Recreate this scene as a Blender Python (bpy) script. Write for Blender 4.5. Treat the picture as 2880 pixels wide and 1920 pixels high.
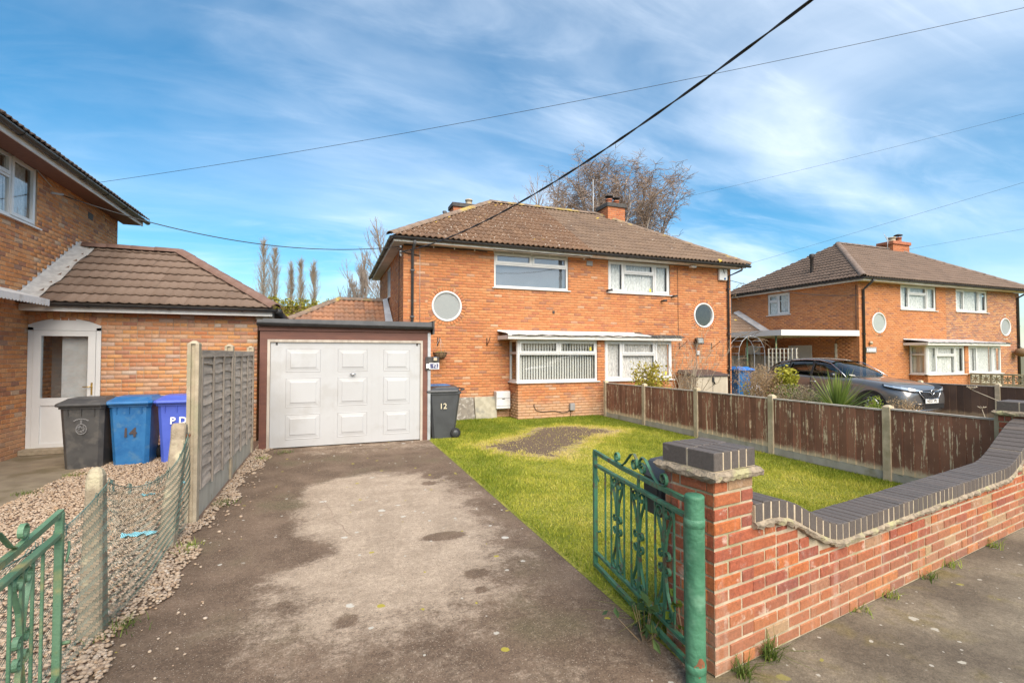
import bpy, bmesh, math, random
import numpy as np
from math import sin, cos, pi, radians, sqrt, atan2, floor
from mathutils import Matrix, Vector

for o in list(bpy.data.objects):
    bpy.data.objects.remove(o)
S = bpy.context.scene
C = S.collection
random.seed(7)
RNG = np.random.default_rng(11)

# ------------------------------------------------------------------ camera
cam_d = bpy.data.cameras.new("camera")
cam_d.sensor_width = 36.0
cam_d.lens = 36.0 * 1357.0 / 2880.0
cam_d.clip_start = 0.05
cam_d.clip_end = 4000.0
cam = bpy.data.objects.new("camera", cam_d)
C.objects.link(cam)
cam.location = (0, 0, 1.734)
cam.rotation_euler = (radians(91.48), 0, radians(-20.6))
S.camera = cam

# ------------------------------------------------------------------ sky, sun, exposure
SUN_AZ, SUN_EL = radians(178), radians(43)      # bearing from +Y towards +X: behind the camera
W = bpy.data.worlds.new("World")
S.world = W
W.use_nodes = True
wt = W.node_tree
wt.nodes.clear()


def wn(t, **kw):
    n = wt.nodes.new(t)
    for k, v in kw.items():
        setattr(n, k, v)
    return n


def wl(a, b):
    wt.links.new(a, b)


def wmath(op, a, b=None, clamp=False):
    n = wn('ShaderNodeMath', operation=op, use_clamp=clamp)
    for i, x in enumerate((a, b)):
        if x is None:
            continue
        if isinstance(x, (int, float)):
            n.inputs[i].default_value = x
        else:
            wl(x, n.inputs[i])
    return n.outputs[0]


sky = wn('ShaderNodeTexSky', sky_type='NISHITA')
sky.sun_disc = False
sky.sun_elevation = SUN_EL
sky.sun_rotation = SUN_AZ
sky.air_density = 1.0
sky.dust_density = 0.6
sky.ozone_density = 2.2
tc = wn('ShaderNodeTexCoord')
sp = wn('ShaderNodeSeparateXYZ')
wl(tc.outputs['Generated'], sp.inputs[0])
zz = wmath('ADD', wmath('MAXIMUM', sp.outputs[2], 0.0), 0.16)
px = wmath('DIVIDE', sp.outputs[0], zz)
py = wmath('DIVIDE', sp.outputs[1], zz)
cb = wn('ShaderNodeCombineXYZ')
wl(px, cb.inputs[0])
wl(py, cb.inputs[1])


def cloud(scale, rot, sx, sy, lo, hi, detail=7, dist=0.5, off=(0, 0, 0), rough=0.6):
    m = wn('ShaderNodeMapping')
    m.inputs['Rotation'].default_value = (0, 0, rot)
    m.inputs['Scale'].default_value = (sx, sy, 1)
    m.inputs['Location'].default_value = off
    wl(cb.outputs[0], m.inputs[0])
    n = wn('ShaderNodeTexNoise')
    n.inputs['Scale'].default_value = scale
    n.inputs['Detail'].default_value = detail
    n.inputs['Roughness'].default_value = rough
    n.inputs['Distortion'].default_value = dist
    wl(m.outputs[0], n.inputs['Vector'])
    r = wn('ShaderNodeMapRange', interpolation_type='SMOOTHSTEP')
    r.inputs[1].default_value = lo
    r.inputs[2].default_value = hi
    wl(n.outputs[0], r.inputs[0])
    return r.outputs[0]


c1 = cloud(0.60, radians(25), 0.72, 1.10, 0.38, 0.74, off=(3.1, 1.7, 0), dist=0.55, rough=.52)
c2 = cloud(3.4, radians(20), 0.5, 1.5, 0.42, 0.80, off=(0.4, 5.2, 0), dist=0.9)
c3 = cloud(0.45, radians(40), 0.8, 1.2, 0.34, 0.66, detail=3, off=(8.3, 2.2, 0))
cov = wmath('ADD', wmath('MULTIPLY', c1, 0.74), wmath('MULTIPLY', c2, 0.18))
cov = wmath('MULTIPLY', cov, wmath('ADD', wmath('MULTIPLY', c3, 0.8), 0.35))
cov = wmath('ADD', cov, 0.04, clamp=True)
hsv = wn('ShaderNodeHueSaturation')
hsv.inputs['Hue'].default_value = 0.487
hsv.inputs['Saturation'].default_value = 1.46
wl(sky.outputs[0], hsv.inputs['Color'])
mix = wn('ShaderNodeMix', data_type='RGBA')
wl(cov, mix.inputs[0])
wl(hsv.outputs[0], mix.inputs[6])
mix.inputs[7].default_value = (7.6, 8.2, 9.0, 1)
bg = wn('ShaderNodeBackground')
bg.inputs['Strength'].default_value = 0.060
wl(mix.outputs[2], bg.inputs['Color'])
wo = wn('ShaderNodeOutputWorld')
wl(bg.outputs[0], wo.inputs[0])

sun_d = bpy.data.lights.new("sun", 'SUN')
sun_d.energy = 2.3
sun_d.angle = radians(60)
sun_d.color = (1.0, 0.88, 0.72)
sun = bpy.data.objects.new("sun", sun_d)
C.objects.link(sun)
sdir = Vector((sin(SUN_AZ) * cos(SUN_EL), cos(SUN_AZ) * cos(SUN_EL), sin(SUN_EL)))
sun.rotation_euler = (-sdir).to_track_quat('-Z', 'Y').to_euler()
sun.location = sdir * 60

S.render.engine = 'CYCLES'
S.view_settings.view_transform = 'Standard'
S.view_settings.look = 'None'
S.view_settings.exposure = 1.56
S.view_settings.gamma = 1.0
S.view_settings.use_curve_mapping = False
S.cycles.max_bounces = 6
S.cycles.transparent_max_bounces = 12
S.cycles.caustics_reflective = False
S.cycles.caustics_refractive = False
# ------------------------------------------------------------------ materials
M = {}


def nodes(name):
    m = bpy.data.materials.new(name)
    m.use_nodes = True
    nt = m.node_tree
    b = nt.nodes['Principled BSDF']
    M[name] = m
    return m, nt, b


def mk(nt, t, ins=None, **kw):
    n = nt.nodes.new(t)
    for k, v in kw.items():
        setattr(n, k, v)
    for k, v in (ins or {}).items():
        if hasattr(v, 'is_output'):
            nt.links.new(v, n.inputs[k])
        else:
            n.inputs[k].default_value = v
    return n


def c4(c):
    return (c[0], c[1], c[2], 1)


def noise(nt, scale, detail=5, vec=None, rough=0.55, dist=0.0, stretch=None):
    if vec is None:
        vec = mk(nt, 'ShaderNodeNewGeometry').outputs['Position']
    if stretch:
        vec = mk(nt, 'ShaderNodeMapping', {0: vec, 'Scale': stretch}).outputs[0]
    return mk(nt, 'ShaderNodeTexNoise', {'Vector': vec, 'Scale': scale, 'Detail': detail, 'Roughness': rough, 'Distortion': dist}).outputs[0]


def mrange(nt, x, a, b, c=0.0, d=1.0, smooth=True):
    return mk(nt, 'ShaderNodeMapRange', {0: x, 1: a, 2: b, 3: c, 4: d}, interpolation_type='SMOOTHSTEP' if smooth else 'LINEAR').outputs[0]


def mathn(nt, op, a, b=0.0, clamp=False):
    return mk(nt, 'ShaderNodeMath', {0: a, 1: b}, operation=op, use_clamp=clamp).outputs[0]


def mixc(nt, f, a, b, blend='MIX'):
    n = mk(nt, 'ShaderNodeMix', data_type='RGBA', blend_type=blend)
    for i, v in ((0, f), (6, a), (7, b)):
        if hasattr(v, 'is_output'):
            nt.links.new(v, n.inputs[i])
        else:
            n.inputs[i].default_value = v if i == 0 else c4(v)
    return n.outputs[2]


def ramp(nt, fac, stops, interp='LINEAR'):
    n = mk(nt, 'ShaderNodeValToRGB', {0: fac})
    cr = n.color_ramp
    cr.interpolation = interp
    while len(cr.elements) < len(stops):
        cr.elements.new(0.5)
    for e, (p, c) in zip(cr.elements, stops):
        e.position = p
        e.color = c4(c)
    return n.outputs[0]


def bumpn(nt, b, h, strength=0.4, dist=0.01):
    bn = mk(nt, 'ShaderNodeBump', {'Strength': strength, 'Distance': dist, 'Height': h})
    nt.links.new(bn.outputs[0], b.inputs['Normal'])


def pm(name, a, b2=None, scale=6.0, rough=0.7, metal=0.0, bump=0.0, bscale=None, lo=0.35, hi=0.65, detail=6, stretch=None, spec=0.5, vary=0.0, c3=None, s3=1.0, coat=0.0):
    """two (or three) colours mixed by noise, fine relief, some shade from one object to the next"""
    m, nt, b = nodes(name)
    col = None
    if b2 is not None:
        f = mrange(nt, noise(nt, scale, detail, stretch=stretch), lo, hi)
        col = mixc(nt, f, a, b2)
        if c3 is not None:
            f3 = mrange(nt, noise(nt, s3, 6), 0.52, 0.68)
            col = mixc(nt, f3, col, c3)
    if vary:
        r = mk(nt, 'ShaderNodeObjectInfo').outputs['Random']
        v = mathn(nt, 'ADD', mathn(nt, 'MULTIPLY', r, vary), 1 - vary / 2)
        src = col if col is not None else mk(nt, 'ShaderNodeRGB').outputs[0]
        if col is None:
            src.default_value = c4(a)
        h = mk(nt, 'ShaderNodeHueSaturation', {'Color': src, 'Value': v})
        col = h.outputs[0]
    if col is None:
        b.inputs['Base Color'].default_value = c4(a)
    else:
        nt.links.new(col, b.inputs['Base Color'])
    b.inputs['Roughness'].default_value = rough
    b.inputs['Metallic'].default_value = metal
    b.inputs['Specular IOR Level'].default_value = spec
    b.inputs['Coat Weight'].default_value = coat
    if bump:
        bumpn(nt, b, noise(nt, bscale or scale * 4, 6, stretch=stretch), bump)
    return m


def piece_mat(name, stops, src, grain=(0.72, 1.18), gscale=30, bump=0.35, rough=0.85, blotch=None, speck=None, streak=None, damp=None):
    """bricks and tiles: one colour out of a range for each piece; src 'object' or 'tint' (face attribute)"""
    m, nt, b = nodes(name)
    if src == 'object':
        t = mk(nt, 'ShaderNodeObjectInfo').outputs['Random']
    else:
        t = mk(nt, 'ShaderNodeAttribute', attribute_name='tint').outputs['Fac']
    col = ramp(nt, t, stops)
    g = noise(nt, gscale, 7, rough=0.7)
    gv = mrange(nt, g, 0.25, 0.75, grain[0], grain[1], False)
    col = mixc(nt, 1.0, col, mk(nt, 'ShaderNodeCombineColor', {0: gv, 1: gv, 2: gv}).outputs[0], 'MULTIPLY')
    for bl in (blotch or []):
        c, sc, lo, hi, amt = bl
        f = mathn(nt, 'MULTIPLY', mrange(nt, noise(nt, sc, 6, rough=0.65, dist=0.4), lo, hi), amt)
        col = mixc(nt, f, col, c)
    if streak:
        f = mathn(nt, 'MULTIPLY', mrange(nt, noise(nt, streak[1], 6, rough=.6, stretch=(1, 1, .16)), .55, .78), streak[2])
        col = mixc(nt, f, col, streak[0])
    if damp:
        zp = mk(nt, 'ShaderNodeSeparateXYZ', {0: mk(nt, 'ShaderNodeNewGeometry').outputs['Position']}).outputs[2]
        zz_ = mathn(nt, 'SUBTRACT', zp, mathn(nt, 'MULTIPLY', noise(nt, 1.7, 6), damp[1]))
        col = mixc(nt, mathn(nt, 'MULTIPLY', mrange(nt, zz_, .15, -.25), damp[2]), col, damp[0])
    for spk in (speck or []):
        c, sc, rad, amt = spk
        pos = mk(nt, 'ShaderNodeNewGeometry').outputs['Position']
        wob = mk(nt, 'ShaderNodeTexNoise', {'Vector': pos, 'Scale': sc * 2.5, 'Detail': 3}).outputs['Color']
        pv = mk(nt, 'ShaderNodeVectorMath', {0: pos, 1: mk(nt, 'ShaderNodeVectorMath', {0: wob, 'Scale': 0.25 / sc}, operation='SCALE').outputs[0]}, operation='ADD').outputs[0]
        v = mk(nt, 'ShaderNodeTexVoronoi', {'Vector': pv, 'Scale': sc})
        pick = mrange(nt, mk(nt, 'ShaderNodeSeparateColor', {0: v.outputs['Color']}).outputs[0], 1 - amt - 0.02, 1 - amt)
        dot = mrange(nt, v.outputs['Distance'], rad, rad * 0.7)
        col = mixc(nt, mathn(nt, 'MULTIPLY', pick, dot), col, c)
    nt.links.new(col, b.inputs['Base Color'])
    b.inputs['Roughness'].default_value = rough
    b.inputs['Specular IOR Level'].default_value = 0.3
    bumpn(nt, b, g, bump, 0.006)
    return m


def pair(name, *a, **k):
    piece_mat(name, *a, src='object', **k)
    piece_mat(name + '_many', *a, src='tint', **k)


# ------------------------------------------------------------------ objects
def tag(o, label, cat, group=None):
    o['label'] = label
    o['category'] = cat
    if group:
        o['group'] = group
    return o


def thing(name, label, cat, loc=(0, 0, 0), rz=0.0, group=None):
    o = bpy.data.objects.new(name, None)
    o.empty_display_size = 0.2
    C.objects.link(o)
    o.location = loc
    o.rotation_euler = (0, 0, rz)
    return tag(o, label, cat, group)


def root_of(o):
    while o.parent is not None:
        o = o.parent
    return o


def mesh_np(name, v, f, mat, parent=None, tint=None, smooth=False, local=False):
    """v (n,3) float array, f (m,k) int array (same k)"""
    v = np.asarray(v, dtype=np.float32).copy()
    f = np.asarray(f, dtype=np.int32)
    if parent is not None and not local:
        v -= np.array(root_of(parent).location, dtype=np.float32)
    me = bpy.data.meshes.new(name)
    k = f.shape[1]
    me.vertices.add(len(v))
    me.vertices.foreach_set('co', v.ravel())
    me.loops.add(f.size)
    me.loops.foreach_set('vertex_index', f.ravel())
    me.polygons.add(len(f))
    me.polygons.foreach_set('loop_start', np.arange(0, f.size, k, dtype=np.int32))
    me.polygons.foreach_set('loop_total', np.full(len(f), k, dtype=np.int32))
    if smooth:
        me.polygons.foreach_set('use_smooth', np.ones(len(f), dtype=bool))
    me.update(calc_edges=True)
    if tint is not None:
        a = me.attributes.new('tint', 'FLOAT', 'FACE')
        a.data.foreach_set('value', np.asarray(tint, dtype=np.float32))
    me.materials.append(M[mat] if isinstance(mat, str) else mat)
    o = bpy.data.objects.new(name, me)
    C.objects.link(o)
    if parent is not None:
        o.parent = parent
    return o


class MB:
    def __init__(s):
        s.v = []
        s.f = []
        s.sm = []

    def add(s, vs, fs, smooth=False):
        n = len(s.v)
        s.v += [tuple(p) for p in vs]
        s.f += [tuple(i + n for i in q) for q in fs]
        s.sm += [smooth] * len(fs)
        return s

    def box(s, x0, x1, y0, y1, z0, z1):
        return s.add([(x0, y0, z0), (x1, y0, z0), (x1, y1, z0), (x0, y1, z0), (x0, y0, z1), (x1, y0, z1), (x1, y1, z1), (x0, y1, z1)],
                     [(0, 3, 2, 1), (4, 5, 6, 7), (0, 1, 5, 4), (1, 2, 6, 5), (2, 3, 7, 6), (3, 0, 4, 7)])

    def hexa(s, p):
        """8 points: bottom ring, top ring"""
        return s.add(p, [(0, 3, 2, 1), (4, 5, 6, 7), (0, 1, 5, 4), (1, 2, 6, 5), (2, 3, 7, 6), (3, 0, 4, 7)])

    def tube(s, pts, r, n=6, cap=True, smooth=True):
        pts = [Vector(p) for p in pts]
        rs = r if isinstance(r, (list, tuple)) else [r] * len(pts)
        rings = []
        up = None
        for i, p in enumerate(pts):
            d = (pts[min(i + 1, len(pts) - 1)] - pts[max(i - 1, 0)])
            d = d.normalized() if d.length > 1e-9 else Vector((0, 0, 1))
            if up is None:
                a = Vector((0, 0, 1)) if abs(d.z) < 0.9 else Vector((1, 0, 0))
                up = d.cross(a).normalized()
            else:
                up = (up - d * up.dot(d))
                up = up.normalized() if up.length > 1e-6 else d.orthogonal().normalized()
            w = d.cross(up)
            rings.append([p + (up * cos(2 * pi * k / n) + w * sin(2 * pi * k / n)) * rs[i] for k in range(n)])
        vs = [q for ring in rings for q in ring]
        fs = []
        for i in range(len(pts) - 1):
            for k in range(n):
                a, b = i * n + k, i * n + (k + 1) % n
                fs.append((a, b, b + n, a + n))
        base = len(s.v)
        s.add(vs, fs, smooth)
        if cap:
            s.f += [tuple(base + k for k in range(n))[::-1], tuple(base + (len(pts) - 1) * n + k for k in range(n))]
            s.sm += [False, False]
        return s

    def strip(s, pts, half, th, normal):
        """flat bar: path pts, width along 'normal', thickness th in the path's plane"""
        pts = [Vector(p) for p in pts]
        nn = Vector(normal).normalized()
        vs = []
        for i, p in enumerate(pts):
            d = (pts[min(i + 1, len(pts) - 1)] - pts[max(i - 1, 0)]).normalized()
            w = d.cross(nn).normalized() * th
            vs += [p - nn * half - w, p + nn * half - w, p + nn * half + w, p - nn * half + w]
        fs = []
        for i in range(len(pts) - 1):
            a = i * 4
            for k in range(4):
                b = a + (k + 1) % 4
                fs.append((a + k, b, b + 4, a + k + 4))
        e = (len(pts) - 1) * 4
        fs += [(3, 2, 1, 0), (e, e + 1, e + 2, e + 3)]
        return s.add(vs, fs)

    def prism(s, poly, z0, z1):
        n = len(poly)
        vs = [(x, y, z0) for x, y in poly] + [(x, y, z1) for x, y in poly]
        fs = [tuple(range(n))[::-1], tuple(range(n, 2 * n))] + [(i, (i + 1) % n, n + (i + 1) % n, n + i) for i in range(n)]
        return s.add(vs, fs)

    def lathe(s, prof, n=16, origin=(0, 0, 0), axis='z', smooth=True):
        vs = []
        for (r, h) in prof:
            for k in range(n):
                a = 2 * pi * k / n
                if axis == 'z':
                    q = (r * cos(a), r * sin(a), h)
                elif axis == 'x':
                    q = (h, r * cos(a), r * sin(a))
                else:
                    q = (r * cos(a), h, r * sin(a))
                vs.append(tuple(q[i] + origin[i] for i in range(3)))
        fs = [(i * n + k, i * n + (k + 1) % n, (i + 1) * n + (k + 1) % n, (i + 1) * n + k) for i in range(len(prof) - 1) for k in range(n)]
        return s.add(vs, fs, smooth)

    def build(s, name, mat, parent=None, local=False, bevel=0.0):
        off = Vector((0, 0, 0)) if (parent is None or local) else root_of(parent).location
        me = bpy.data.meshes.new(name)
        me.from_pydata([(a - off[0], b - off[1], c - off[2]) for a, b, c in s.v], [], s.f)
        me.polygons.foreach_set('use_smooth', s.sm)
        if bevel:
            bm = bmesh.new()
            bm.from_mesh(me)
            bmesh.ops.remove_doubles(bm, verts=bm.verts, dist=1e-6)
            bmesh.ops.recalc_face_normals(bm, faces=bm.faces)
            bmesh.ops.bevel(bm, geom=[e for e in bm.edges if e.is_manifold and e.calc_face_angle(0) > 0.5], offset=bevel, segments=1, affect='EDGES', clamp_overlap=True)
            bm.to_mesh(me)
            bm.free()
        else:
            bm = bmesh.new()
            bm.from_mesh(me)
            bmesh.ops.recalc_face_normals(bm, faces=bm.faces)
            bm.to_mesh(me)
            bm.free()
        me.update()
        me.materials.append(M[mat] if isinstance(mat, str) else mat)
        o = bpy.data.objects.new(name, me)
        C.objects.link(o)
        if parent is not None:
            o.parent = parent
        return o


class Fr:
    """wall frame: u along the wall (seen from outside, left to right), n outwards, z up"""

    def __init__(s, O, ang):
        s.O = Vector(O)
        s.a = ang
        s.u = Vector((cos(ang), sin(ang), 0))
        s.n = Vector((sin(ang), -cos(ang), 0))

    def p(s, u, n, z):
        return s.O + s.u * u + s.n * n + Vector((0, 0, z))

    def box(s, mb, u0, u1, n0, n1, z0, z1):
        return mb.hexa([s.p(u0, n1, z0), s.p(u1, n1, z0), s.p(u1, n0, z0), s.p(u0, n0, z0), s.p(u0, n1, z1), s.p(u1, n1, z1), s.p(u1, n0, z1), s.p(u0, n0, z1)])


def text(name, s, size, mat, parent, mtx, extrude=0.002, bold=0.0, local=True, sx=1.0):
    cu = bpy.data.curves.new(name, 'FONT')
    cu.body = s
    cu.size = size
    cu.extrude = extrude
    cu.offset = bold
    cu.align_x = 'CENTER'
    cu.align_y = 'CENTER'
    cu.resolution_u = 3
    t = bpy.data.objects.new(name + '_tmp', cu)
    C.objects.link(t)
    me = bpy.data.meshes.new_from_object(t)
    bpy.data.objects.remove(t)
    me.name = name
    me.materials.append(M[mat])
    o = bpy.data.objects.new(name, me)
    C.objects.link(o)
    o.parent = parent
    o.matrix_local = mtx @ Matrix.Diagonal((sx, 1, 1, 1))
    return o


def copy_tree(o, parent=None):
    c = o.copy()
    C.objects.link(c)
    c.parent = parent
    for ch in o.children:
        copy_tree(ch, c)
    return c


# ------------------------------------------------------------------ bricks and tiles, piece by piece
CAM = np.array((0, 0, 1.734))
YAW = radians(20.6)
FWD = np.array((sin(YAW), cos(YAW), 0.026))
RGT = np.array((cos(YAW), -sin(YAW), 0.0))


def shown(p):
    v = np.asarray(p, dtype=float) - CAM
    d = v @ FWD
    if d < 0.3:
        return 0.0
    x, y = (v @ RGT) / d, v[2] / d
    if abs(x) > 1.08 or y > 0.76 or y < -0.70:
        return 0.001 / d
    return 1.0 / d


def unit_brick(mat):
    i, j, k = 0.016, 0.07, 0.10
    vs = []
    for (y, dx, dz) in ((1, 0, 0), (k, 0, 0), (0, i, j)):
        vs += [(-.5 + dx, y, -.5 + dz), (.5 - dx, y, -.5 + dz), (.5 - dx, y, .5 - dz), (-.5 + dx, y, .5 - dz)]
    fs = [(8, 9, 10, 11)]
    for r in (0, 4):
        for q in range(4):
            fs.append((r + q, r + (q + 1) % 4, r + 4 + (q + 1) % 4, r + 4 + q))
    return np.array(vs), np.array(fs)


BV, BF = unit_brick(None)
_shared = {}


def shared_mesh(key, v, f, mat, smooth=False):
    k = (key, mat)
    if k not in _shared:
        me = bpy.data.meshes.new(key)
        me.from_pydata([tuple(p) for p in v], [], [tuple(q) for q in f])
        if smooth:
            me.polygons.foreach_set('use_smooth', [True] * len(me.polygons))
        me.materials.append(M[mat])
        _shared[k] = me
    return _shared[k]


class Pieces:
    """collects alike pieces of one thing; the 300 that show largest become objects, the rest one mesh"""

    def __init__(s, root, name, v, f, rest, limit=300, smooth=False):
        s.root, s.name, s.v, s.f, s.rest, s.limit, s.smooth = root, name, np.asarray(v, float), f, rest, limit, smooth
        s.items = []
        s.odd = []

    def put(s, parent, mtx, mat, own=None):
        """mtx 4x4 in world space; own = (v, f) in world space for a cut piece"""
        s.items.append((parent, mtx, mat, own))

    def done(s):
        off = np.array(s.root.location)
        sc = [(-shown(np.array(it[1].translation)), i) for i, it in enumerate(s.items)]
        sc.sort()
        ind = set(i for _, i in sc[:s.limit])
        T = Matrix.Translation(-Vector(off))
        rest = {}
        for i, (parent, mtx, mat, own) in enumerate(s.items):
            if i in ind:
                if own is None:
                    me = shared_mesh(s.name, s.v, s.f, mat, s.smooth)
                    o = bpy.data.objects.new(s.name, me)
                    C.objects.link(o)
                    o.parent = parent
                    o.matrix_local = T @ mtx
                else:
                    mb = MB()
                    mb.add(own[0], own[1], s.smooth)
                    mb.build(s.name, mat, parent)
            else:
                rest.setdefault(mat, []).append((mtx, own))
        for mat, lst in rest.items():
            plain = [m for m, own in lst if own is None]
            odd = [own for m, own in lst if own is not None]
            if plain:
                A = np.array([np.array(m) for m in plain])
                vv = np.einsum('nij,kj->nki', A[:, :3, :3], s.v) + A[:, None, :3, 3]
                nv = len(s.v)
                F = np.asarray(s.f)
                ff = F[None] + (np.arange(len(plain)) * nv)[:, None, None]
                ti = np.repeat(RNG.random(len(plain)), len(F))
                o = mesh_np(s.rest, vv.reshape(-1, 3), ff.reshape(-1, F.shape[1]), mat + '_many', s.root, ti, s.smooth)
                o['kind'] = 'stuff'
            if odd:
                mb = MB()
                for v, f in odd:
                    mb.add(v, f, s.smooth)
                o = mb.build(s.rest, mat, s.root)
                o['kind'] = 'stuff'


def brick_mtx(fr, u, z, n, lu, lz, depth, tilt=0.0, roll=0.0):
    p = fr.p(u, n, z)
    R = Matrix.Rotation(fr.a + tilt, 4, 'Z') @ Matrix.Rotation(roll, 4, 'Y')
    return Matrix.Translation(p) @ R @ Matrix.Diagonal((lu, depth, lz, 1))


def brick_wall(pc, name, fr, W, H, mat, mortar, rects=(), circles=(), L=0.225, h=0.075, j=0.010, rec=0.007, top=None, z0=0.0, pmis=0.003, reveal=0.10, u0=0.0, ring=None, seed=0, header=None):
    """mortar sheet with openings + bricks in stretcher bond; rects (u0,u1,z0,z1); circles (u,z,r)"""
    rnd = random.Random(seed + 5)
    mb = MB()
    cuts_u = sorted(set([u0, W] + [x for r in rects for x in r[:2] if u0 < x < W] + [x for c in circles for x in (c[0] - c[2], c[0] + c[2])]))
    cuts_z = sorted(set([z0, H] + [x for r in rects for x in r[2:] if z0 < x < H] + [x for c in circles for x in (c[1] - c[2], c[1] + c[2])]))

    def q(a, b, c, d):
        mb.add([a, b, c, d], [(0, 1, 2, 3)])
    for a, b in zip(cuts_u, cuts_u[1:]):
        for c, d in zip(cuts_z, cuts_z[1:]):
            m, n = (a + b) / 2, (c + d) / 2
            if any(r[0] < m < r[1] and r[2] < n < r[3] for r in rects) or any(abs(m - k[0]) < k[2] and abs(n - k[1]) < k[2] for k in circles):
                continue
            if top is None:
                q(fr.p(a, -rec, c), fr.p(b, -rec, c), fr.p(b, -rec, d), fr.p(a, -rec, d))
            else:
                K = 24
                for i in range(K):
                    x, y = a + (b - a) * i / K, a + (b - a) * (i + 1) / K
                    q(fr.p(x, -rec, c), fr.p(y, -rec, c), fr.p(y, -rec, top(y)), fr.p(x, -rec, top(x)))
    for r in rects:
        a, b, c, d = max(r[0], u0), min(r[1], W), max(r[2], z0), min(r[3], H)
        q(fr.p(a, -rec, c), fr.p(a, -reveal, c), fr.p(a, -reveal, d), fr.p(a, -rec, d))
        q(fr.p(b, -rec, c), fr.p(b, -reveal, c), fr.p(b, -reveal, d), fr.p(b, -rec, d))
        q(fr.p(a, -rec, c), fr.p(b, -rec, c), fr.p(b, -reveal, c), fr.p(a, -reveal, c))
        q(fr.p(a, -rec, d), fr.p(b, -rec, d), fr.p(b, -reveal, d), fr.p(a, -reveal, d))
    for (cu, cz, r) in circles:
        n = 32
        for i in range(n):
            a0, a1 = 2 * pi * i / n, 2 * pi * (i + 1) / n

            def sq(a):
                m = max(abs(cos(a)), abs(sin(a)))
                return cu + r * cos(a) / m, cz + r * sin(a) / m
            s0, s1 = sq(a0), sq(a1)
            p0, p1 = (cu + r * cos(a0), cz + r * sin(a0)), (cu + r * cos(a1), cz + r * sin(a1))
            q(fr.p(p0[0], -rec, p0[1]), fr.p(s0[0], -rec, s0[1]), fr.p(s1[0], -rec, s1[1]), fr.p(p1[0], -rec, p1[1]))
            q(fr.p(p0[0], -rec, p0[1]), fr.p(p1[0], -rec, p1[1]), fr.p(p1[0], -reveal, p1[1]), fr.p(p0[0], -reveal, p0[1]))
    wall = mb.build(name, mortar, pc.root)
    course = 0
    z = z0
    while z < H - 0.02:
        za, zb = z + j / 2, min(z + h - j / 2, H - 0.001)
        zc = (za + zb) / 2
        block = [(r[0], r[1]) for r in rects if r[2] < zb - 0.01 and r[3] > za + 0.01]
        for (cu, cz, r) in circles:
            R = r + (0.118 if ring else 0.0)
            dz = max(0, abs(zc - cz) - h * 0.25)
            if dz < R:
                w = sqrt(R * R - dz * dz)
                block.append((cu - w, cu + w))
        block.sort()
        free = []
        x = u0
        for a, b in block:
            if a > x:
                free.append((x, min(a, W)))
            x = max(x, b)
        if x < W:
            free.append((x, W))
        for (a, b) in free:
            k = floor((a - (course % 2) * L / 2) / L)
            while True:
                ba, bb = k * L + (course % 2) * L / 2, (k + 1) * L + (course % 2) * L / 2
                k += 1
                if ba >= b:
                    break
                s0 = a if ba <= a else ba + j / 2
                s1 = b if bb >= b else bb - j / 2
                if s1 - s0 < 0.02:
                    continue
                parts = [(s0, s1)]
                if header and s1 - s0 > 0.18 and rnd.random() < header:
                    m = (s0 + s1) / 2
                    parts = [(s0, m - j / 2), (m + j / 2, s1)]
                for (e0, e1) in parts:
                    uc = (e0 + e1) / 2
                    ztop = zb
                    if top is not None:
                        tt = min(top(e0), top(e1))
                        if tt < za + 0.02:
                            continue
                        ztop = min(zb, tt)
                    pc.put(wall, brick_mtx(fr, uc, (za + ztop) / 2 + rnd.uniform(-.0012, .0012), rnd.uniform(-pmis, pmis), e1 - e0 - rnd.uniform(0, .003), ztop - za - rnd.uniform(0, .003), 0.05, rnd.uniform(-.006, .006), rnd.uniform(-.006, .006)), mat)
        z += h
        course += 1
    if ring:
        for (cu, cz, r) in circles:
            n = int(2 * pi * (r + 0.055) / 0.078)
            for i in range(n):
                a = 2 * pi * (i + 0.5) / n
                rr = r + 0.06
                p = fr.p(cu + rr * cos(a), rnd.uniform(-.002, .003), cz + rr * sin(a))
                Rm = Matrix.Rotation(fr.a, 4, 'Z') @ Matrix.Rotation(-(a - pi / 2), 4, 'Y')
                pc.put(wall, Matrix.Translation(p) @ Rm @ Matrix.Diagonal((0.066, 0.05, 0.108, 1)), ring)
    return wall


def tile_mesh(w, L, amp, thick=0.022, n=9, rise=0.03, waves=2, flat=0.0):
    """interlocking roof tile: x across, y up the slope, z off the roof; lower edge lifted on the course below"""
    xs = [w * (i / (n - 1) - 0.5) for i in range(n)]

    def prof(x):
        t = (x / w + 0.5) * waves * 2 * pi
        c = 0.5 - 0.5 * cos(t)
        return amp * (c ** (1 + flat))
    v, f = [], []
    for (y, zb) in ((0, rise), (L, 0.0)):
        for x in xs:
            v.append((x, y, zb + prof(x)))
    for x in xs:
        v.append((x, 0.004, rise + prof(x) - thick))
    for i in range(n - 1):
        f.append((i, i + 1, n + i + 1, n + i))
        f.append((2 * n + i, 2 * n + i + 1, i + 1, i))
    return np.array(v), np.array(f)


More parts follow.
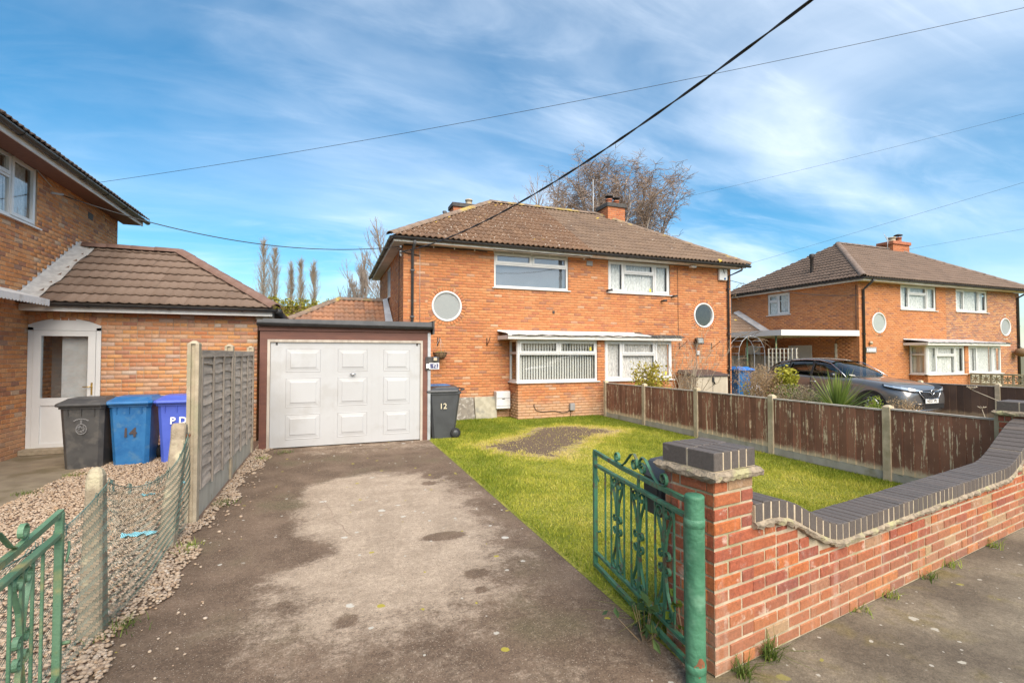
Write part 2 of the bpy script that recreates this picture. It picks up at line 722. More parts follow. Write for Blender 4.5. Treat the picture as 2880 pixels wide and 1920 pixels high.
def tile_slope(pc, parent, A, B, Cc, D, w, gauge, L, mats, stagger=False, lift=0.012, nudge=0.004, seed=0):
    """quad slope A,B (eave, left to right seen from outside) and Cc (ridge right), D (ridge left); tiles cut at the hips"""
    A, B, Cc, D = (Vector(p) for p in (A, B, Cc, D))
    rnd = random.Random(seed)
    ex = (B - A).normalized()
    up = (D - A) - ex * (D - A).dot(ex)
    H = up.length
    ey = up.normalized()
    ez = ex.cross(ey)
    if ez.z < 0:
        ez = -ez
    wid = (B - A).length
    dl, dr = (D - A).dot(ex), (Cc - A).dot(ex)
    rows = int(math.ceil(H / gauge - 0.12))
    for r in range(rows):
        y = r * gauge
        c = -1
        while True:
            x0 = c * w + (w / 2 if (stagger and r % 2) else 0)
            c += 1
            if x0 > wid:
                break
            xm = x0 + w / 2
            y1 = min(y + gauge, H)
            xl0, xl1 = dl * y / H, dl * y1 / H
            xr0, xr1 = wid + (dr - wid) * y / H, wid + (dr - wid) * y1 / H
            if x0 + w < min(xl0, xl1) + 0.03 or x0 > max(xr0, xr1) - 0.03:
                continue
            pos = A + ex * xm + ey * (y + rnd.uniform(-nudge, nudge)) + ez * (lift + rnd.uniform(-.003, .003))
            rot = Matrix((ex, ey, ez)).transposed().to_4x4() @ Matrix.Rotation(rnd.uniform(-.007, .007), 4, 'Z')
            m = Matrix.Translation(pos) @ rot
            mat = mats(xm) if callable(mats) else mats
            cutl = x0 < max(xl0, dl * (y + L) / H) + 0.0 and dl > 0.01
            cutr = x0 + w > min(xr0, wid + (dr - wid) * (y + L) / H) and dr < wid - 0.01
            cutt = y + L > H + 0.02
            if not cutl and not cutr and not cutt:
                if x0 < -0.05 or x0 + w > wid + 0.05:
                    continue
                pc.put(parent, m, mat)
            else:
                bm = bmesh.new()
                vs = [bm.verts.new(m @ Vector(p)) for p in pc.v]
                for q in pc.f:
                    bm.faces.new([vs[i] for i in q])
                for (P0, P1, side) in ((A, D, 1), (B, Cc, -1)):
                    d = (P1 - P0).normalized()
                    nrm = d.cross(ez) * side
                    if nrm.dot(ex) * side < 0:
                        nrm = -nrm
                    bmesh.ops.bisect_plane(bm, geom=list(bm.verts) + list(bm.edges) + list(bm.faces), plane_co=P0, plane_no=nrm, clear_inner=True)
                bmesh.ops.bisect_plane(bm, geom=list(bm.verts) + list(bm.edges) + list(bm.faces), plane_co=D, plane_no=-ey, clear_inner=True)
                bm.verts.index_update()
                if len(bm.faces):
                    own = ([tuple(v.co) for v in bm.verts], [tuple(v.index for v in q.verts) for q in bm.faces])
                    pc.put(parent, m, mat, own)
                bm.free()


def ridge_run(parent, name, A, B, r, seg, mat, ang=0.0, flat=0.75):
    A, B = Vector(A), Vector(B)
    d = (B - A)
    n = max(1, round(d.length / seg))
    ex = d.normalized()
    side = ex.cross(Vector((0, 0, 1))).normalized()
    up = side.cross(ex)
    K = 6
    L = d.length / n
    v, f = [], []
    for i, (x, k) in enumerate(((-L * .5 - .012, 1.06), (L * .5, 0.97))):
        for q in range(K + 1):
            a = pi * q / K
            v.append((x, -r * k * cos(a), r * k * flat * sin(a)))
    for q in range(K + 1):
        a = pi * q / K
        v.append((-L * .5 - .012, -(r - .018) * cos(a), (r - .018) * flat * sin(a)))
    for q in range(K):
        f.append((q, q + 1, K + 2 + q, K + 1 + q))
        f.append((2 * (K + 1) + q, 2 * (K + 1) + q + 1, q + 1, q))
    me = bpy.data.meshes.new(name)
    me.from_pydata(v, [], f)
    me.polygons.foreach_set('use_smooth', [True] * len(f))
    me.materials.append(M[mat])
    off = root_of(parent).location
    for i in range(n):
        p = A + ex * L * (i + 0.5) - off + up * random.uniform(-.004, .004)
        m = Matrix((ex, -side, up)).transposed().to_4x4()
        o = bpy.data.objects.new(name, me)
        C.objects.link(o)
        o.parent = parent
        o.matrix_local = Matrix.Translation(p) @ m


def gutter(parent, A, B, mat='black_plastic', r=0.056, name='gutter', clips=1.0):
    """half-round gutter with brackets"""
    A, B = Vector(A), Vector(B)
    ex = (B - A).normalized()
    sd = ex.cross(Vector((0, 0, 1))).normalized()
    mb = MB()
    K = 8
    ring = []
    for (rr) in (r, r - .008):
        ring += [[(-rr * cos(pi * q / K), -rr * sin(pi * q / K)) for q in range(K + 1)]]
    prof = ring[0] + ring[1][::-1]
    n = len(prof)
    vs = [A + sd * a + Vector((0, 0, b)) for a, b in prof] + [B + sd * a + Vector((0, 0, b)) for a, b in prof]
    mb.add(vs, [(i, (i + 1) % n, n + (i + 1) % n, n + i) for i in range(n)])
    for e in (0, n):
        mb.add([vs[e + i] for i in range(K + 1)], [tuple(range(K + 1))])
    g = mb.build(name, mat, parent)
    L = (B - A).length
    k = max(1, int(L / clips))
    for i in range(k):
        m2 = MB()
        p = A + ex * (L * (i + 0.5) / k)
        pts = [p + sd * (-(r + .006) * cos(pi * q / 6)) + Vector((0, 0, -(r + .006) * sin(pi * q / 6))) for q in range(7)]
        m2.strip(pts, 0.018, 0.004, ex)
        m2.build('gutter_bracket', mat, g)
    return g
# ------------------------------------------------------------------ the palette
pair('house_brick', [(0, (0.546, 0.223, 0.093)), (.25, (0.501, 0.192, 0.076)), (.5, (0.583, 0.259, 0.115)), (.72, (0.474, 0.177, 0.076)), (.88, (0.419, 0.158, 0.081)), (.95, (0.327, 0.149, 0.093)), (1, (0.583, 0.347, 0.218))],
     blotch=[((.24, .12, .07), 0.8, .52, .76, .45), ((.66, .48, .32), 1.9, .58, .80, .35), ((.20, .11, .07), 6.0, .64, .78, .4)], streak=((.23, .13, .085), 2.4, .45), damp=((.50, .36, .24), 1.2, .6))
pair('house_brick_old', [(0, (0.599, 0.257, 0.098)), (.3, (0.520, 0.215, 0.081)), (.55, (0.642, 0.323, 0.143)), (.80, (0.442, 0.186, 0.091)), (.93, (0.299, 0.149, 0.098)), (1, (0.599, 0.418, 0.272))],
     blotch=[((.55, .40, .28), 3.0, .58, .8, .35), ((.15, .09, .07), 0.7, .58, .78, .45)], streak=((.20, .12, .085), 2.0, .5), damp=((.45, .30, .20), 1.2, .5))
pair('ext_brick', [(0, (0.536, 0.207, 0.094)), (.3, (0.614, 0.316, 0.134)), (.55, (0.480, 0.207, 0.114)), (.75, (0.575, 0.359, 0.227)), (.9, (0.383, 0.174, 0.114)), (1, (0.575, 0.468, 0.375))],
     blotch=[((.60, .45, .30), 7.0, .60, .78, .4), ((.28, .15, .10), 1.2, .55, .78, .4)], streak=((.25, .14, .09), 2.4, .4), damp=((.42, .30, .20), 1.0, .6))
pair('wall_brick', [(0, (.37, .108, .055)), (.22, (.29, .085, .055)), (.42, (.47, .15, .05)), (.60, (.25, .08, .06)), (.78, (.42, .13, .055)), (.93, (.34, .14, .085)), (1, (.40, .28, .16))],
     gscale=48, bump=.8, grain=(.58, 1.32), blotch=[((.62, .50, .42), 9.0, .58, .72, .65), ((.40, .33, .15), 4.0, .60, .74, .6), ((.20, .075, .06), 16, .58, .7, .5)], streak=((.62, .54, .48), 5.5, .35), damp=((.36, .29, .17), .7, .22))
pair('blue_brick', [(0, (.098, .084, .076)), (.5, (.125, .106, .095)), (.8, (.108, .09, .08)), (1, (.145, .118, .10))], gscale=60, bump=.4, rough=.55, grain=(.75, 1.2),
     blotch=[((.26, .24, .22), 14, .62, .74, .4)])
pair('dark_brick', [(0, (.13, .075, .06)), (1, (.20, .10, .07))])
pair('h2_brick', [(0, (0.546, 0.226, 0.093)), (.35, (0.493, 0.192, 0.076)), (.7, (0.565, 0.252, 0.115)), (.9, (0.437, 0.173, 0.083)), (1, (0.347, 0.158, 0.098))], blotch=[((0.182, 0.108, 0.070), 1.1, .6, .8, .3)])
pair('h2_brick_pale', [(0, (0.509, 0.248, 0.115)), (.4, (0.456, 0.197, 0.093)), (.75, (0.364, 0.158, 0.098)), (1, (0.274, 0.138, 0.098))])
pair('chimney_brick', [(0, (.46, .145, .06)), (.6, (.52, .19, .08)), (1, (.36, .115, .06))])
pm('mortar_house', (.40, .22, .105), (.31, .165, .08), 9, .95, bump=.3)
pm('mortar_grey', (.42, .30, .20), (.32, .22, .15), 7, .95, bump=.4)
pm('mortar_pale', (.52, .43, .31), (.40, .32, .22), 12, .95, bump=.6, bscale=60, c3=(.33, .30, .17), s3=2.2)
pm('mortar_ledge', (.36, .29, .21), (.21, .17, .125), 22, .95, bump=.9, bscale=70, c3=(.40, .37, .20), s3=7)
LICH = [((.52, .48, .42), 13.0, .28, .16), ((.42, .38, .33), 30.0, .35, .12), ((.50, .34, .06), 4.0, .22, .05)]
pair('tile_brown', [(0, (0.163, 0.099, 0.065)), (.4, (0.194, 0.116, 0.073)), (.75, (0.142, 0.086, 0.058)), (1, (0.215, 0.133, 0.086))], gscale=55, bump=.4, speck=LICH,
     blotch=[((.13, .10, .08), 1.3, .55, .72, .4)])
pair('tile_grey', [(0, (.185, .13, .095)), (.5, (.215, .15, .108)), (1, (.16, .112, .084))], gscale=55, bump=.35, speck=[((.55, .40, .08), 2.2, .22, .07), ((.45, .42, .38), 7, .2, .06)],
     blotch=[((.12, .10, .085), .9, .55, .75, .35)])
pair('tile_ext', [(0, (0.172, 0.122, 0.094)), (.5, (0.197, 0.141, 0.110)), (1, (0.151, 0.105, 0.080))], gscale=70, bump=.35, blotch=[((0.101, 0.076, 0.064), 5, .58, .7, .45)])
pair('tile_red', [(0, (.24, .14, .10)), (.6, (.30, .16, .10)), (.9, (.38, .19, .11)), (1, (.42, .20, .11))], gscale=60, bump=.35, blotch=[((.16, .13, .10), 3, .5, .7, .4)])
pair('tile_h2', [(0, (.165, .118, .092)), (.5, (.19, .135, .105)), (1, (.145, .105, .083))], gscale=50, bump=.3)
pm('ridge_brown', (.24, .175, .135), (.17, .125, .095), 8, .9, bump=.4, vary=.25, c3=(.45, .33, .09), s3=1.5)
pm('ridge_ext', (.20, .125, .10), (.17, .10, .08), 8, .85, bump=.25, vary=.15)
pm('ridge_h2', (.21, .16, .135), (.17, .125, .10), 9, .9, bump=.3, vary=.2)
pm('roof_deck', (.10, .075, .06), rough=.95)
pm('white_upvc', (.66, .66, .655), (.62, .62, .615), 3, .32, spec=.5)
pm('white_paint', (.78, .77, .75), (.68, .66, .63), 5, .5, bump=.05)
pm('old_white', (.64, .62, .59), (.45, .42, .38), 5, .7, bump=.3, lo=.5, hi=.75, detail=8)
pm('concrete_cream', (.56, .46, .32), (.45, .37, .25), 10, .92, bump=.5, bscale=80, c3=(.36, .30, .19), s3=3)
pm('soffit_brown', (.22, .105, .075), (.17, .08, .06), 8, .8, stretch=(1, 6, 1))
pm('soffit_white', (.66, .62, .55), (.55, .50, .43), 2.5, .6)
pm('lead', (.46, .47, .49), (.62, .63, .64), 3.5, .55, metal=.25, bump=.25, lo=.4, hi=.7)
pm('flashing_silver', (.62, .61, .58), (.48, .47, .45), 9, .5, metal=.3, bump=.4)
pm('felt_dark', (.055, .05, .05), (.09, .085, .08), 10, .9, bump=.3)
pm('black_plastic', (.018, .018, .020), (.03, .03, .03), 8, .38)
pm('dark_pipe', (.035, .032, .033), (.05, .045, .045), 6, .4)
pm('grey_felt', (.085, .088, .095), (.11, .112, .118), 6, .7, bump=.15)
pm('brown_timber', (.155, .062, .042), (.125, .05, .036), 3, .6, stretch=(1, 1, 6), bump=.1)
pm('bare_timber', (.50, .45, .39), (.38, .33, .28), 9, .8, stretch=(1, 1, .3), bump=.2)
pm('garage_white', (.455, .463, .475), (.43, .435, .443), 1.4, .42, c3=(.41, .41, .41), s3=2.2)
pm('galv', (.46, .48, .50), (.36, .38, .40), 7, .5, metal=.4)
pm('chrome', (.75, .75, .76), rough=.15, metal=1.0)
pm('brass', (.60, .42, .14), rough=.35, metal=.9)
pm('black_iron', (.025, .023, .022), (.05, .035, .028), 20, .6)
pm('pot_cream', (.50, .42, .30), (.40, .33, .24), 6, .8)
pm('pot_red', (.42, .15, .075), (.34, .115, .06), 6, .8)
pm('rust', (.20, .075, .035), (.30, .12, .05), 20, .85, bump=.4)
pm('gate_green', (.038, .130, .074), (.065, .205, .118), 9, .55, bump=.35, bscale=70, c3=(.10, .075, .045), s3=14)
pm('gate_green_pale', (.090, .195, .112), (.130, .245, .148), 6, .55, bump=.35, bscale=70, c3=(.33, .30, .13), s3=5)
pm('post_green', (.042, .150, .082), (.075, .225, .130), 5, .55, bump=.8, bscale=30, c3=(.12, .27, .17), s3=7)
pm('concrete', (.43, .36, .26), (.34, .28, .20), 10, .92, bump=.5, bscale=80, c3=(.30, .27, .18), s3=3)
pm('concrete_old', (.33, .27, .195), (.25, .205, .145), 14, .95, bump=.8, bscale=60, c3=(.46, .41, .28), s3=5)
pm('gravel_board', (.43, .40, .33), (.36, .33, .27), 7, .9, bump=.4, bscale=60, stretch=(1, 1, .35), c3=(.27, .25, .17), s3=2.5)
pm('grey_wood', (.46, .385, .315), (.30, .25, .205), 22, .9, bump=.6, stretch=(1, .14, 1), vary=.35)
pm('grey_wood_v', (.34, .295, .25), (.23, .20, .17), 22, .9, bump=.5, stretch=(1, 1, .14), vary=.3)
pm('bin_black', (.056, .056, .058), (.078, .077, .077), 6, .46, bump=.08, bscale=120, c3=(.105, .10, .095), s3=7)
pm('bin_slate', (.050, .053, .058), (.062, .066, .072), 5, .45, bump=.08, bscale=120)
pm('bin_blue', (.018, .125, .34), (.030, .165, .40), 6, .45, bump=.08, bscale=120, c3=(.06, .18, .36), s3=9)
pm('bin_violet', (.075, .125, .56), (.085, .14, .60), 5, .4, bump=.06, bscale=120)
pm('tyre', (.018, .018, .019), rough=.8)
pm('lettering_white', (.80, .80, .80), rough=.6)
pm('lettering_cream', (.60, .53, .38), rough=.7)
pm('lettering_dark', (.05, .035, .035), rough=.6)
pm('crest_grey', (.32, .32, .33), rough=.7)
pm('slab_dark', (.24, .215, .18), (.18, .16, .135), 9, .95, bump=.5, bscale=70, c3=(.42, .40, .36), s3=11)
pm('slab_pale', (.42, .39, .30), (.32, .295, .225), 7, .95, bump=.5, bscale=70, c3=(.25, .24, .20), s3=4)
pm('meter_white', (.66, .665, .67), (.56, .56, .56), 4, .5)
pm('meter_grey', (.26, .25, .25), (.31, .30, .30), 6, .6)
pm('room_wall', (.42, .40, .37), rough=.9)
pm('room_dark', (.10, .09, .085), rough=.9)
pm('net', (.80, .80, .79), (.56, .57, .57), 26, .9, stretch=(1, 1, .45))
pm('net_red', (.78, .75, .74), (.52, .50, .50), 26, .9, stretch=(1, 1, .45))
pm('blind_slat', (.60, .59, .56), rough=.8, vary=.15)
pm('blind_grey', (.25, .265, .29), (.22, .235, .26), 2, .7)
pm('cream_curtain', (.66, .62, .54), (.56, .52, .44), 5, .9)
pm('yellow_sticker', (.72, .62, .05), rough=.6)
pm('blue_slate', (.055, .06, .15), (.30, .31, .38), 18, .6, lo=.45, hi=.6)
pm('coir', (.16, .10, .055), (.25, .17, .10), 30, .95, bump=.6)
pm('moss', (.10, .14, .02), (.18, .20, .04), 25, .95, bump=.6)
pm('shed_beige', (.52, .46, .36), (.48, .42, .33), 5, .6)
pm('shed_lid', (.075, .055, .050), rough=.55)
pm('tarp_blue', (.015, .12, .50), (.03, .22, .62), 12, .5, bump=.4, bscale=20)
pm('scrap_blue', (.18, .50, .62), (.28, .60, .70), 14, .6)
pm('trellis_white', (.66, .62, .52), (.55, .50, .40), 9, .8)
pm('bark_birch', (.42, .37, .33), (.16, .12, .10), 3, .9, lo=.40, hi=.62)
pm('twig', (.36, .27, .21), (.27, .195, .15), 3, .9)
pm('twig_grey', (.32, .26, .21), (.24, .19, .155), 3, .9)
pm('poplar_bark', (.20, .155, .10), (.15, .115, .075), 2, .9)
pm('poplar_twig', (.36, .285, .21), (.28, .215, .155), .8, .9)
pm('stem_pale', (.46, .39, .29), (.35, .29, .21), 14, .9)
pm('stem_brown', (.30, .21, .12), (.22, .15, .09), 10, .9)
pm('cable', (.018, .018, .019), rough=.5)
pm('cable_pale', (.40, .39, .38), rough=.5)
pm('wire_green', (.075, .145, .12), (.26, .38, .33), 2.2, .5, lo=.42, hi=.7)
pm('car_grey', (.20, .195, .19), rough=.30, metal=.6, coat=.9)
pm('car_dark', (.022, .019, .022), rough=.22, metal=.3, coat=.9)
pm('car_silver', (.42, .45, .50), rough=.25, metal=.5, coat=.9)
pm('car_trim', (.015, .015, .016), rough=.6)
pm('car_lamp', (.70, .72, .74), rough=.1, metal=.6)
pm('red_lamp', (.16, .012, .02), rough=.15)
pm('plate_white', (.74, .74, .70), rough=.4)
pm('alloy', (.36, .36, .37), rough=.3, metal=.9)
pm('pole_wood', (.12, .085, .06), (.08, .055, .04), 6, .9)


def leafmat(name, stops, trans=0.35):
    m, nt, b = nodes(name)
    t = mk(nt, 'ShaderNodeAttribute', attribute_name='tint').outputs['Fac']
    col = ramp(nt, t, stops)
    nt.links.new(col, b.inputs['Base Color'])
    b.inputs['Roughness'].default_value = .6
    b.inputs['Specular IOR Level'].default_value = .3
    tr = mk(nt, 'ShaderNodeBsdfTranslucent', {'Color': col})
    mx = mk(nt, 'ShaderNodeMixShader', {0: trans, 1: b.outputs[0], 2: tr.outputs[0]})
    nt.links.new(mx.outputs[0], nt.nodes['Material Output'].inputs[0])


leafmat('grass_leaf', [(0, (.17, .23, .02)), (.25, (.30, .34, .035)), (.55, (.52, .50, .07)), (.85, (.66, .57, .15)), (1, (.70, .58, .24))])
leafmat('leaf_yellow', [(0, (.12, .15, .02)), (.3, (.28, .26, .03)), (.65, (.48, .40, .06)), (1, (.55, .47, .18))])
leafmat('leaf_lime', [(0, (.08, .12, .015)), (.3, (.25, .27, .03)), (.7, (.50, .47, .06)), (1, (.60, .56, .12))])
leafmat('leaf_dry', [(0, (.22, .14, .07)), (.35, (.42, .28, .15)), (.7, (.54, .39, .23)), (1, (.62, .48, .30))])
leafmat('leaf_drygrey', [(0, (.20, .15, .09)), (.5, (.36, .29, .19)), (1, (.48, .41, .30))])
leafmat('leaf_green', [(0, (.05, .09, .015)), (.5, (.11, .17, .03)), (1, (.20, .26, .05))])
leafmat('leaf_spike', [(0, (.06, .12, .02)), (.4, (.15, .22, .04)), (.75, (.30, .36, .09)), (1, (.44, .45, .18))])
leafmat('leaf_hedge', [(0, (.10, .12, .015)), (.5, (.34, .32, .035)), (1, (.55, .48, .07))])
leafmat('leaf_bramble', [(0, (.04, .09, .04)), (.6, (.09, .16, .06)), (1, (.22, .26, .08))])
leafmat('leaf_fresh', [(0, (.10, .17, .02)), (.5, (.22, .30, .04)), (1, (.42, .46, .08))])


def glassmat(name, tint=(.9, .95, .93), ior=1.75, rough=.015, wave=0.0):
    m, nt, b = nodes(name)
    nt.nodes.remove(b)
    tr = mk(nt, 'ShaderNodeBsdfTransparent', {'Color': c4(tint)})
    gl = mk(nt, 'ShaderNodeBsdfGlossy', {'Roughness': rough})
    fr = mk(nt, 'ShaderNodeFresnel', {'IOR': ior})
    if wave:
        bn = mk(nt, 'ShaderNodeBump', {'Strength': wave, 'Distance': .02, 'Height': noise(nt, 1.6, 2)})
        nt.links.new(bn.outputs[0], gl.inputs['Normal'])
    ff_ = mathn(nt, 'MULTIPLY', fr.outputs[0], mathn(nt, 'SUBTRACT', 1.0, mk(nt, 'ShaderNodeNewGeometry').outputs['Backfacing']))
    mx = mk(nt, 'ShaderNodeMixShader', {0: ff_, 1: tr.outputs[0], 2: gl.outputs[0]})
    nt.links.new(mx.outputs[0], nt.nodes['Material Output'].inputs[0])


glassmat('glass', (.975, .985, .98), wave=.05)
glassmat('glass_bright', (.94, .96, .97), 2.9, wave=.04)
glassmat('car_glass', (.34, .42, .40), 2.3)
pm('frosted', (.30, .32, .32), (.25, .27, .27), 90, .14, bump=.35, bscale=130)
pm('frosted_pale', (.32, .35, .34), rough=.2)


# ------------------------------------------------------------------ ground surfaces
def vcol_mat(name, build, rough=.95):
    m, nt, b = nodes(name)
    b.inputs['Roughness'].default_value = rough
    b.inputs['Specular IOR Level'].default_value = .25
    pos = mk(nt, 'ShaderNodeNewGeometry').outputs['Position']
    at = mk(nt, 'ShaderNodeAttribute', attribute_name='mask').outputs['Fac']
    build(nt, b, pos, at)
    return m


def spots(nt, pos, col, c, scale, rad, amt, wob=.35):
    wn_ = mk(nt, 'ShaderNodeTexNoise', {'Vector': pos, 'Scale': scale * 3, 'Detail': 4}).outputs['Color']
    pv = mk(nt, 'ShaderNodeVectorMath', {0: pos, 1: mk(nt, 'ShaderNodeVectorMath', {0: wn_, 'Scale': wob / scale}, operation='SCALE').outputs[0]}, operation='ADD').outputs[0]
    v = mk(nt, 'ShaderNodeTexVoronoi', {'Vector': pv, 'Scale': scale})
    sc = mk(nt, 'ShaderNodeSeparateColor', {0: v.outputs['Color']})
    pick = mrange(nt, sc.outputs[0], 1 - amt - .01, 1 - amt + .01)
    rr = mathn(nt, 'MULTIPLY', mathn(nt, 'ADD', sc.outputs[1], .35), rad)
    dot = mrange(nt, mathn(nt, 'DIVIDE', v.outputs['Distance'], rr), 1.0, .75)
    return mixc(nt, mathn(nt, 'MULTIPLY', pick, dot), col, c)


def b_drive(nt, b, pos, at):
    edge = mathn(nt, 'ADD', at, mathn(nt, 'MULTIPLY', mathn(nt, 'ADD', mathn(nt, 'SUBTRACT', noise(nt, 3.2, 8, rough=.72), .5), mathn(nt, 'MULTIPLY', mathn(nt, 'SUBTRACT', noise(nt, 30, 6, rough=.7), .5), .55)), 1.15))
    light = mrange(nt, edge, .30, .70)
    dark = mixc(nt, mrange(nt, noise(nt, 2.2, 6), .35, .7), (.138, .096, .067), (.212, .150, .107))
    dark = mixc(nt, mrange(nt, noise(nt, 1.1, 4), .5, .72), dark, (.135, .108, .066))
    pale = mixc(nt, mrange(nt, noise(nt, 3.0, 8, rough=.7), .35, .65), (.355, .278, .208), (.46, .365, .277))
    col = mixc(nt, light, dark, pale)
    ag = noise(nt, 85, 5, rough=.75)
    g = mathn(nt, 'MULTIPLY', mrange(nt, ag, .30, .72, .55, 1.45, False), mrange(nt, noise(nt, 22, 7, rough=.8), .3, .7, .68, 1.32, False))
    col = mixc(nt, 1.0, col, mk(nt, 'ShaderNodeCombineColor', {0: g, 1: g, 2: g}).outputs[0], 'MULTIPLY')
    col = spots(nt, pos, col, (.40, .33, .26), 150, .42, .15, .1)
    col = spots(nt, pos, col, (.07, .055, .045), 110, .40, .06, .1)
    col = spots(nt, pos, col, (.56, .53, .47), 5.0, .16, .16)
    col = spots(nt, pos, col, (.50, .47, .41), 11.0, .2, .10)
    col = spots(nt, pos, col, (.40, .34, .06), 8.0, .19, .10)
    nt.links.new(col, b.inputs['Base Color'])
    bumpn(nt, b, ag, .8, .012)


def b_pave(nt, b, pos, at):
    col = mixc(nt, mrange(nt, noise(nt, 1.3, 7), .35, .65), (.135, .110, .082), (.245, .205, .150))
    col = mixc(nt, mrange(nt, noise(nt, 2.6, 6, dist=.5), .52, .72), col, (.185, .150, .075))
    ag = noise(nt, 110, 5, rough=.75)
    g = mathn(nt, 'MULTIPLY', mrange(nt, ag, .30, .72, .6, 1.4, False), mrange(nt, noise(nt, 20, 7, rough=.8), .3, .7, .72, 1.28, False))
    col = mixc(nt, 1.0, col, mk(nt, 'ShaderNodeCombineColor', {0: g, 1: g, 2: g}).outputs[0], 'MULTIPLY')
    col = spots(nt, pos, col, (.46, .43, .36), 8.0, .21, .26)
    col = spots(nt, pos, col, (.44, .41, .35), 24.0, .24, .10)
    col = spots(nt, pos, col, (.30, .27, .08), 6.0, .2, .06)
    nt.links.new(col, b.inputs['Base Color'])
    bumpn(nt, b, ag, .7, .01)


def b_lawn(nt, b, pos, at):
    gr = mixc(nt, mrange(nt, noise(nt, 2.0, 6), .35, .65), (.22, .25, .03), (.42, .40, .07))
    gr = mixc(nt, mrange(nt, noise(nt, 40, 4), .4, .7), gr, (.15, .17, .03))
    soil = mixc(nt, mrange(nt, noise(nt, 26, 7, rough=.7), .35, .65), (.11, .078, .055), (.24, .175, .12))
    edge = mathn(nt, 'ADD', at, mathn(nt, 'MULTIPLY', mathn(nt, 'SUBTRACT', noise(nt, 5, 8, rough=.7), .5), .95))
    dry = mixc(nt, mrange(nt, edge, .28, .5), gr, (.42, .33, .16))
    col = mixc(nt, mrange(nt, edge, .52, .68), dry, soil)
    nt.links.new(col, b.inputs['Base Color'])
    bumpn(nt, b, noise(nt, 45, 6, rough=.7), 1.0, .03)


vcol_mat('drive', b_drive)
vcol_mat('pave', b_pave)
vcol_mat('lawn_soil', b_lawn)
pm('earth', (.12, .10, .06), (.16, .15, .06), 1.5, .95, bump=.5)
pm('road', (.055, .054, .053), (.07, .068, .066), 5, .9, bump=.4, bscale=60)
pm('path_slab', (.26, .215, .15), (.205, .165, .115), 3, .95, bump=.5, bscale=70, c3=(.15, .12, .07), s3=1.4)
pm('gravel_base', (.22, .15, .11), (.15, .10, .075), 30, .95, bump=.6)
pair('pebble', [(0, (0.386, 0.293, 0.211)), (.25, (0.442, 0.344, 0.257)), (.45, (0.322, 0.225, 0.156)), (.65, (0.497, 0.404, 0.312)), (.8, (0.396, 0.272, 0.172)), (.9, (0.258, 0.191, 0.144)), (1, (0.552, 0.468, 0.382))], gscale=60, bump=.1, rough=.75)
pm('right_drive', (.24, .20, .16), (.18, .15, .12), 4, .95, bump=.3)
# ------------------------------------------------------------------ ground
def struct(o):
    o['kind'] = 'structure'
    return o


def sheet(name, x0, x1, y0, y1, z, mat, nx=1, ny=1, mask=None):
    xs, ys = np.linspace(x0, x1, nx + 1), np.linspace(y0, y1, ny + 1)
    X, Y = np.meshgrid(xs, ys)
    v = np.stack([X.ravel(), Y.ravel(), np.full(X.size, z)], 1)
    i = np.arange(nx)[None, :] + (np.arange(ny) * (nx + 1))[:, None]
    f = np.stack([i, i + 1, i + nx + 2, i + nx + 1], -1).reshape(-1, 4)
    o = mesh_np(name, v, f, mat)
    if mask is not None:
        a = o.data.attributes.new('mask', 'FLOAT', 'POINT')
        a.data.foreach_set('value', mask(X.ravel(), Y.ravel()).astype(np.float32))
    return struct(o)


def poly_sd(px, py, poly):
    """signed distance, positive inside"""
    P = np.array(poly)
    Q = np.roll(P, -1, 0)
    d = np.full(px.shape, 1e9)
    ins = np.zeros(px.shape, bool)
    for (ax, ay), (bx, by) in zip(P, Q):
        ex, ey = bx - ax, by - ay
        t = np.clip(((px - ax) * ex + (py - ay) * ey) / (ex * ex + ey * ey), 0, 1)
        d = np.minimum(d, np.hypot(px - ax - t * ex, py - ay - t * ey))
        c = ((ay > py) != (by > py))
        xi = ax + (py - ay) / (by - ay + 1e-12) * ex
        ins ^= c & (px < xi)
    return np.where(ins, d, -d)


PATCH = [(-.28, 6.85), (.2, 7.25), (.67, 7.34), (1.1, 7.1), (1.45, 6.7), (1.54, 6.02), (1.47, 5.02), (1.47, 4.6), (1.42, 3.99), (1.15, 3.5), (.82, 3.18), (.3, 3.1), (-.15, 3.22), (-.39, 3.5), (-.17, 3.71), (-.38, 3.97), (-.37, 4.22), (.06, 4.55), (.01, 4.89), (-.29, 5.13), (-.31, 5.59), (-.29, 6.24)]
SPOT = [(1.02, 4.58, .27, .12), (1.10, 3.72, .12, .09), (1.05, 3.45, .06, .05), (.11, 3.36, .10, .09), (1.25, 6.5, .12, .12), (1.38, 6.9, .2, .25)]


def drive_mask(x, y):
    wd_ = .24 + .42 * np.clip((x - .3) / 1.0, 0, 1) + .55 * np.clip((4.3 - y) / .8, 0, 1)
    m = np.clip(poly_sd(x, y, PATCH) / wd_ * .5 + .5, 0, 1)
    for (cx, cy, a, b) in SPOT:
        r = np.hypot((x - cx) / a, (y - cy) / b)
        m = np.minimum(m, np.clip((r - .55) / .8, 0, 1) + .12)
    far = np.clip((y - 8.3) / .8, 0, 1) * .42 * np.clip((x + 1.3) / 1.0, 0, 1)
    near = np.clip((3.9 - y) / 1.2, 0, 1) * .34 * np.clip((x + 1.2) / .8, 0, 1)
    return np.maximum(m, np.maximum(far, near))


SOIL = [(2.80, 8.70), (2.97, 8.05), (3.25, 7.80), (3.58, 7.49), (3.9, 7.94), (4.41, 8.37), (5.21, 9.03), (6.0, 9.45), (5.65, 10.05), (5.2, 10.42), (4.62, 10.35), (4.18, 9.78), (3.45, 9.13)]


def lawn_mask(x, y):
    return np.clip(poly_sd(x, y, SOIL) / .60 * .5 + .62, 0, 1)


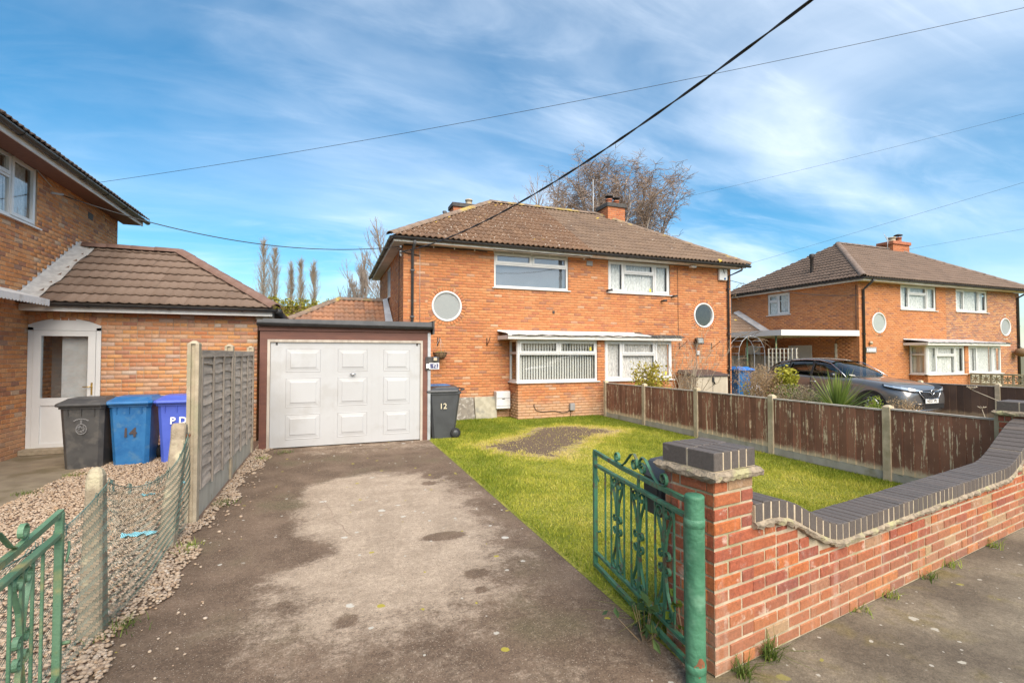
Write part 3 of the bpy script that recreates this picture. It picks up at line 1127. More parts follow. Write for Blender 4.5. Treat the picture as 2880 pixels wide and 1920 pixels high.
sheet('ground', -1500, 1500, -1500, 1500, -0.012, 'earth')
sheet('road', -120, 160, -8.4, -1.2, -0.008, 'road')
sheet('pavement', -30, 60, -1.2, 3.19, -0.004, 'pave', 60, 20)
sheet('driveway', -1.35, 1.87, -1.0, 9.86, 0.0, 'drive', 81, 272, drive_mask)
def slant(o, x0, ya, k, y1):
    # front edge follows the garden wall, which is not square to the houses
    n_ = len(o.data.vertices)
    a_ = np.empty(n_ * 3, dtype=np.float32)
    o.data.vertices.foreach_get('co', a_)
    a_ = a_.reshape(-1, 3)
    lo = a_[:, 1].min()
    t_ = (a_[:, 1] - lo) / (y1 - lo)
    s_ = ya + k * (a_[:, 0] - x0)
    a_[:, 1] = s_ + t_ * (y1 - s_)
    o.data.vertices.foreach_set('co', a_.ravel())
    if 'mask' in o.data.attributes:
        o.data.attributes['mask'].data.foreach_set('value', lawn_mask(a_[:, 0].astype(float), a_[:, 1].astype(float)).astype(np.float32))
    o.data.update()
    return o


lawn = slant(sheet('lawn', 1.874, 7.16, 2.3, 12.62, -0.001, 'lawn_soil', 88, 172, lawn_mask), 1.95, 2.19, .1495, 12.62)
sheet('gravel_bed', -3.5, -1.24, 1.4, 10.85, 0.004, 'gravel_base', 24, 80)
sheet('path', -4.95, -3.46, 1.4, 10.85, 0.008, 'path_slab', 4, 12)
sheet('garden_bed', 7.26, 12.9, 3.2, 12.6, 0.002, 'earth', 8, 8)
sheet('neighbour_drive', 12.9, 18.9, 2.7, 19.0, 0.001, 'right_drive', 8, 8)
sheet('far_garden', 16.3, 32.0, 2.7, 12.6, 0.004, 'lawn_soil', 6, 6)

# crack across the pale concrete
mb = MB()
ck = [(-.24, 6.62), (-.17, 6.4), (-.06, 6.15), (-.02, 5.95), (.03, 5.7), (.03, 5.5), (.08, 5.3), (.13, 5.22), (.14, 5.08), (.21, 4.86)]
for (a, b) in zip(ck, ck[1:]):
    w = .0035
    mb.add([(a[0] - w, a[1], .003), (a[0] + w, a[1], .003), (b[0] + w, b[1], .003), (b[0] - w, b[1], .003)], [(0, 1, 2, 3)])
struct(mb.build('driveway_crack', 'twig'))


# ------------------------------------------------------------------ pebbles
def scatter_mesh(name, V, F, pts, scl, rotz, tilt, mat, tint, parent=None, smooth=False):
    """copies of a small shape; scl (n,3)"""
    n = len(pts)
    V = np.asarray(V, float)
    P = V[None] * scl[:, None, :]
    ct, st = np.cos(tilt), np.sin(tilt)
    y = P[..., 1] * ct[:, None] - P[..., 2] * st[:, None]
    z = P[..., 1] * st[:, None] + P[..., 2] * ct[:, None]
    c, s_ = np.cos(rotz)[:, None], np.sin(rotz)[:, None]
    Q = np.stack([P[..., 0] * c - y * s_, P[..., 0] * s_ + y * c, z], -1) + pts[:, None, :]
    F = np.asarray(F)
    ff = F[None] + (np.arange(n) * len(V))[:, None, None]
    return mesh_np(name, Q.reshape(-1, 3), ff.reshape(-1, F.shape[1]), mat, parent, np.repeat(tint, len(F)), smooth)


bm = bmesh.new()
bmesh.ops.create_icosphere(bm, subdivisions=1, radius=1)
IV = np.array([v.co[:] for v in bm.verts])
IF_ = np.array([[v.index for v in f.verts] for f in bm.faces])
bm.free()
n = 52000
yy = 1.6 + 8.8 * RNG.random(n) ** 1.45
xe = -1.12 + .07 * np.sin(yy * 3.1) + .05 * np.sin(yy * 7.7 + 1) + np.clip((yy - 6.5) / 3, 0, 1) * .18
xx = -3.48 + (xe + 3.48) * RNG.random(n)
keep = ~((xx > -1.40) & (xx < -1.26) & (yy > 5.8))
xx, yy = xx[keep], yy[keep]
n = len(xx)
stray = 150
sx_ = -1.17 + np.abs(RNG.normal(0, .22, stray))
sy_ = 2.0 + 6.5 * RNG.random(stray)
rad = .0095 * np.exp(RNG.normal(0, .28, n)) + .002
P = np.stack([xx, yy, .008 + rad * RNG.uniform(.2, .9, n)], 1)
SC = np.stack([rad * RNG.uniform(1.0, 1.5, n), rad * RNG.uniform(.8, 1.15, n), rad * RNG.uniform(.5, .8, n)], 1)
P2 = np.stack([sx_, sy_, np.full(stray, .008)], 1)
r2 = .010 * np.exp(RNG.normal(0, .35, stray))
S2 = np.stack([r2 * 1.3, r2, r2 * .6], 1)
P, SC = np.concatenate([P, P2]), np.concatenate([SC, S2])
o = scatter_mesh('gravel', IV, IF_, P, SC, RNG.random(len(P)) * 6.28, RNG.normal(0, .3, len(P)), 'pebble_many', RNG.random(len(P)), smooth=True)
o['kind'] = 'stuff'
tag(o, 'rounded pinkish beige pebbles spread behind the wire fence', 'gravel')

# ------------------------------------------------------------------ grass
n = 190000
yy = 2.35 + 10.2 * RNG.random(n) ** 1.35
xx = 1.90 + 5.22 * RNG.random(n)
sd = poly_sd(xx, yy, SOIL) + .16 * np.sin(xx * 7 + 2 * np.sin(yy * 5)) * np.sin(yy * 8 + 1.3 * np.sin(xx * 6)) + .09 * np.sin(xx * 19 + 2 * yy) * np.sin(yy * 17)
keep = (sd < .04 - .30 * RNG.random(n) ** 1.5) | (RNG.random(n) < .05) & ~((yy > 11.93) & (xx > 4.64))
# pillar, wall and bare strip along the front wall
keep &= (yy > 2.50 + .148 * (xx - 1.9))
xx, yy, sd = xx[keep], yy[keep], sd[keep]
n = len(xx)
hgt = RNG.uniform(.012, .040, n) * (1 + .45 * np.sin(xx * 2.3 + yy) * np.sin(yy * 1.7) + .3 * np.sin(xx * 9 + 2 * np.sin(yy * 6)) * np.sin(yy * 8))
wid = RNG.uniform(.0022, .0040, n) * (1 + yy * .10)
a = RNG.random(n) * 6.28
lean = RNG.uniform(.1, .9, n) * hgt
b0 = np.stack([xx - np.cos(a) * wid, yy - np.sin(a) * wid, np.zeros(n)], 1)
b1 = np.stack([xx + np.cos(a) * wid, yy + np.sin(a) * wid, np.zeros(n)], 1)
la = RNG.random(n) * 6.28
tp = np.stack([xx + np.cos(la) * lean, yy + np.sin(la) * lean, hgt], 1)
V = np.stack([b0, b1, tp], 1).reshape(-1, 3)
F = np.arange(3 * n).reshape(-1, 3)
pat = .42 + .30 * np.sin(xx * 1.9 + .6 * np.sin(yy * 1.3)) * np.sin(yy * 1.1 + .8 * np.sin(xx * 1.7)) + .20 * np.sin(xx * 5.3 + 1.5 * np.sin(yy * 3.1)) * np.sin(yy * 4.1 + xx) + .12 * np.sin(xx * 13 + yy * 3) * np.sin(yy * 11 - xx * 4)
near_soil = np.clip(1 + (sd + .30) / .3, 0, 1.6)
green = np.clip((yy - 9.2) / 1.5, 0, 1) * .35 + np.clip((xx - 6.5) / .5, 0, 1) * .25 + np.clip((2.6 - xx) / .6, 0, 1) * .15
ti = np.clip(.12 + .62 * pat + RNG.normal(0, .16, n) - green + near_soil * .35, 0, .97)
o = mesh_np('grass', V, F, 'grass_leaf', None, ti)
o['kind'] = 'stuff'
tag(o, 'short yellow green grass of the front lawn', 'grass')
# ------------------------------------------------------------------ windows
def win(parent, fr, u0, u1, z0, z1, panes, bars, sashes=(), inset=0.04, dep=0.06, b=0.055, glass='glass', sill=True, back=None, frame='white_upvc', sticker=None):
    """panes: (u0,u1,z0,z1) fractions; bars: ('v',u,z0,z1) / ('h',z,u0,u1) fractions; sashes: index of panes with an opening frame"""
    W_, H_ = u1 - u0, z1 - z0
    n0, n1 = -inset - dep, -inset
    mb = MB()
    fr.box(mb, u0, u0 + b, n0, n1, z0, z1)
    fr.box(mb, u1 - b, u1, n0, n1, z0, z1)
    fr.box(mb, u0 + b, u1 - b, n0, n1, z0, z0 + b)
    fr.box(mb, u0 + b, u1 - b, n0, n1, z1 - b, z1)
    for t, c, a, e in bars:
        if t == 'v':
            fr.box(mb, u0 + c * W_ - b * .5, u0 + c * W_ + b * .5, n0, n1 - .002, z0 + a * H_ + (b if a <= 0 else 0), z0 + e * H_ - (b if e >= 1 else 0))
        else:
            fr.box(mb, u0 + a * W_ + b * .5, u0 + e * W_ - b * .5, n0, n1 - .003, z0 + c * H_ - b * .5, z0 + c * H_ + b * .5)
    w = mb.build('window', frame, parent)
    for i, (a, e, c, d) in enumerate(panes):
        pa, pe, pc_, pd = u0 + a * W_ + (b if a <= 0 else b / 2), u0 + e * W_ - (b if e >= 1 else b / 2), z0 + c * H_ + (b if c <= 0 else b / 2), z0 + d * H_ - (b if d >= 1 else b / 2)
        if i in sashes:
            s = MB()
            k = .048
            n2, n3 = n1 - .03, n1 + .014
            fr.box(s, pa - .012, pa + k, n2, n3, pc_ - .012, pd + .012)
            fr.box(s, pe - k, pe + .012, n2, n3, pc_ - .012, pd + .012)
            fr.box(s, pa + k, pe - k, n2, n3, pc_ - .012, pc_ + k)
            fr.box(s, pa + k, pe - k, n2, n3, pd - k, pd + .012)
            s.build('sash', frame, w)
            pa, pe, pc_, pd = pa + k, pe - k, pc_ + k, pd - k
        g = MB()
        fr.box(g, pa, pe, n1 - .034, n1 - .028, pc_, pd)
        g.build('pane', glass, w)
        if back:
            back(w, fr, pa - .03, pe + .03, pc_ - .03, pd + .03, n0 - .06, i)
        if sticker == i:
            s = MB()
            fr.box(s, pe - .12, pe - .06, n1 - .027, n1 - .025, pc_ + .02, pc_ + .12)
            s.build('sticker', 'yellow_sticker', w)
    if sill:
        s = MB()
        s.hexa([fr.p(u0 - .06, .05, z0 - .035), fr.p(u1 + .06, .05, z0 - .035), fr.p(u1 + .06, n0, z0 - .035), fr.p(u0 - .06, n0, z0 - .035),
                fr.p(u0 - .06, .05, z0 - .012), fr.p(u1 + .06, .05, z0 - .012), fr.p(u1 + .06, n0, z0 + .004), fr.p(u0 - .06, n0, z0 + .004)])
        s.build('sill', 'white_upvc', w)
    return w


def curtain(mat, folds=9, amp=.028):
    def f(w, fr, a, e, c, d, n, i):
        K = max(12, int((e - a) / .02))
        mb = MB()
        vs = []
        for k in range(K + 1):
            u = a + (e - a) * k / K
            o = amp * (sin(u * folds * 6.28) + .5 * sin(u * folds * 2.3 * 6.28 + 1))
            vs += [fr.p(u, n + o, c), fr.p(u, n + o, d)]
        mb.add(vs, [(2 * k, 2 * k + 2, 2 * k + 3, 2 * k + 1) for k in range(K)], True)
        mb.build('curtain', mat, w)
    return f


def vertical_blind(w, fr, a, e, c, d, n, i):
    k = int((e - a) / .078)
    me = None
    for q in range(k):
        u = a + (e - a) * (q + .5) / k
        mb = MB()
        da = .50
        du, dn = .042 * cos(da), -.042 * sin(da)
        mb.hexa([fr.p(u - du, n - dn, c), fr.p(u + du, n + dn, c), fr.p(u + du + .001, n + dn - .0012, c), fr.p(u - du + .001, n - dn - .0012, c),
                 fr.p(u - du, n - dn, d), fr.p(u + du, n + dn, d), fr.p(u + du + .001, n + dn - .0012, d), fr.p(u - du + .001, n - dn - .0012, d)])
        mb.build('blind_slat', 'blind_slat', w)


def venetian(mat):
    def f(w, fr, a, e, c, d, n, i):
        mb = MB()
        k = int((d - c) / .026)
        for q in range(k):
            z = c + (d - c) * (q + .5) / k
            mb.hexa([fr.p(a, n + .004, z - .014), fr.p(e, n + .004, z - .014), fr.p(e, n - .006, z + .012), fr.p(a, n - .006, z + .012),
                     fr.p(a, n + .006, z - .014), fr.p(e, n + .006, z - .014), fr.p(e, n - .004, z + .013), fr.p(a, n - .004, z + .013)])
        mb.build('blind', mat, w)
    return f


def round_win(parent, fr, u, z, r, glass, plant=False):
    mb = MB()
    n = 40
    prof = [(r + .004, -.06), (r + .004, .012), (r - .012, .022), (r - .040, .018), (r - .055, -.01), (r - .055, -.06)]
    vs = []
    for (rr, d) in prof:
        vs += [fr.p(u + rr * cos(2 * pi * k / n), d, z + rr * sin(2 * pi * k / n)) for k in range(n)]
    mb.add(vs, [(i * n + k, i * n + (k + 1) % n, (i + 1) * n + (k + 1) % n, (i + 1) * n + k) for i in range(len(prof) - 1) for k in range(n)], True)
    w = mb.build('round_window', 'white_upvc', parent)
    g = MB()
    rr = r - .055
    ring = [fr.p(u + rr * cos(2 * pi * k / n), -.02, z + rr * sin(2 * pi * k / n)) for k in range(n)]
    ring2 = [fr.p(u + rr * cos(2 * pi * k / n), -.026, z + rr * sin(2 * pi * k / n)) for k in range(n)]
    g.add(ring + ring2, [tuple(range(n)), tuple(range(2 * n - 1, n - 1, -1))])
    g.build('pane', glass, w)
    return w


def box_part(name, mat, parent, x0, x1, y0, y1, z0, z1, bevel=0):
    return MB().box(x0, x1, y0, y1, z0, z1).build(name, mat, parent, bevel=bevel)


def downpipe(parent, pts, mat='dark_pipe', r=.034, clips=()):
    d = MB().tube(pts, r, 10).build('downpipe', mat, parent)
    for p in clips:
        MB().box(p[0] - .05, p[0] + .05, p[1] - .042, p[1] + .05, p[2] - .02, p[2] + .02).build('pipe_clip', mat, d)
    return d


def chimney(root, x0, x1, y0, y1, z0, z1, pots, cap='dark'):
    pc = Pieces(root, 'chimney_brick', BV, BF, 'chimney_bricks', 90)
    for (O, a, w_) in (((x0, y0, 0), 0, x1 - x0), ((x0, y1, 0), -pi / 2, y1 - y0)):
        brick_wall(pc, 'chimney_side', Fr(O, a), w_, z1, 'chimney_brick', 'mortar_grey', z0=z0, u0=0 if a == 0 else 0.0, seed=3)
    pc.done()
    core = box_part('chimney_stack', 'mortar_grey', root, x0 + .01, x1 - .01, y0 + .02, y1 - .01, z0, z1)
    if cap == 'dark':
        box_part('chimney_cap', 'felt_dark', root, x0 - .05, x1 + .05, y0 - .05, y1 + .05, z1, z1 + .15, bevel=.01)
        zt = z1 + .15
    else:
        box_part('chimney_cap', 'pot_red', root, x0 - .06, x1 + .06, y0 - .06, y1 + .06, z1 - .16, z1, bevel=.015)
        zt = z1
    for (px_, py_, r, h, mat, cowl) in pots:
        p = MB().lathe([(r * 1.05, 0), (r, h * .5), (r * .95, h), (r * 1.12, h), (r * 1.12, h + .05), (r * .8, h + .05), (r * .7, h - .1)], 16, (px_, py_, zt)).build('chimney_pot', mat, root)
        if cowl:
            mb = MB()
            for k in range(4):
                a = k * pi / 2 + .4
                mb.tube([(px_ + r * .8 * cos(a), py_ + r * .8 * sin(a), zt + h), (px_ + r * .8 * cos(a), py_ + r * .8 * sin(a), zt + h + .16)], .01, 5)
            mb.lathe([(0.001, .24), (r * 1.0, .2), (r * 1.45, .15), (r * 1.4, .14), (0.001, .2)], 16, (px_, py_, zt + h))
            mb.build('cowl', 'black_iron', p)


def semi_pair(ox, zo, label, group, cfg):
    """pair of semi-detached houses; ox shifts it along the street"""
    XL, XR, YF, YB = 1.74 + ox, 12.62 + ox, 12.6, 18.9
    root = thing('semi_detached_house', label, 'house', ((XL + XR) / 2, 15.7, 0), 0, group)
    pc = Pieces(root, 'brick', BV, BF, 'brickwork')
    fr = Fr((XL, YF, 0), 0)
    U = lambda x: x - 1.74
    H = 4.58 + zo
    up1 = (U(4.21), U(6.50), 3.585 + zo, 4.575 + zo)
    up2 = (U(7.85), U(10.13), 3.61 + zo, 4.575 + zo)
    bayo = (U(4.85), U(9.55), 1.05 + zo, 2.05 + zo)
    circ = [(U(2.885), 3.0 + zo, .405), (U(11.475), 3.0 + zo, .405)]
    m1, m2, mort = cfg['brick'], cfg.get('brick2'), cfg['mortar']
    if m2:
        # two halves in different bricks
        half = U(7.15)
        brick_wall(pc, 'front_wall', fr, half, H, m1, mort, [up1, (bayo[0], half + .5, bayo[2], bayo[3])], circ[:1], ring=m1, seed=1)
        fr2 = Fr((XL + half, YF, 0), 0)
        brick_wall(pc, 'front_wall', fr2, XR - XL - half, H, m2, cfg['mortar2'], [tuple([up2[0] - half, up2[1] - half, up2[2], up2[3]]), (-.5, bayo[1] - half, bayo[2], bayo[3])], [(circ[1][0] - half, circ[1][1], circ[1][2])], ring=m2, seed=2)
    else:
        brick_wall(pc, 'front_wall', fr, XR - XL, H, m1, mort, [up1, up2, bayo], circ, ring=m1, seed=1)
    fs = Fr((XL, YB, 0), -pi / 2)
    sw = cfg['side_win']
    so = [(YB - sw[1], YB - sw[0], sw[2], sw[3])]
    if cfg.get('side_door'):
        d = cfg['side_door']
        so.append((YB - d[1], YB - d[0], 0.0, d[2]))
    brick_wall(pc, 'side_wall', fs, YB - YF - .055, H, m1, mort, so, z0=cfg.get('side_z0', 0.0), seed=4)
    mb = MB()
    mb.add([(XR, YF, 0), (XR, YB, 0), (XR, YB, H), (XR, YF, H)], [(0, 1, 2, 3)])
    mb.add([(XL, YB, 0), (XR, YB, 0), (XR, YB, H), (XL, YB, H)], [(0, 1, 2, 3)])
    mb.build('rear_wall', mort, root)
    # inside, seen through the panes
    rm = MB()
    rm.box(XL + .3, XR - .3, YF + 1.6, YF + 1.7, .1, H - .05)
    rm.build('inner_wall', 'room_wall', root)
    MB().box(XL + .15, XR - .2, YF + .11, YF + 1.6, 2.38 + zo, 2.44 + zo).build('floor', 'room_dark', root)
    # bay
    BY, BX0, BX1 = 11.95, 4.66 + ox, 9.67 + ox
    fb = Fr((BX0, BY, 0), 0)
    brick_wall(pc, 'bay_wall', fb, BX1 - BX0, .955 + zo, m1, mort, seed=6)
    fp = Fr((7.085 + ox, BY, 0), 0)
    brick_wall(pc, 'bay_pier', fp, .24, 2.12 + zo, m1, mort, z0=.955 + zo, seed=7)
    fl = Fr((BX0, YF, 0), -pi / 2)
    brick_wall(pc, 'bay_side_wall', fl, YF - BY - .055, .955 + zo, m1, mort, seed=8)
    pc.done()
    m = MB()
    m.box(XL + .008, XL + .06, YF + .008, YF + .06, 0, H - .002)
    m.box(BX0 + .008, BX0 + .06, BY + .008, BY + .06, 0, .95 + zo)
    m.build('corner_core', mort, root)
    f0 = Fr((ox, BY, 0), 0)
    zb0, zb1 = .985 + zo, 2.125 + zo
    cfg['bay_left'](root, f0, zb0, zb1)
    cfg['bay_right'](root, f0, zb0, zb1)
    flw = Fr((BX0, YF, 0), -pi / 2)
    win(root, flw, .03, YF - BY - .06, zb0, zb1, [(0, 1, 0, .68), (0, 1, .68, 1)], [('h', .68, 0, 1)], inset=-.01, dep=.05, b=.06, back=cfg.get('bay_side_back'))
    # bay roof: fascia, lead
    mb = MB()
    mb.box(4.31 + ox, 9.87 + ox, BY - .20, BY - .165, zb1, zb1 + .105)
    mb.box(4.31 + ox, 4.345 + ox, BY - .165, YF - .002, zb1, zb1 + .105)
    mb.box(4.345 + ox, 9.87 + ox, BY - .165, YF - .005, zb1 + .002, zb1 + .02)
    fa = mb.build('bay_fascia', 'old_white', root)
    K = 24
    x0, x1 = 4.30 + ox, 9.93 + ox
    rn = random.Random(9)
    vs = []
    for k in range(K + 1):
        x = x0 + (x1 - x0) * k / K
        jz = rn.uniform(-.012, .014)
        jy = rn.uniform(-.015, .01)
        hi = .24 if k < K * .86 else .15
        vs += [(x, BY - .225 + jy, zb1 + .085 + jz), (x, BY - .225 + jy, zb1 + .125 + jz), (x, BY - .05, zb1 + .165 + jz * .5), (x, YF - .03, zb1 + hi), (x, YF - .003, zb1 + hi + .03)]
    fs_ = []
    for k in range(K):
        for q in range(4):
            a = k * 5 + q
            fs_.append((a, a + 5, a + 6, a + 1))
    half = int(K * cfg.get('lead_split', 1.0))
    for nm, mt, ra in (('bay_roof', cfg.get('lead', 'lead'), range(0, half)), ('bay_roof', 'felt_dark', range(half, K))):
        fl_ = [q for i, q in enumerate(fs_) if (i // 4) in ra]
        if fl_:
            m = MB()
            m.add(vs, fl_)
            rf = m.build(nm, mt, root)
            bmx = bmesh.new()
            bmx.from_mesh(rf.data)
            bmesh.ops.delete(bmx, geom=[v for v in bmx.verts if not v.link_faces], context='VERTS')
            bmx.to_mesh(rf.data)
            bmx.free()
    rn = random.Random(12)
    m = MB()
    for k in range(16):
        x = x0 + .1 + (x1 - x0 - .3) * k / 16
        m.tube([(x, BY - .232, zb1 + .10 + rn.uniform(-.008, .008)), (x + .2, BY - .236, zb1 + .108 + rn.uniform(-.01, .01)), (x + .4, BY - .232, zb1 + .10 + rn.uniform(-.008, .008))], [.008, .015, .008], 5)
    m.build('felt_edge', 'felt_dark', root)
    # upper windows
    cfg['up_left'](root, fr, up1)
    cfg['up_right'](root, fr, up2)
    round_win(root, fr, circ[0][0], circ[0][1], .405, cfg['round'][0])
    round_win(root, fr, circ[1][0], circ[1][1], .405, cfg['round'][1])
    cfg['side'](root, fs, so[0])
    # roof
    ZE, ZR = 4.66 + zo, 6.92 + zo
    YE, YR, YE2 = 12.15, 15.75, 19.35
    xl, xr, rl, rr = 1.36 + ox, 13.02 + ox, 5.10 + ox, 9.35 + ox
    A, B, Cc, D = (xl, YE, ZE), (xr, YE, ZE), (rr, YR, ZR), (rl, YR, ZR)
    E_, F_ = (xl, YE2, ZE), (xr, YE2, ZE)
    mb = MB()
    mb.add([A, B, Cc, D, E_, F_], [(0, 1, 2, 3), (0, 3, 4), (1, 5, 2), (5, 4, 3, 2), (0, 4, 5, 1)])
    roof = mb.build('roof', 'roof_deck', root)
    tv, tf = tile_mesh(.30, .36, cfg.get('amp', .034), waves=2, rise=.042, thick=.034)
    tp = Pieces(root, 'roof_tile', tv, tf, 'roof_tiles', smooth=True)
    tile_slope(tp, roof, A, B, Cc, D, .30, .302, .36, cfg['tiles'], seed=2)
    if cfg.get('side_tiles'):
        tile_slope(tp, roof, E_, A, D, D, .30, .302, .36, cfg['side_tiles'], seed=3)
    tp.done()
    up = .035
    v3 = lambda p, dz=up: (p[0], p[1], p[2] + dz)
    ridge_run(roof, 'ridge_tile', v3(D), v3(Cc), .13, .42, cfg['ridge'])
    ridge_run(roof, 'hip_tile', v3(A, .03), v3(D), .12, .40, cfg['ridge'])
    ridge_run(roof, 'hip_tile', v3(B, .03), v3(Cc), .12, .40, cfg['ridge'])
    # eaves
    sp_ = cfg.get('soffit_split', 13.0) + ox
    zs = 4.575 + zo
    mb = MB()
    mb.box(xl + .09, sp_, YE + .07, YE + .095, zs - .02, ZE - .01)
    mb.box(xl + .09, xl + .115, YE + .095, YE2 - .07, zs - .02, ZE - .01)
    mb.build('fascia', 'white_paint', root)
    if sp_ < xr - .2:
        MB().box(sp_, xr - .09, YE + .09, YE + .112, zs + .01, ZE - .012).build('fascia', 'white_paint', root)
    mb = MB()
    mb.box(xl + .115, sp_, YE + .095, YF + .05, zs, zs + .015)
    mb.box(xl + .115, XL + .05, YF + .05, YE2 - .1, zs, zs + .015)
    mb.build('soffit', 'soffit_white', root)
    if sp_ < xr - .2:
        MB().box(sp_, xr - .1, YE + .112, YF + .05, zs + .02, zs + .035).build('soffit', 'white_paint', root)
    gutter(root, (xl - .02, YE + .015, ZE - .005), (xr + .02, YE + .015, ZE - .015))
    gutter(root, (xl + .03, YE2, ZE - .005), (xl + .03, YE - .02, ZE - .005))
    return root


# ---- pane layouts
def two_over_one(back, glass='glass', sticker=None):
    P = [(0, 1, 0, .66), (0, .5, .66, 1), (.5, 1, .66, 1)]
    B = [('h', .66, 0, 1), ('v', .5, .66, 1)]
    return lambda r, fr, o: win(r, fr, o[0], o[1], o[2], o[3], P, B, (1, 2), back=back, glass=glass, sticker=sticker)


def three_light(back, glass='glass', sticker=None, top=True):
    if top:
        P = [(0, .25, 0, 1), (.25, .74, 0, .64), (.25, .74, .64, 1), (.74, 1, 0, 1)]
        B = [('v', .25, 0, 1), ('v', .74, 0, 1), ('h', .64, .25, .74)]
        sa = (0, 2, 3)
    else:
        P = [(0, .27, 0, 1), (.27, .73, 0, 1), (.73, 1, 0, 1)]
        B = [('v', .27, 0, 1), ('v', .73, 0, 1)]
        sa = (0, 2)
    return lambda r, fr, o: win(r, fr, o[0], o[1], o[2], o[3], P, B, sa, back=back, glass=glass, sticker=sticker)


def bay_win(x0, x1, maker, inset=-.012):
    def f(r, f0, z0, z1):
        w = maker(r, f0, (x0, x1, z0, z1))
        return w
    return f


main = semi_pair(0.0, 0.0, 'orange brick semi-detached house with bay windows and white garage at its left side', 'brick semi-detached houses', dict(
    brick='house_brick', mortar='mortar_house', side_win=(15.5, 16.45, 3.55, 4.5), side_z0=2.2,
    tiles=lambda x: 'tile_brown' if x < 5.75 else 'tile_grey', ridge='ridge_brown', amp=.050, soffit_split=7.08, lead='old_white', lead_split=.80,
    round=('frosted', 'glass'),
    up_left=two_over_one(venetian('blind_grey'), 'glass_bright'), up_right=three_light(curtain('net'), sticker=1),
    side=lambda r, f, o: win(r, f, o[0], o[1], o[2], o[3], [(0, .5, 0, 1), (.5, 1, 0, 1)], [('v', .5, 0, 1)], inset=.02, back=venetian('blind_grey'), glass='glass_bright'),
    bay_left=bay_win(4.67, 7.085, two_over_one(vertical_blind, sticker=2)), bay_right=bay_win(7.325, 9.67, three_light(curtain('net_red', 11), sticker=3)),
    bay_side_back=None))

far = semi_pair(17.2, -.05, 'orange brick semi-detached house behind the parked grey car', 'brick semi-detached houses', dict(
    brick='h2_brick', brick2='h2_brick_pale', mortar='mortar_house', mortar2='mortar_pale', side_win=(15.57, 16.72, 3.5, 4.46), side_door=(14.55, 15.65, 2.1),
    tiles='tile_h2', side_tiles='tile_h2', ridge='ridge_h2', amp=.042, soffit_split=7.2, lead='lead', lead_split=.95,
    round=('frosted_pale', 'frosted'),
    up_left=three_light(curtain('net')), up_right=three_light(curtain('net'), top=False),
    side=lambda r, f, o: win(r, f, o[0], o[1], o[2], o[3], [(0, .46, 0, .64), (0, .46, .64, 1), (.46, 1, 0, 1)], [('v', .46, 0, 1), ('h', .64, 0, .46)], (1, 2), back=curtain('net')),
    bay_left=bay_win(4.67, 7.085, three_light(curtain('net', 6))), bay_right=bay_win(7.325, 9.67, three_light(venetian('net'), top=False)),
    bay_side_back=curtain('cream_curtain', 4)))

# ------------------------------------------------------------------ details of the near house
chimney(main, 4.12, 5.02, 17.0, 17.6, 5.6, 7.08, [(4.78, 17.3, .125, .20, 'pot_cream', False)])
chimney(main, 9.50, 10.24, 15.25, 16.0, 5.9, 7.16, [(9.70, 15.5, .11, .15, 'pot_red', True), (10.02, 15.5, .10, .12, 'pot_red', True)])
MB().lathe([(.055, 0), (.055, .38), (.08, .40), (.05, .5), (.085, .58), (.07, .62), (.001, .62)], 12, (3.80, 17.0, 6.25)).build('vent_pipe', 'grey_felt', main)
MB().tube([(9.35, 16.05, 6.3), (9.35, 16.05, 8.4)], .018, 6).build('aerial_mast', 'galv', main)
downpipe(main, [(1.965, 12.17, 4.60), (1.965, 12.2, 4.52), (1.965, 12.55, 4.40), (1.965, 12.55, .05)], 'grey_felt', .036, [(1.965, 12.55, z) for z in (3.9, 2.7)])
downpipe(main, [(12.72, 12.17, 4.60), (12.70, 12.2, 4.5), (12.47, 12.55, 4.33), (12.47, 12.55, .05)], 'dark_pipe', .034, [(12.47, 12.55, z) for z in (3.9, 2.4, 1.2)])
# cable run under the eaves, brackets, alarm, lights
mb = MB()
pts = [(1.75 + .25 * k, 12.565, 4.545 + .012 * sin(k * 1.9)) for k in range(10)]
mb.tube(pts, .016, 6)
pts = [(4.1 + .3 * k, 12.36, 4.565 + .008 * sin(k * 2.3)) for k in range(11)]
mb.tube(pts, .009, 5)
cab = mb.build('eaves_cable', 'cable', main)
for k in range(9):
    box_part('cable_clip', 'white_paint', cab, 2.5 + .56 * k, 2.53 + .56 * k, 12.54, 12.56, 4.52, 4.57)
MB().tube([(2.16, 12.585, 4.55), (2.165, 12.585, 2.5)], .006, 5).build('bell_wire', 'cable_pale', main)
MB().tube([(10.42, 12.585, 4.5), (10.43, 12.585, 2.35)], .006, 5).build('bell_wire', 'cable', main)
MB().tube([(1.728, 13.35, 4.5), (1.728, 13.36, 2.3)], .008, 5).build('bell_wire', 'cable', main)
br = MB()
br.tube([(1.55, 12.42, 4.40), (1.80, 12.58, 4.34), (2.15, 12.58, 4.30)], .012, 6)
br.tube([(1.62, 12.40, 4.20), (1.66, 12.45, 4.36), (1.70, 12.5, 4.5)], .020, 6)
br.build('cable_bracket', 'black_iron', main)
ins = MB()
for z in (4.24, 4.32, 4.46):
    ins.lathe([(.001, -.03), (.035, -.025), (.02, 0), (.035, .025), (.001, .03)], 10, (1.64, 12.42, z))
ins.build('insulator', 'galv', main)
al = box_part('alarm_box', 'white_upvc', main, 12.06, 12.40, 12.50, 12.595, 4.18, 4.56, bevel=.015)
MB().hexa([(12.24, 12.494, 4.42), (12.28, 12.494, 4.40), (12.28, 12.499, 4.40), (12.24, 12.499, 4.42), (12.19, 12.494, 4.54), (12.23, 12.494, 4.54), (12.23, 12.499, 4.54), (12.19, 12.499, 4.54)]).build('alarm_mark', 'lettering_dark', al)
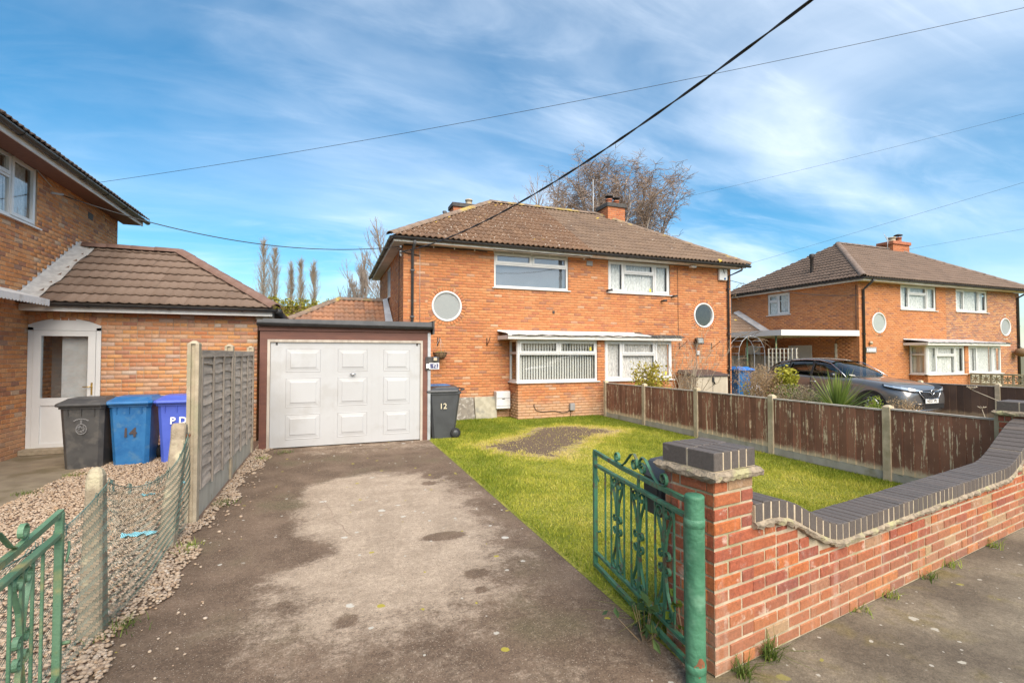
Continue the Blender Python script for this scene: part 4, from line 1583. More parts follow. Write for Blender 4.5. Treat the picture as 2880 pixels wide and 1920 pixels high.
MB().lathe([(.001, 0), (.035, 0), (.035, .01), (.001, .012)], 12, (12.28, 12.486, 4.24), 'y').build('alarm_mark', 'bin_blue', al)
box_part('eaves_lamp', 'meter_white', main, 10.78, 11.0, 12.35, 12.5, 4.50, 4.57, bevel=.02)
fl = MB()
fl.hexa([(11.0, 12.36, 2.06), (11.26, 12.36, 2.06), (11.24, 12.52, 2.04), (11.02, 12.52, 2.04), (11.0, 12.40, 2.26), (11.26, 12.40, 2.26), (11.24, 12.54, 2.22), (11.02, 12.54, 2.22)])
fo = fl.build('floodlight', 'black_iron', main)
MB().add([(11.03, 12.352, 2.09), (11.23, 12.352, 2.09), (11.23, 12.39, 2.235), (11.03, 12.39, 2.235)], [(0, 1, 2, 3)]).build('lamp_glass', 'frosted', fo)
MB().tube([(11.13, 12.52, 2.05), (11.13, 12.55, 1.98), (11.13, 12.58, 1.96), (11.13, 12.585, .9)], [.03, .03, .012, .012], 6).build('floodlight_cable', 'white_paint', fo)
box_part('switch_box', 'meter_white', main, 11.14, 11.24, 12.54, 12.59, 1.70, 1.84, bevel=.01)
for (x, z) in ((10.46, 1.9), (11.77, 1.9)):
    b_ = MB()
    b_.tube([(x, 12.585, z), (x, 12.585, z + .2)], .010, 5)
    b_.tube([(x, 12.585, z + .02), (x + .03, 12.30, z + .2), (x + .03, 12.27, z + .22), (x + .03, 12.29, z + .24)], .009, 5)
    b_.build('basket_bracket', 'black_iron', main)
for (x, z) in ((4.0, 1.95), (2.64, 1.95)):
    b_ = MB()
    b_.tube([(x, 12.585, z), (x, 12.585, z + .22)], .012, 5)
    b_.tube([(x, 12.585, z + .03), (x + .01, 12.42, z + .14), (x + .01, 12.36, z + .22), (x + .01, 12.33, z + .20)], .010, 5)
    b_.build('basket_bracket', 'black_iron', main)
for (u, z, n_) in ((7.80, 3.64, 12.5), (9.78, 3.40, 12.5), (10.18, 3.56, 12.5)):
    c_ = MB()
    c_.tube([(u, 12.58, z), (u, n_, z), (u + .10, n_ - .06, z + .02)], [.03, .03, .035], 8)
    c_.build('camera', 'black_plastic', main)
box_part('airbrick', 'meter_grey', main, 7.10, 7.30, 12.575, 12.59, 4.36, 4.50)
box_part('airbrick', 'black_iron', main, 5.98, 6.05, 12.585, 12.595, 2.90, 2.98)
# gas meter box, junction box on the bay
gm = box_part('meter_box', 'meter_white', main, 4.20, 4.60, 12.36, 12.595, .25, .72, bevel=.012)
box_part('meter_door_edge', 'meter_grey', gm, 4.21, 4.59, 12.352, 12.358, .535, .545)
box_part('meter_door_edge', 'meter_grey', gm, 4.21, 4.59, 12.352, 12.358, .33, .338)
box_part('meter_latch', 'black_iron', gm, 4.36, 4.44, 12.348, 12.357, .515, .53)
jb = box_part('junction_box', 'meter_grey', main, 6.17, 6.32, 11.86, 11.945, .18, .38, bevel=.015)
MB().tube([(5.12, 11.935, .40), (5.12, 11.935, .32), (5.18, 11.93, .22), (5.35, 11.93, .175), (5.7, 11.93, .19), (5.95, 11.93, .13), (6.1, 11.93, .14), (6.2, 11.93, .19)], .009, 6).build('box_cable', 'cable', jb)
MB().tube([(6.22, 11.92, .18), (6.2, 11.92, .02)], .008, 5).build('box_cable', 'cable', jb)

# side extension roof of the near house, seen over the garage
def hip_roof(root, name, A, B, Cc, D, back, tiles, ridge, amp, w=.30, gauge=.30, flat=0.0, rise=.03, seed=0):
    mb = MB()
    E_, F_ = back
    mb.add([A, B, Cc, D, E_, F_], [(0, 1, 2, 3), (1, 5, 2), (5, 4, 3, 2), (0, 3, 4), (0, 4, 5, 1)])
    r = mb.build(name, 'roof_deck', root)
    tv, tf = tile_mesh(w, gauge + .06, amp, waves=2, flat=flat, rise=rise)
    tp = Pieces(root, 'tile', tv, tf, 'tiles', smooth=True)
    tile_slope(tp, r, A, B, Cc, D, w, gauge, gauge + .06, tiles, seed=seed)
    tp.done()
    return r


ez, rz_ = 2.50, 3.40
A, B, Cc, D = (-1.42, 14.55, ez), (1.74, 14.55, ez), (1.74, 16.1, rz_), (.20, 16.1, rz_)
r_ = hip_roof(main, 'side_roof', A, B, Cc, D, ((-1.42, 17.65, ez), (1.74, 17.65, ez)), lambda x: 'tile_red', 'ridge_brown', .045, gauge=.28, seed=5)
ridge_run(r_, 'ridge_tile', (.2, 16.1, rz_ + .03), (1.74, 16.1, rz_ + .03), .13, .42, 'ridge_brown')
ridge_run(r_, 'hip_tile', (-1.42, 14.55, ez + .03), (.2, 16.1, rz_ + .03), .12, .40, 'ridge_brown')
MB().hexa([(1.50, 14.5, 2.62), (1.70, 14.5, 2.62), (1.70, 16.0, 3.46), (1.56, 16.0, 3.46), (1.50, 14.5, 2.66), (1.70, 14.5, 2.72), (1.70, 16.0, 3.54), (1.56, 16.0, 3.49)]).build('flashing', 'lead', r_)
MB().box(-1.2, 1.72, 14.8, 17.4, 0, 2.5).build('side_extension_wall', 'mortar_house', main)
# ------------------------------------------------------------------ garage
gar = thing('garage', 'flat roofed garage with brown timber front and white panelled up-and-over door', 'garage', (.33, 11.5, 0))
GY = 9.78
g0, g1 = -1.03, 1.70
mb = MB()
mb.box(-1.20, -1.075, GY, GY + .09, 0, 2.16)
mb.box(1.745, 1.845, GY, GY + .09, 0, 2.16)
mb.box(-1.075, 1.745, GY, GY + .09, 2.0, 2.16)
mb.build('front_frame', 'brown_timber', gar)
mb = MB()
mb.box(-1.075, g0, GY - .012, GY + .07, 0, 2.0)
mb.box(g1, 1.745, GY - .012, GY + .07, 0, 2.0)
mb.box(g0, g1, GY - .012, GY + .07, 1.952, 2.0)
mb.build('door_frame', 'bare_timber', gar)
box_part('corner_strip', 'galv', gar, 1.846, 1.905, GY - .01, GY + .05, 0, 2.18)
MB().box(-1.22, 1.90, GY - .03, GY + .02, 2.161, 2.235).build('fascia_board', 'brown_timber', gar)
MB().box(-1.15, 1.93, GY - .055, GY - .031, 2.235, 2.375).build('fascia', 'grey_felt', gar)
MB().box(1.931, 1.965, GY - .11, GY + .3, 2.13, 2.40).build('fascia_end', 'felt_dark', gar)
gutter(gar, (-1.24, GY - .11, 2.30), (1.93, GY - .11, 2.275), clips=.9)
mb = MB()
mb.box(-1.25, 1.93, GY - .03, 12.58, 2.236, 2.36)
mb.box(-1.25, 1.70, 12.58, 14.4, 2.236, 2.36)
mb.build('roof', 'grey_felt', gar)
mb = MB()
mb.box(-1.19, -1.10, GY + .09, 14.3, 0, 2.235)
mb.box(-1.10, 1.70, 14.21, 14.3, 0, 2.235)
mb.box(1.60, 1.845, GY + .09, 9.95, 0, 2.235)
mb.build('wall', 'mortar_house', gar)
pc = Pieces(gar, 'brick', BV, BF, 'brickwork')
brick_wall(pc, 'side_wall', Fr((1.90, GY + .06, 0), pi / 2), 12.55 - GY - .06, 2.235, 'wall_brick', 'mortar_pale', seed=21)
pc.done()
# door: leaf with nine raised panels
dy = GY + .02
mb = MB()
mb.box(g0 + .004, g1 - .004, dy, dy + .04, .02, 1.95)
door = mb.build('garage_door', 'garage_white', gar)
W_ = g1 - g0
cols = [(.105, .325), (.44, .645), (.755, .945)]
rows = [(1.40, 1.83), (.75, 1.29), (.16, .62)]
cols = [(.095, .315), (.425, .625), (.735, .925)]
for (z0, z1) in rows:
    for (a, b_) in cols:
        x0, x1 = g0 + a * W_, g0 + b_ * W_
        p = MB()
        f = Fr((0, dy, 0), 0)

        def ring(i0, n0, i1, n1):
            q0 = [(x0 + i0, z0 + i0), (x1 - i0, z0 + i0), (x1 - i0, z1 - i0), (x0 + i0, z1 - i0)]
            q1 = [(x0 + i1, z0 + i1), (x1 - i1, z0 + i1), (x1 - i1, z1 - i1), (x0 + i1, z1 - i1)]
            for k in range(4):
                l = (k + 1) % 4
                p.add([f.p(q0[k][0], n0, q0[k][1]), f.p(q0[l][0], n0, q0[l][1]), f.p(q1[l][0], n1, q1[l][1]), f.p(q1[k][0], n1, q1[k][1])], [(0, 1, 2, 3)])
        ring(0, .0005, .006, .008)
        ring(.006, .008, .014, .003)
        ring(.014, .003, .075, .010)
        ring(.075, .010, .085, .018)
        q = [(x0 + .085, z0 + .085), (x1 - .085, z0 + .085), (x1 - .085, z1 - .085), (x0 + .085, z1 - .085)]
        p.add([f.p(a_, .018, c_) for a_, c_ in q], [(0, 1, 2, 3)])
        p.build('panel', 'garage_white', door)
for fx in (.06, .345, .40, .655, .705, .955):
    box_part('seam', 'garage_white', door, g0 + fx * W_, g0 + fx * W_ + .006, dy - .003, dy, .03, 1.93)
h = MB()
h.lathe([(.001, -.05), (.022, -.048), (.026, -.02), (.03, 0)], 12, (g0 + .525 * W_, dy, 1.345), 'y')
h.tube([(g0 + .525 * W_ - .055, dy - .05, 1.345), (g0 + .525 * W_ + .055, dy - .05, 1.345)], .012, 8)
h.build('handle', 'chrome', door)
for x in (g0 + .09, g1 - .08):
    box_part('hinge', 'black_iron', door, x, x + .03, dy - .012, dy, 1.90, 1.945)
# house number plate, lamp and bell on the garage's right edge
sg = thing('house_sign', 'slate board with white number 12, lamp and bell push beside the garage door', 'sign', (1.97, GY - .03, 1.43))
box_part('backing', 'felt_dark', sg, 1.80, 2.075, GY - .035, GY - .02, 1.41, 1.675)
pl = box_part('number_plate', 'lettering_white', sg, 1.872, 2.073, GY - .045, GY - .036, 1.425, 1.552)
box_part('plate_face', 'blue_slate', pl, 1.888, 2.058, GY - .048, GY - .0455, 1.438, 1.538)
off = root_of(sg).location
text('number', '12', .095, 'lettering_white', pl, Matrix.Translation(Vector((1.985, GY - .050, 1.49)) - off) @ Matrix.Rotation(pi / 2, 4, 'X'), .001)
lm = box_part('lamp', 'chrome', sg, 1.945, 2.03, GY - .075, GY - .036, 1.595, 1.675, bevel=.01)
box_part('lamp_glass', 'pot_cream', lm, 1.955, 2.02, GY - .08, GY - .0755, 1.60, 1.655)
box_part('bell_push', 'lettering_white', sg, 1.812, 1.862, GY - .045, GY - .036, 1.445, 1.535)

# ------------------------------------------------------------------ left house
lh = thing('neighbour_house', 'brick house with white framed upper window and tiled side extension at the left edge', 'house', (-6, 11, 0))
pc = Pieces(lh, 'brick', BV, BF, 'brickwork')
LX = -4.93
fL = Fr((LX, 5.2, 0), pi / 2)                   # faces +X, u runs away from the camera
lw = (8.42 - 5.2, 11.0 - 5.2, 3.985, 5.06)
brick_wall(pc, 'side_wall', fL, 14.45 - 5.2, 5.08, 'house_brick_old', 'mortar_grey', [lw], seed=31, header=.12)
EY = 10.8
fE = Fr((LX, EY, 0), 0)
dr = (.0, 1.04, .02, 2.26)
xr_ = -1.37
ew = xr_ - LX


def arch(u):
    return 2.245 + .125 * (1 - ((u - .52) / .52) ** 2)


brick_wall(pc, 'extension_wall', fE, ew, 2.52, 'ext_brick', 'mortar_grey', [(0.0, 1.04, .02, 2.26), (.12, .92, 2.25, 2.34)], u0=.0, seed=33, header=.15, pmis=.004)
pc.done()
MB().add([(xr_, EY, 0), (xr_, 14.4, 0), (xr_, 14.4, 2.52), (xr_, EY, 2.52)], [(0, 1, 2, 3)]).build('extension_end_wall', 'mortar_grey', lh)
box_part('corner_stone', 'concrete', lh, xr_ - .02, xr_ + .28, EY - .13, EY + .2, 2.42, 2.60)
# arch of brick on edge above the door
ar = MB()
for k in range(12):
    a = -1 + 2 * (k + .5) / 12
    u = .52 + .52 * a
    z = arch(u) + .01
    t = -a * .30
    m = Matrix.Translation(fE.p(u, .004, z + .055)) @ Matrix.Rotation(-t, 4, 'Y') @ Matrix.Diagonal((.078, .05, .11, 1))
    o = bpy.data.objects.new('arch_brick', shared_mesh('arch_brick', BV, BF, 'ext_brick'))
    C.objects.link(o)
    o.parent = lh
    o.matrix_local = Matrix.Translation(-lh.location) @ m
m = MB()
fE.box(m, -.02, 1.06, -.09, -.012, 2.2, 2.45)
m.build('arch_backing', 'mortar_grey', lh)
# white door with arched top
def arcpts(u0, u1, n, fn, drop=0.0):
    return [(u0 + (u1 - u0) * k / n, fn(u0 + (u1 - u0) * k / n) - drop) for k in range(n + 1)]


df = MB()
for (a, b_) in ((.005, .075), (.965, 1.035)):
    fE.box(df, a, b_, -.08, .0, .02, 2.2)
fE.box(df, .075, .965, -.08, -.004, .02, .075)
n_ = 12
P_ = arcpts(.005, 1.035, n_, arch, .004)
vs = [fE.p(u, 0, z) for u, z in P_] + [fE.p(u, 0, 2.15) for u, z in P_] + [fE.p(u, -.08, z) for u, z in P_] + [fE.p(u, -.08, 2.15) for u, z in P_]
k_ = n_ + 1
df.add(vs, [(i, i + 1, k_ + i + 1, k_ + i) for i in range(n_)] + [(2 * k_ + i, 2 * k_ + i + 1, i + 1, i) for i in range(n_)] + [(k_ + i, k_ + i + 1, 3 * k_ + i + 1, 3 * k_ + i) for i in range(n_)])
fd = df.build('door_frame', 'white_upvc', lh)
dl = MB()
for (a, b_, c_, d_) in ((.08, .19, .08, 2.145), (.85, .96, .08, 2.145), (.19, .85, 2.05, 2.145), (.19, .85, .08, .17), (.19, .85, .83, .96)):
    fE.box(dl, a, b_, -.06, .008, c_, d_)
dd = dl.build('door', 'white_upvc', lh)
m = MB()
fE.box(m, .19, .85, -.05, -.012, .17, .83)
pn = m.build('door_panel', 'white_upvc', dd)
m = MB()
fE.box(m, .52, .80, -.014, -.006, .20, .285)
m.build('letter_slot', 'meter_grey', dd)
m = MB()
fE.box(m, .19, .85, -.04, -.034, .96, 2.05)
m.build('pane', 'glass_bright', dd)
m = MB()
fE.box(m, .905, .93, .008, .02, 1.0, 1.22)
m.tube([fE.p(.917, .02, 1.15), fE.p(.917, .05, 1.15), fE.p(.80, .05, 1.145)], .009, 6)
m.build('handle', 'brass', dd)
m = MB()
fE.box(m, .0, 1.04, -.9, -.8, 0, 2.4)
m.build('hall_wall', 'room_wall', lh)
m = MB()
fE.box(m, .42, .84, -.16, -.15, .9, 2.1)
m.build('inner_door', 'white_paint', lh)
box_part('step', 'concrete_old', lh, LX, -3.85, EY - .22, EY - .0, .008, .10, bevel=.01)
# upper window
win(lh, fL, lw[0], lw[1], lw[2], lw[3], [(0, .33, 0, .62), (0, .33, .62, 1), (.33, .72, 0, .62), (.33, .72, .62, 1), (.72, 1, 0, 1)],
    [('v', .33, 0, 1), ('v', .72, 0, 1), ('h', .62, 0, .33), ('h', .62, .33, .72)], (1, 3, 4), inset=.03, glass='glass_bright', back=curtain('net', 3, .01))
m = MB()
for u_ in (4.62, 5.40):
    fL.box(m, u_, u_ + .32, -.02, -.008, 5.0, 5.02)
m.build('trickle_vent', 'black_plastic', lh)
# main roof (hip), eave towards us over the wall
EXW = -4.42
A, B = (EXW, 3.0, 5.13), (EXW, 14.85, 5.13)
D_, Cc_ = (-8.6, 7.2, 7.75), (-8.6, 10.7, 7.75)
m = MB()
m.add([A, B, Cc_, D_, (-12.8, 3.0, 5.13), (-12.8, 14.85, 5.13)], [(0, 1, 2, 3), (1, 5, 2), (0, 3, 4), (3, 2, 5, 4), (0, 4, 5, 1)])
lr = m.build('roof', 'roof_deck', lh)
tv, tf = tile_mesh(.30, .36, .034)
tp = Pieces(lh, 'roof_tile', tv, tf, 'roof_tiles', smooth=True, limit=120)
sl = (Vector(D_) - Vector(A))
A2, B2 = Vector(A), Vector(B)
tile_slope(tp, lr, A, B, (EXW - 1.0, 13.85, 5.13 + .627), (EXW - 1.0, 4.0, 5.13 + .627), .30, .302, .36, 'tile_ext', seed=9)
tp.done()
MB().box(EXW - .12, EXW - .095, 3.1, 14.78, 4.985, 5.12).build('fascia', 'white_paint', lh)
MB().box(LX, EXW - .12, 3.1, 14.78, 5.0, 5.015).build('soffit', 'soffit_brown', lh)
gutter(lh, (EXW - .03, 3.0, 5.125), (EXW - .03, 14.9, 5.115), clips=.95, r=.06)
MB().add([(LX, 14.45, 0), (-12.3, 14.45, 0), (-12.3, 14.45, 5.1), (LX, 14.45, 5.1)], [(0, 1, 2, 3)]).build('rear_wall', 'mortar_grey', lh)
m = MB()
m.tube([(LX + .012, 9.2, 5.03), (LX + .02, 9.8, 4.93), (LX + .015, 10.1, 4.94), (LX + .015, 10.35, 5.02)], .008, 5)
m.tube([(LX + .02, 10.9, 5.0), (LX + .02, 11.4, 4.86)], .008, 5)
m.tube([(LX + .05, 11.32, 4.72), (LX + .15, 11.5, 4.75)], .02, 6)
m.build('wall_cable', 'cable_pale', lh)
box_part('airbrick', 'black_iron', lh, LX, LX + .006, 12.9, 13.12, 4.66, 4.80)
# extension roof
ez, rz_ = 2.60, 3.93
A, B, Cc, D = (LX, 10.42, ez), (-1.02, 10.42, ez), (-3.15, 12.52, rz_), (LX, 12.52, rz_)
r_ = hip_roof(lh, 'extension_roof', A, B, Cc, D, ((LX, 14.5, ez), (-1.02, 14.5, ez)), 'tile_ext', 'ridge_ext', .020, gauge=.335, flat=1.2, rise=.04, seed=7)
ridge_run(r_, 'ridge_tile', (LX + .1, 12.52, rz_ + .03), (-3.15, 12.52, rz_ + .03), .135, .43, 'ridge_ext')
ridge_run(r_, 'hip_tile', (-1.02, 10.42, ez + .03), (-3.12, 12.49, rz_ + .03), .125, .42, 'ridge_ext')
MB().box(LX, -1.08, 10.52, 10.545, 2.47, 2.585).build('extension_fascia', 'white_paint', lh)
gutter(lh, (-4.55, 10.44, 2.60), (-1.0, 10.44, 2.60), clips=.95, r=.055)
MB().tube([(-1.0, 10.44, 2.575), (-.95, 10.50, 2.56), (-.93, 10.7, 2.52), (-.93, 12.0, 2.5)], .055, 10).build('gutter_return', 'black_plastic', lh)
# stepped flashing up the wall
m = MB()
for k in range(14):
    t0 = k / 14
    y_, z_ = 10.45 + 2.08 * t0, ez + 1.33 * t0
    m.box(LX + .004, LX + .018, y_, y_ + .17, z_ + .05, z_ + .21)
m.build('step_flashing', 'lead', r_)
m = MB()
K = 10
rn = random.Random(4)
vs = []
for k in range(K + 1):
    t0 = k / K
    y_, z_ = 10.43 + 2.1 * t0, ez + 1.33 * t0
    w_ = .30 + rn.uniform(-.03, .03)
    vs += [(LX + .02, y_, z_ + .15), (LX + .14, y_, z_ + .085 + rn.uniform(-.01, .01)), (LX + w_, y_, z_ + .075)]
m.add(vs, [(k * 3 + q, k * 3 + q + 1, k * 3 + q + 4, k * 3 + q + 3) for k in range(K) for q in range(2)], True)
m.build('valley_flashing', 'flashing_silver', r_)
# scalloped white canopy edge over the side door
cn = MB()
cn.add([(-4.93, 6.4, 2.80), (-4.42, 6.4, 2.64), (-4.42, 10.28, 2.64), (-4.93, 10.28, 2.80), (-4.93, 6.4, 2.76), (-4.42, 6.4, 2.60), (-4.42, 10.28, 2.60), (-4.93, 10.28, 2.76)],
       [(0, 1, 2, 3), (7, 6, 5, 4), (0, 4, 5, 1), (1, 5, 6, 2), (2, 6, 7, 3)])
can = cn.build('canopy', 'old_white', lh)
sc = MB()
for k in range(46):
    y0 = 6.42 + k * .084
    pts = [(-4.415, y0, 2.645), (-4.415, y0 + .08, 2.645)] + [(-4.415, y0 + .04 + .04 * cos(a * pi / 6), 2.565 - .035 * sin(a * pi / 6)) for a in range(7)]
    q = [(x - .01, y, z) for x, y, z in pts]
    n_ = len(pts)
    sc.add(pts + q, [tuple(range(n_)), tuple(range(2 * n_ - 1, n_ - 1, -1))] + [(i, (i + 1) % n_, n_ + (i + 1) % n_, n_ + i) for i in range(n_)])
sc.build('scalloped_edge', 'old_white', can)
# ------------------------------------------------------------------ gate pillars and front wall
GA = radians(8.5)


def pillar(loc, ang, label, h_shaft=1.045, rows=True, w=.33, dp=.35):
    root = thing('gate_pillar', label, 'pillar', (loc[0], loc[1], 0), 0, 'brick gate pillars')
    pc = Pieces(root, 'brick', BV, BF, 'brickwork')
    O = Vector((loc[0], loc[1], 0))
    d = Vector((cos(ang), sin(ang), 0))
    n = Vector((-sin(ang), cos(ang), 0))
    ff = Fr(O, ang)
    fl_ = Fr(O + n * dp, ang - pi / 2)
    fr_ = Fr(O + d * w, ang + pi / 2)
    fb_ = Fr(O + d * w + n * dp, ang + pi)
    brick_wall(pc, 'front_face', ff, w, h_shaft, 'wall_brick', 'mortar_pale', h=.0747, j=.013, rec=.006, seed=41)
    brick_wall(pc, 'side_face', fl_, dp - .053, h_shaft, 'wall_brick', 'mortar_pale', h=.0747, j=.013, rec=.006, u0=.053, seed=42)
    brick_wall(pc, 'side_face', fr_, dp - .053, h_shaft, 'wall_brick', 'mortar_pale', h=.0747, j=.013, rec=.006, u0=.053, seed=44)
    brick_wall(pc, 'rear_face', fb_, w, h_shaft, 'wall_brick', 'mortar_pale', h=.0747, j=.013, rec=.006, seed=45)
    pc.done()
    core = [O + d * a + n * b_ + Vector((0, 0, z)) for z in (0, h_shaft - .002) for a, b_ in ((.007, .007), (w - .007, .007), (w - .007, dp - .007), (.007, dp - .007))]
    MB().hexa(core).build('pillar_core', 'mortar_pale', root)
    # ragged mortar ledge
    m = MB()
    K = 14
    ring = []
    rn = random.Random(8)
    per = []
    for (a, b_) in (((-.04, -.04), (w + .04, -.04)), ((w + .04, -.04), (w + .04, dp + .04)), ((w + .04, dp + .04), (-.04, dp + .04)), ((-.04, dp + .04), (-.04, -.04))):
        for k in range(K):
            per.append((a[0] + (b_[0] - a[0]) * k / K, a[1] + (b_[1] - a[1]) * k / K))
    cx, cy = w / 2, dp / 2
    lev = []
    for z, sc_ in ((h_shaft - .004, .90), (h_shaft + .006, 1.0), (h_shaft + .03, 1.03), (h_shaft + .05, .93)):
        lv = []
        for (a, b_) in per:
            s_ = sc_ + rn.uniform(-.025, .025)
            lv.append(O + d * (cx + (a - cx) * s_) + n * (cy + (b_ - cy) * s_) + Vector((0, 0, z + rn.uniform(-.008, .006))))
        lev.append(lv)
    N_ = len(per)
    vs = [p for lv in lev for p in lv]
    fs = [(i * N_ + k, i * N_ + (k + 1) % N_, (i + 1) * N_ + (k + 1) % N_, (i + 1) * N_ + k) for i in range(3) for k in range(N_)]
    fs += [tuple(range(N_))[::-1], tuple(range(3 * N_, 4 * N_))]
    m.add(vs, fs, False)
    m.build('mortar_ledge', 'mortar_ledge', root)
    # blue brick-on-edge cap
    zc = h_shaft + .05
    nb = 5
    bw = (w + .0) / nb
    lw_ = [(-.010, dp * .5 - .004), (dp * .5 + .004, dp + .010)]
    MB().hexa([O - d * .0075 - n * .0075 + Vector((0, 0, zc)), O + d * (w + .0075) - n * .0075 + Vector((0, 0, zc)), O + d * (w + .0075) + n * (dp + .0075) + Vector((0, 0, zc)), O - d * .0075 + n * (dp + .0075) + Vector((0, 0, zc)),
               O - d * .0075 - n * .0075 + Vector((0, 0, zc + .1)), O + d * (w + .0075) - n * .0075 + Vector((0, 0, zc + .1)), O + d * (w + .0075) + n * (dp + .0075) + Vector((0, 0, zc + .1)), O - d * .0075 + n * (dp + .0075) + Vector((0, 0, zc + .1))]).build('cap_mortar', 'mortar_pale', root)
    rn = random.Random(14)
    for (a, b_) in lw_:
        for k in range(nb):
            x0, x1 = k * bw + .004 - (.014 if k == 0 else 0), (k + 1) * bw - .004 + (.014 if k == nb - 1 else 0)
            jz = rn.uniform(-.002, .003)
            q = [O + d * x + n * y + Vector((0, 0, z)) for z in (zc + .002, zc + .105 + jz) for x, y in ((x0, a), (x1, a), (x1, b_), (x0, b_))]
            m = MB()
            m.hexa(q)
            m.build('cap_brick', 'blue_brick', root, bevel=.004)
    return root


p1 = pillar((1.948, 2.075), GA, 'red brick gate pillar with blue brick cap beside the green gate post')
p2 = pillar((7.16, 2.86), GA, 'red brick gate pillar with blue brick cap at the end of the brown board fence', 1.045)

# boundary wall with swept top
d_ = Vector((cos(GA), sin(GA), 0))
WO = Vector((1.948, 2.075, 0)) + d_ * .322
WL = 4.98
wall = thing('garden_wall', 'low red brick front wall with blue brick coping dipping between two pillars', 'wall', (4.6, 2.45, 0))
fw = Fr(WO, GA)


def sst(t):
    t = max(0, min(1, t))
    return t * t * (3 - 2 * t)


def wtop(u):
    z = .735
    z -= .262 * sst((u - .16) / .78)
    z += .012 * max(0, u - 1)
    z += .36 * sst((u - 3.75) / 1.25)
    return z


pc = Pieces(wall, 'brick', BV, BF, 'brickwork')
brick_wall(pc, 'wall_face', fw, WL, 1.0, 'wall_brick', 'mortar_pale', h=.0747, j=.013, rec=.006, top=wtop, seed=51, header=.10)
pc.done()
m = MB()
K = 60
vs = []
for k in range(K + 1):
    u = WL * k / K
    vs += [fw.p(u, -.008, 0), fw.p(u, -.008, wtop(u)), fw.p(u, -.215, wtop(u)), fw.p(u, -.215, 0)]
m.add(vs, [(k * 4 + q, k * 4 + q + 1, k * 4 + q + 5, k * 4 + q + 4) for k in range(K) for q in range(3)] + [(0, 1, 2, 3), (K * 4 + 3, K * 4 + 2, K * 4 + 1, K * 4)])
m.build('wall_core', 'mortar_pale', wall)
rn = random.Random(17)
m = MB()
K = 170
vs = []
for k in range(K + 1):
    u = WL * k / K
    t = wtop(u)
    o_ = rn.uniform(-.008, .012)
    vs += [fw.p(u, -.01, t - .006), fw.p(u, .022 + o_ * 1.4, t + rn.uniform(-.010, .010)), fw.p(u, .030 + o_ * 1.2, t + .022 + rn.uniform(-.006, .006)), fw.p(u, .016, t + .040), fw.p(u, -.22, t + .040), fw.p(u, -.245 - o_, t + .015), fw.p(u, -.21, t - .006)]
m.add(vs, [(k * 7 + q, k * 7 + q + 1, k * 7 + q + 8, k * 7 + q + 7) for k in range(K) for q in range(6)] + [tuple(range(7)), tuple(range(K * 7 + 6, K * 7 - 1, -1))], False)
m.build('mortar_ledge', 'mortar_ledge', wall)
# coping bricks on edge
nb = int(WL / .0755)
cm = MB()
K = nb
vs = []
for k in range(K + 1):
    u = WL * k / K
    t = wtop(u) + .038
    vs += [fw.p(u, .0155, t), fw.p(u, .0155, t + .099), fw.p(u, -.2235, t + .099), fw.p(u, -.2235, t)]
cm.add(vs, [(k * 4 + q, k * 4 + q + 1, k * 4 + q + 5, k * 4 + q + 4) for k in range(K) for q in range(3)] + [(0, 1, 2, 3), (K * 4 + 3, K * 4 + 2, K * 4 + 1, K * 4)])
cm.build('coping_mortar', 'mortar_pale', wall)
for k in range(nb):
    ua, ub = WL * k / nb + .0055, WL * (k + 1) / nb - .0055
    ta, tb = wtop(ua) + .04, wtop(ub) + .04
    j = rn.uniform(-.002, .0025)
    e = rn.uniform(-.002, .003)
    m = MB()
    m.hexa([fw.p(ua, .018 + e, ta), fw.p(ub, .018 + e, tb), fw.p(ub, -.226, tb), fw.p(ua, -.226, ta), fw.p(ua, .018 + e, ta + .105 + j), fw.p(ub, .018 + e, tb + .105 + j), fw.p(ub, -.226, tb + .105 + j), fw.p(ua, -.226, ta + .105 + j)])
    m.build('coping_brick', 'blue_brick', wall, bevel=.004)

# ------------------------------------------------------------------ green gates
def spiral(cx, cz, r, turns, a0, sgn, n=16):
    return [(cx + r * (1 - .55 * k / n) * cos(a0 + sgn * turns * 2 * pi * k / n), cz + r * (1 - .55 * k / n) * sin(a0 + sgn * turns * 2 * pi * k / n)) for k in range(n + 1)]


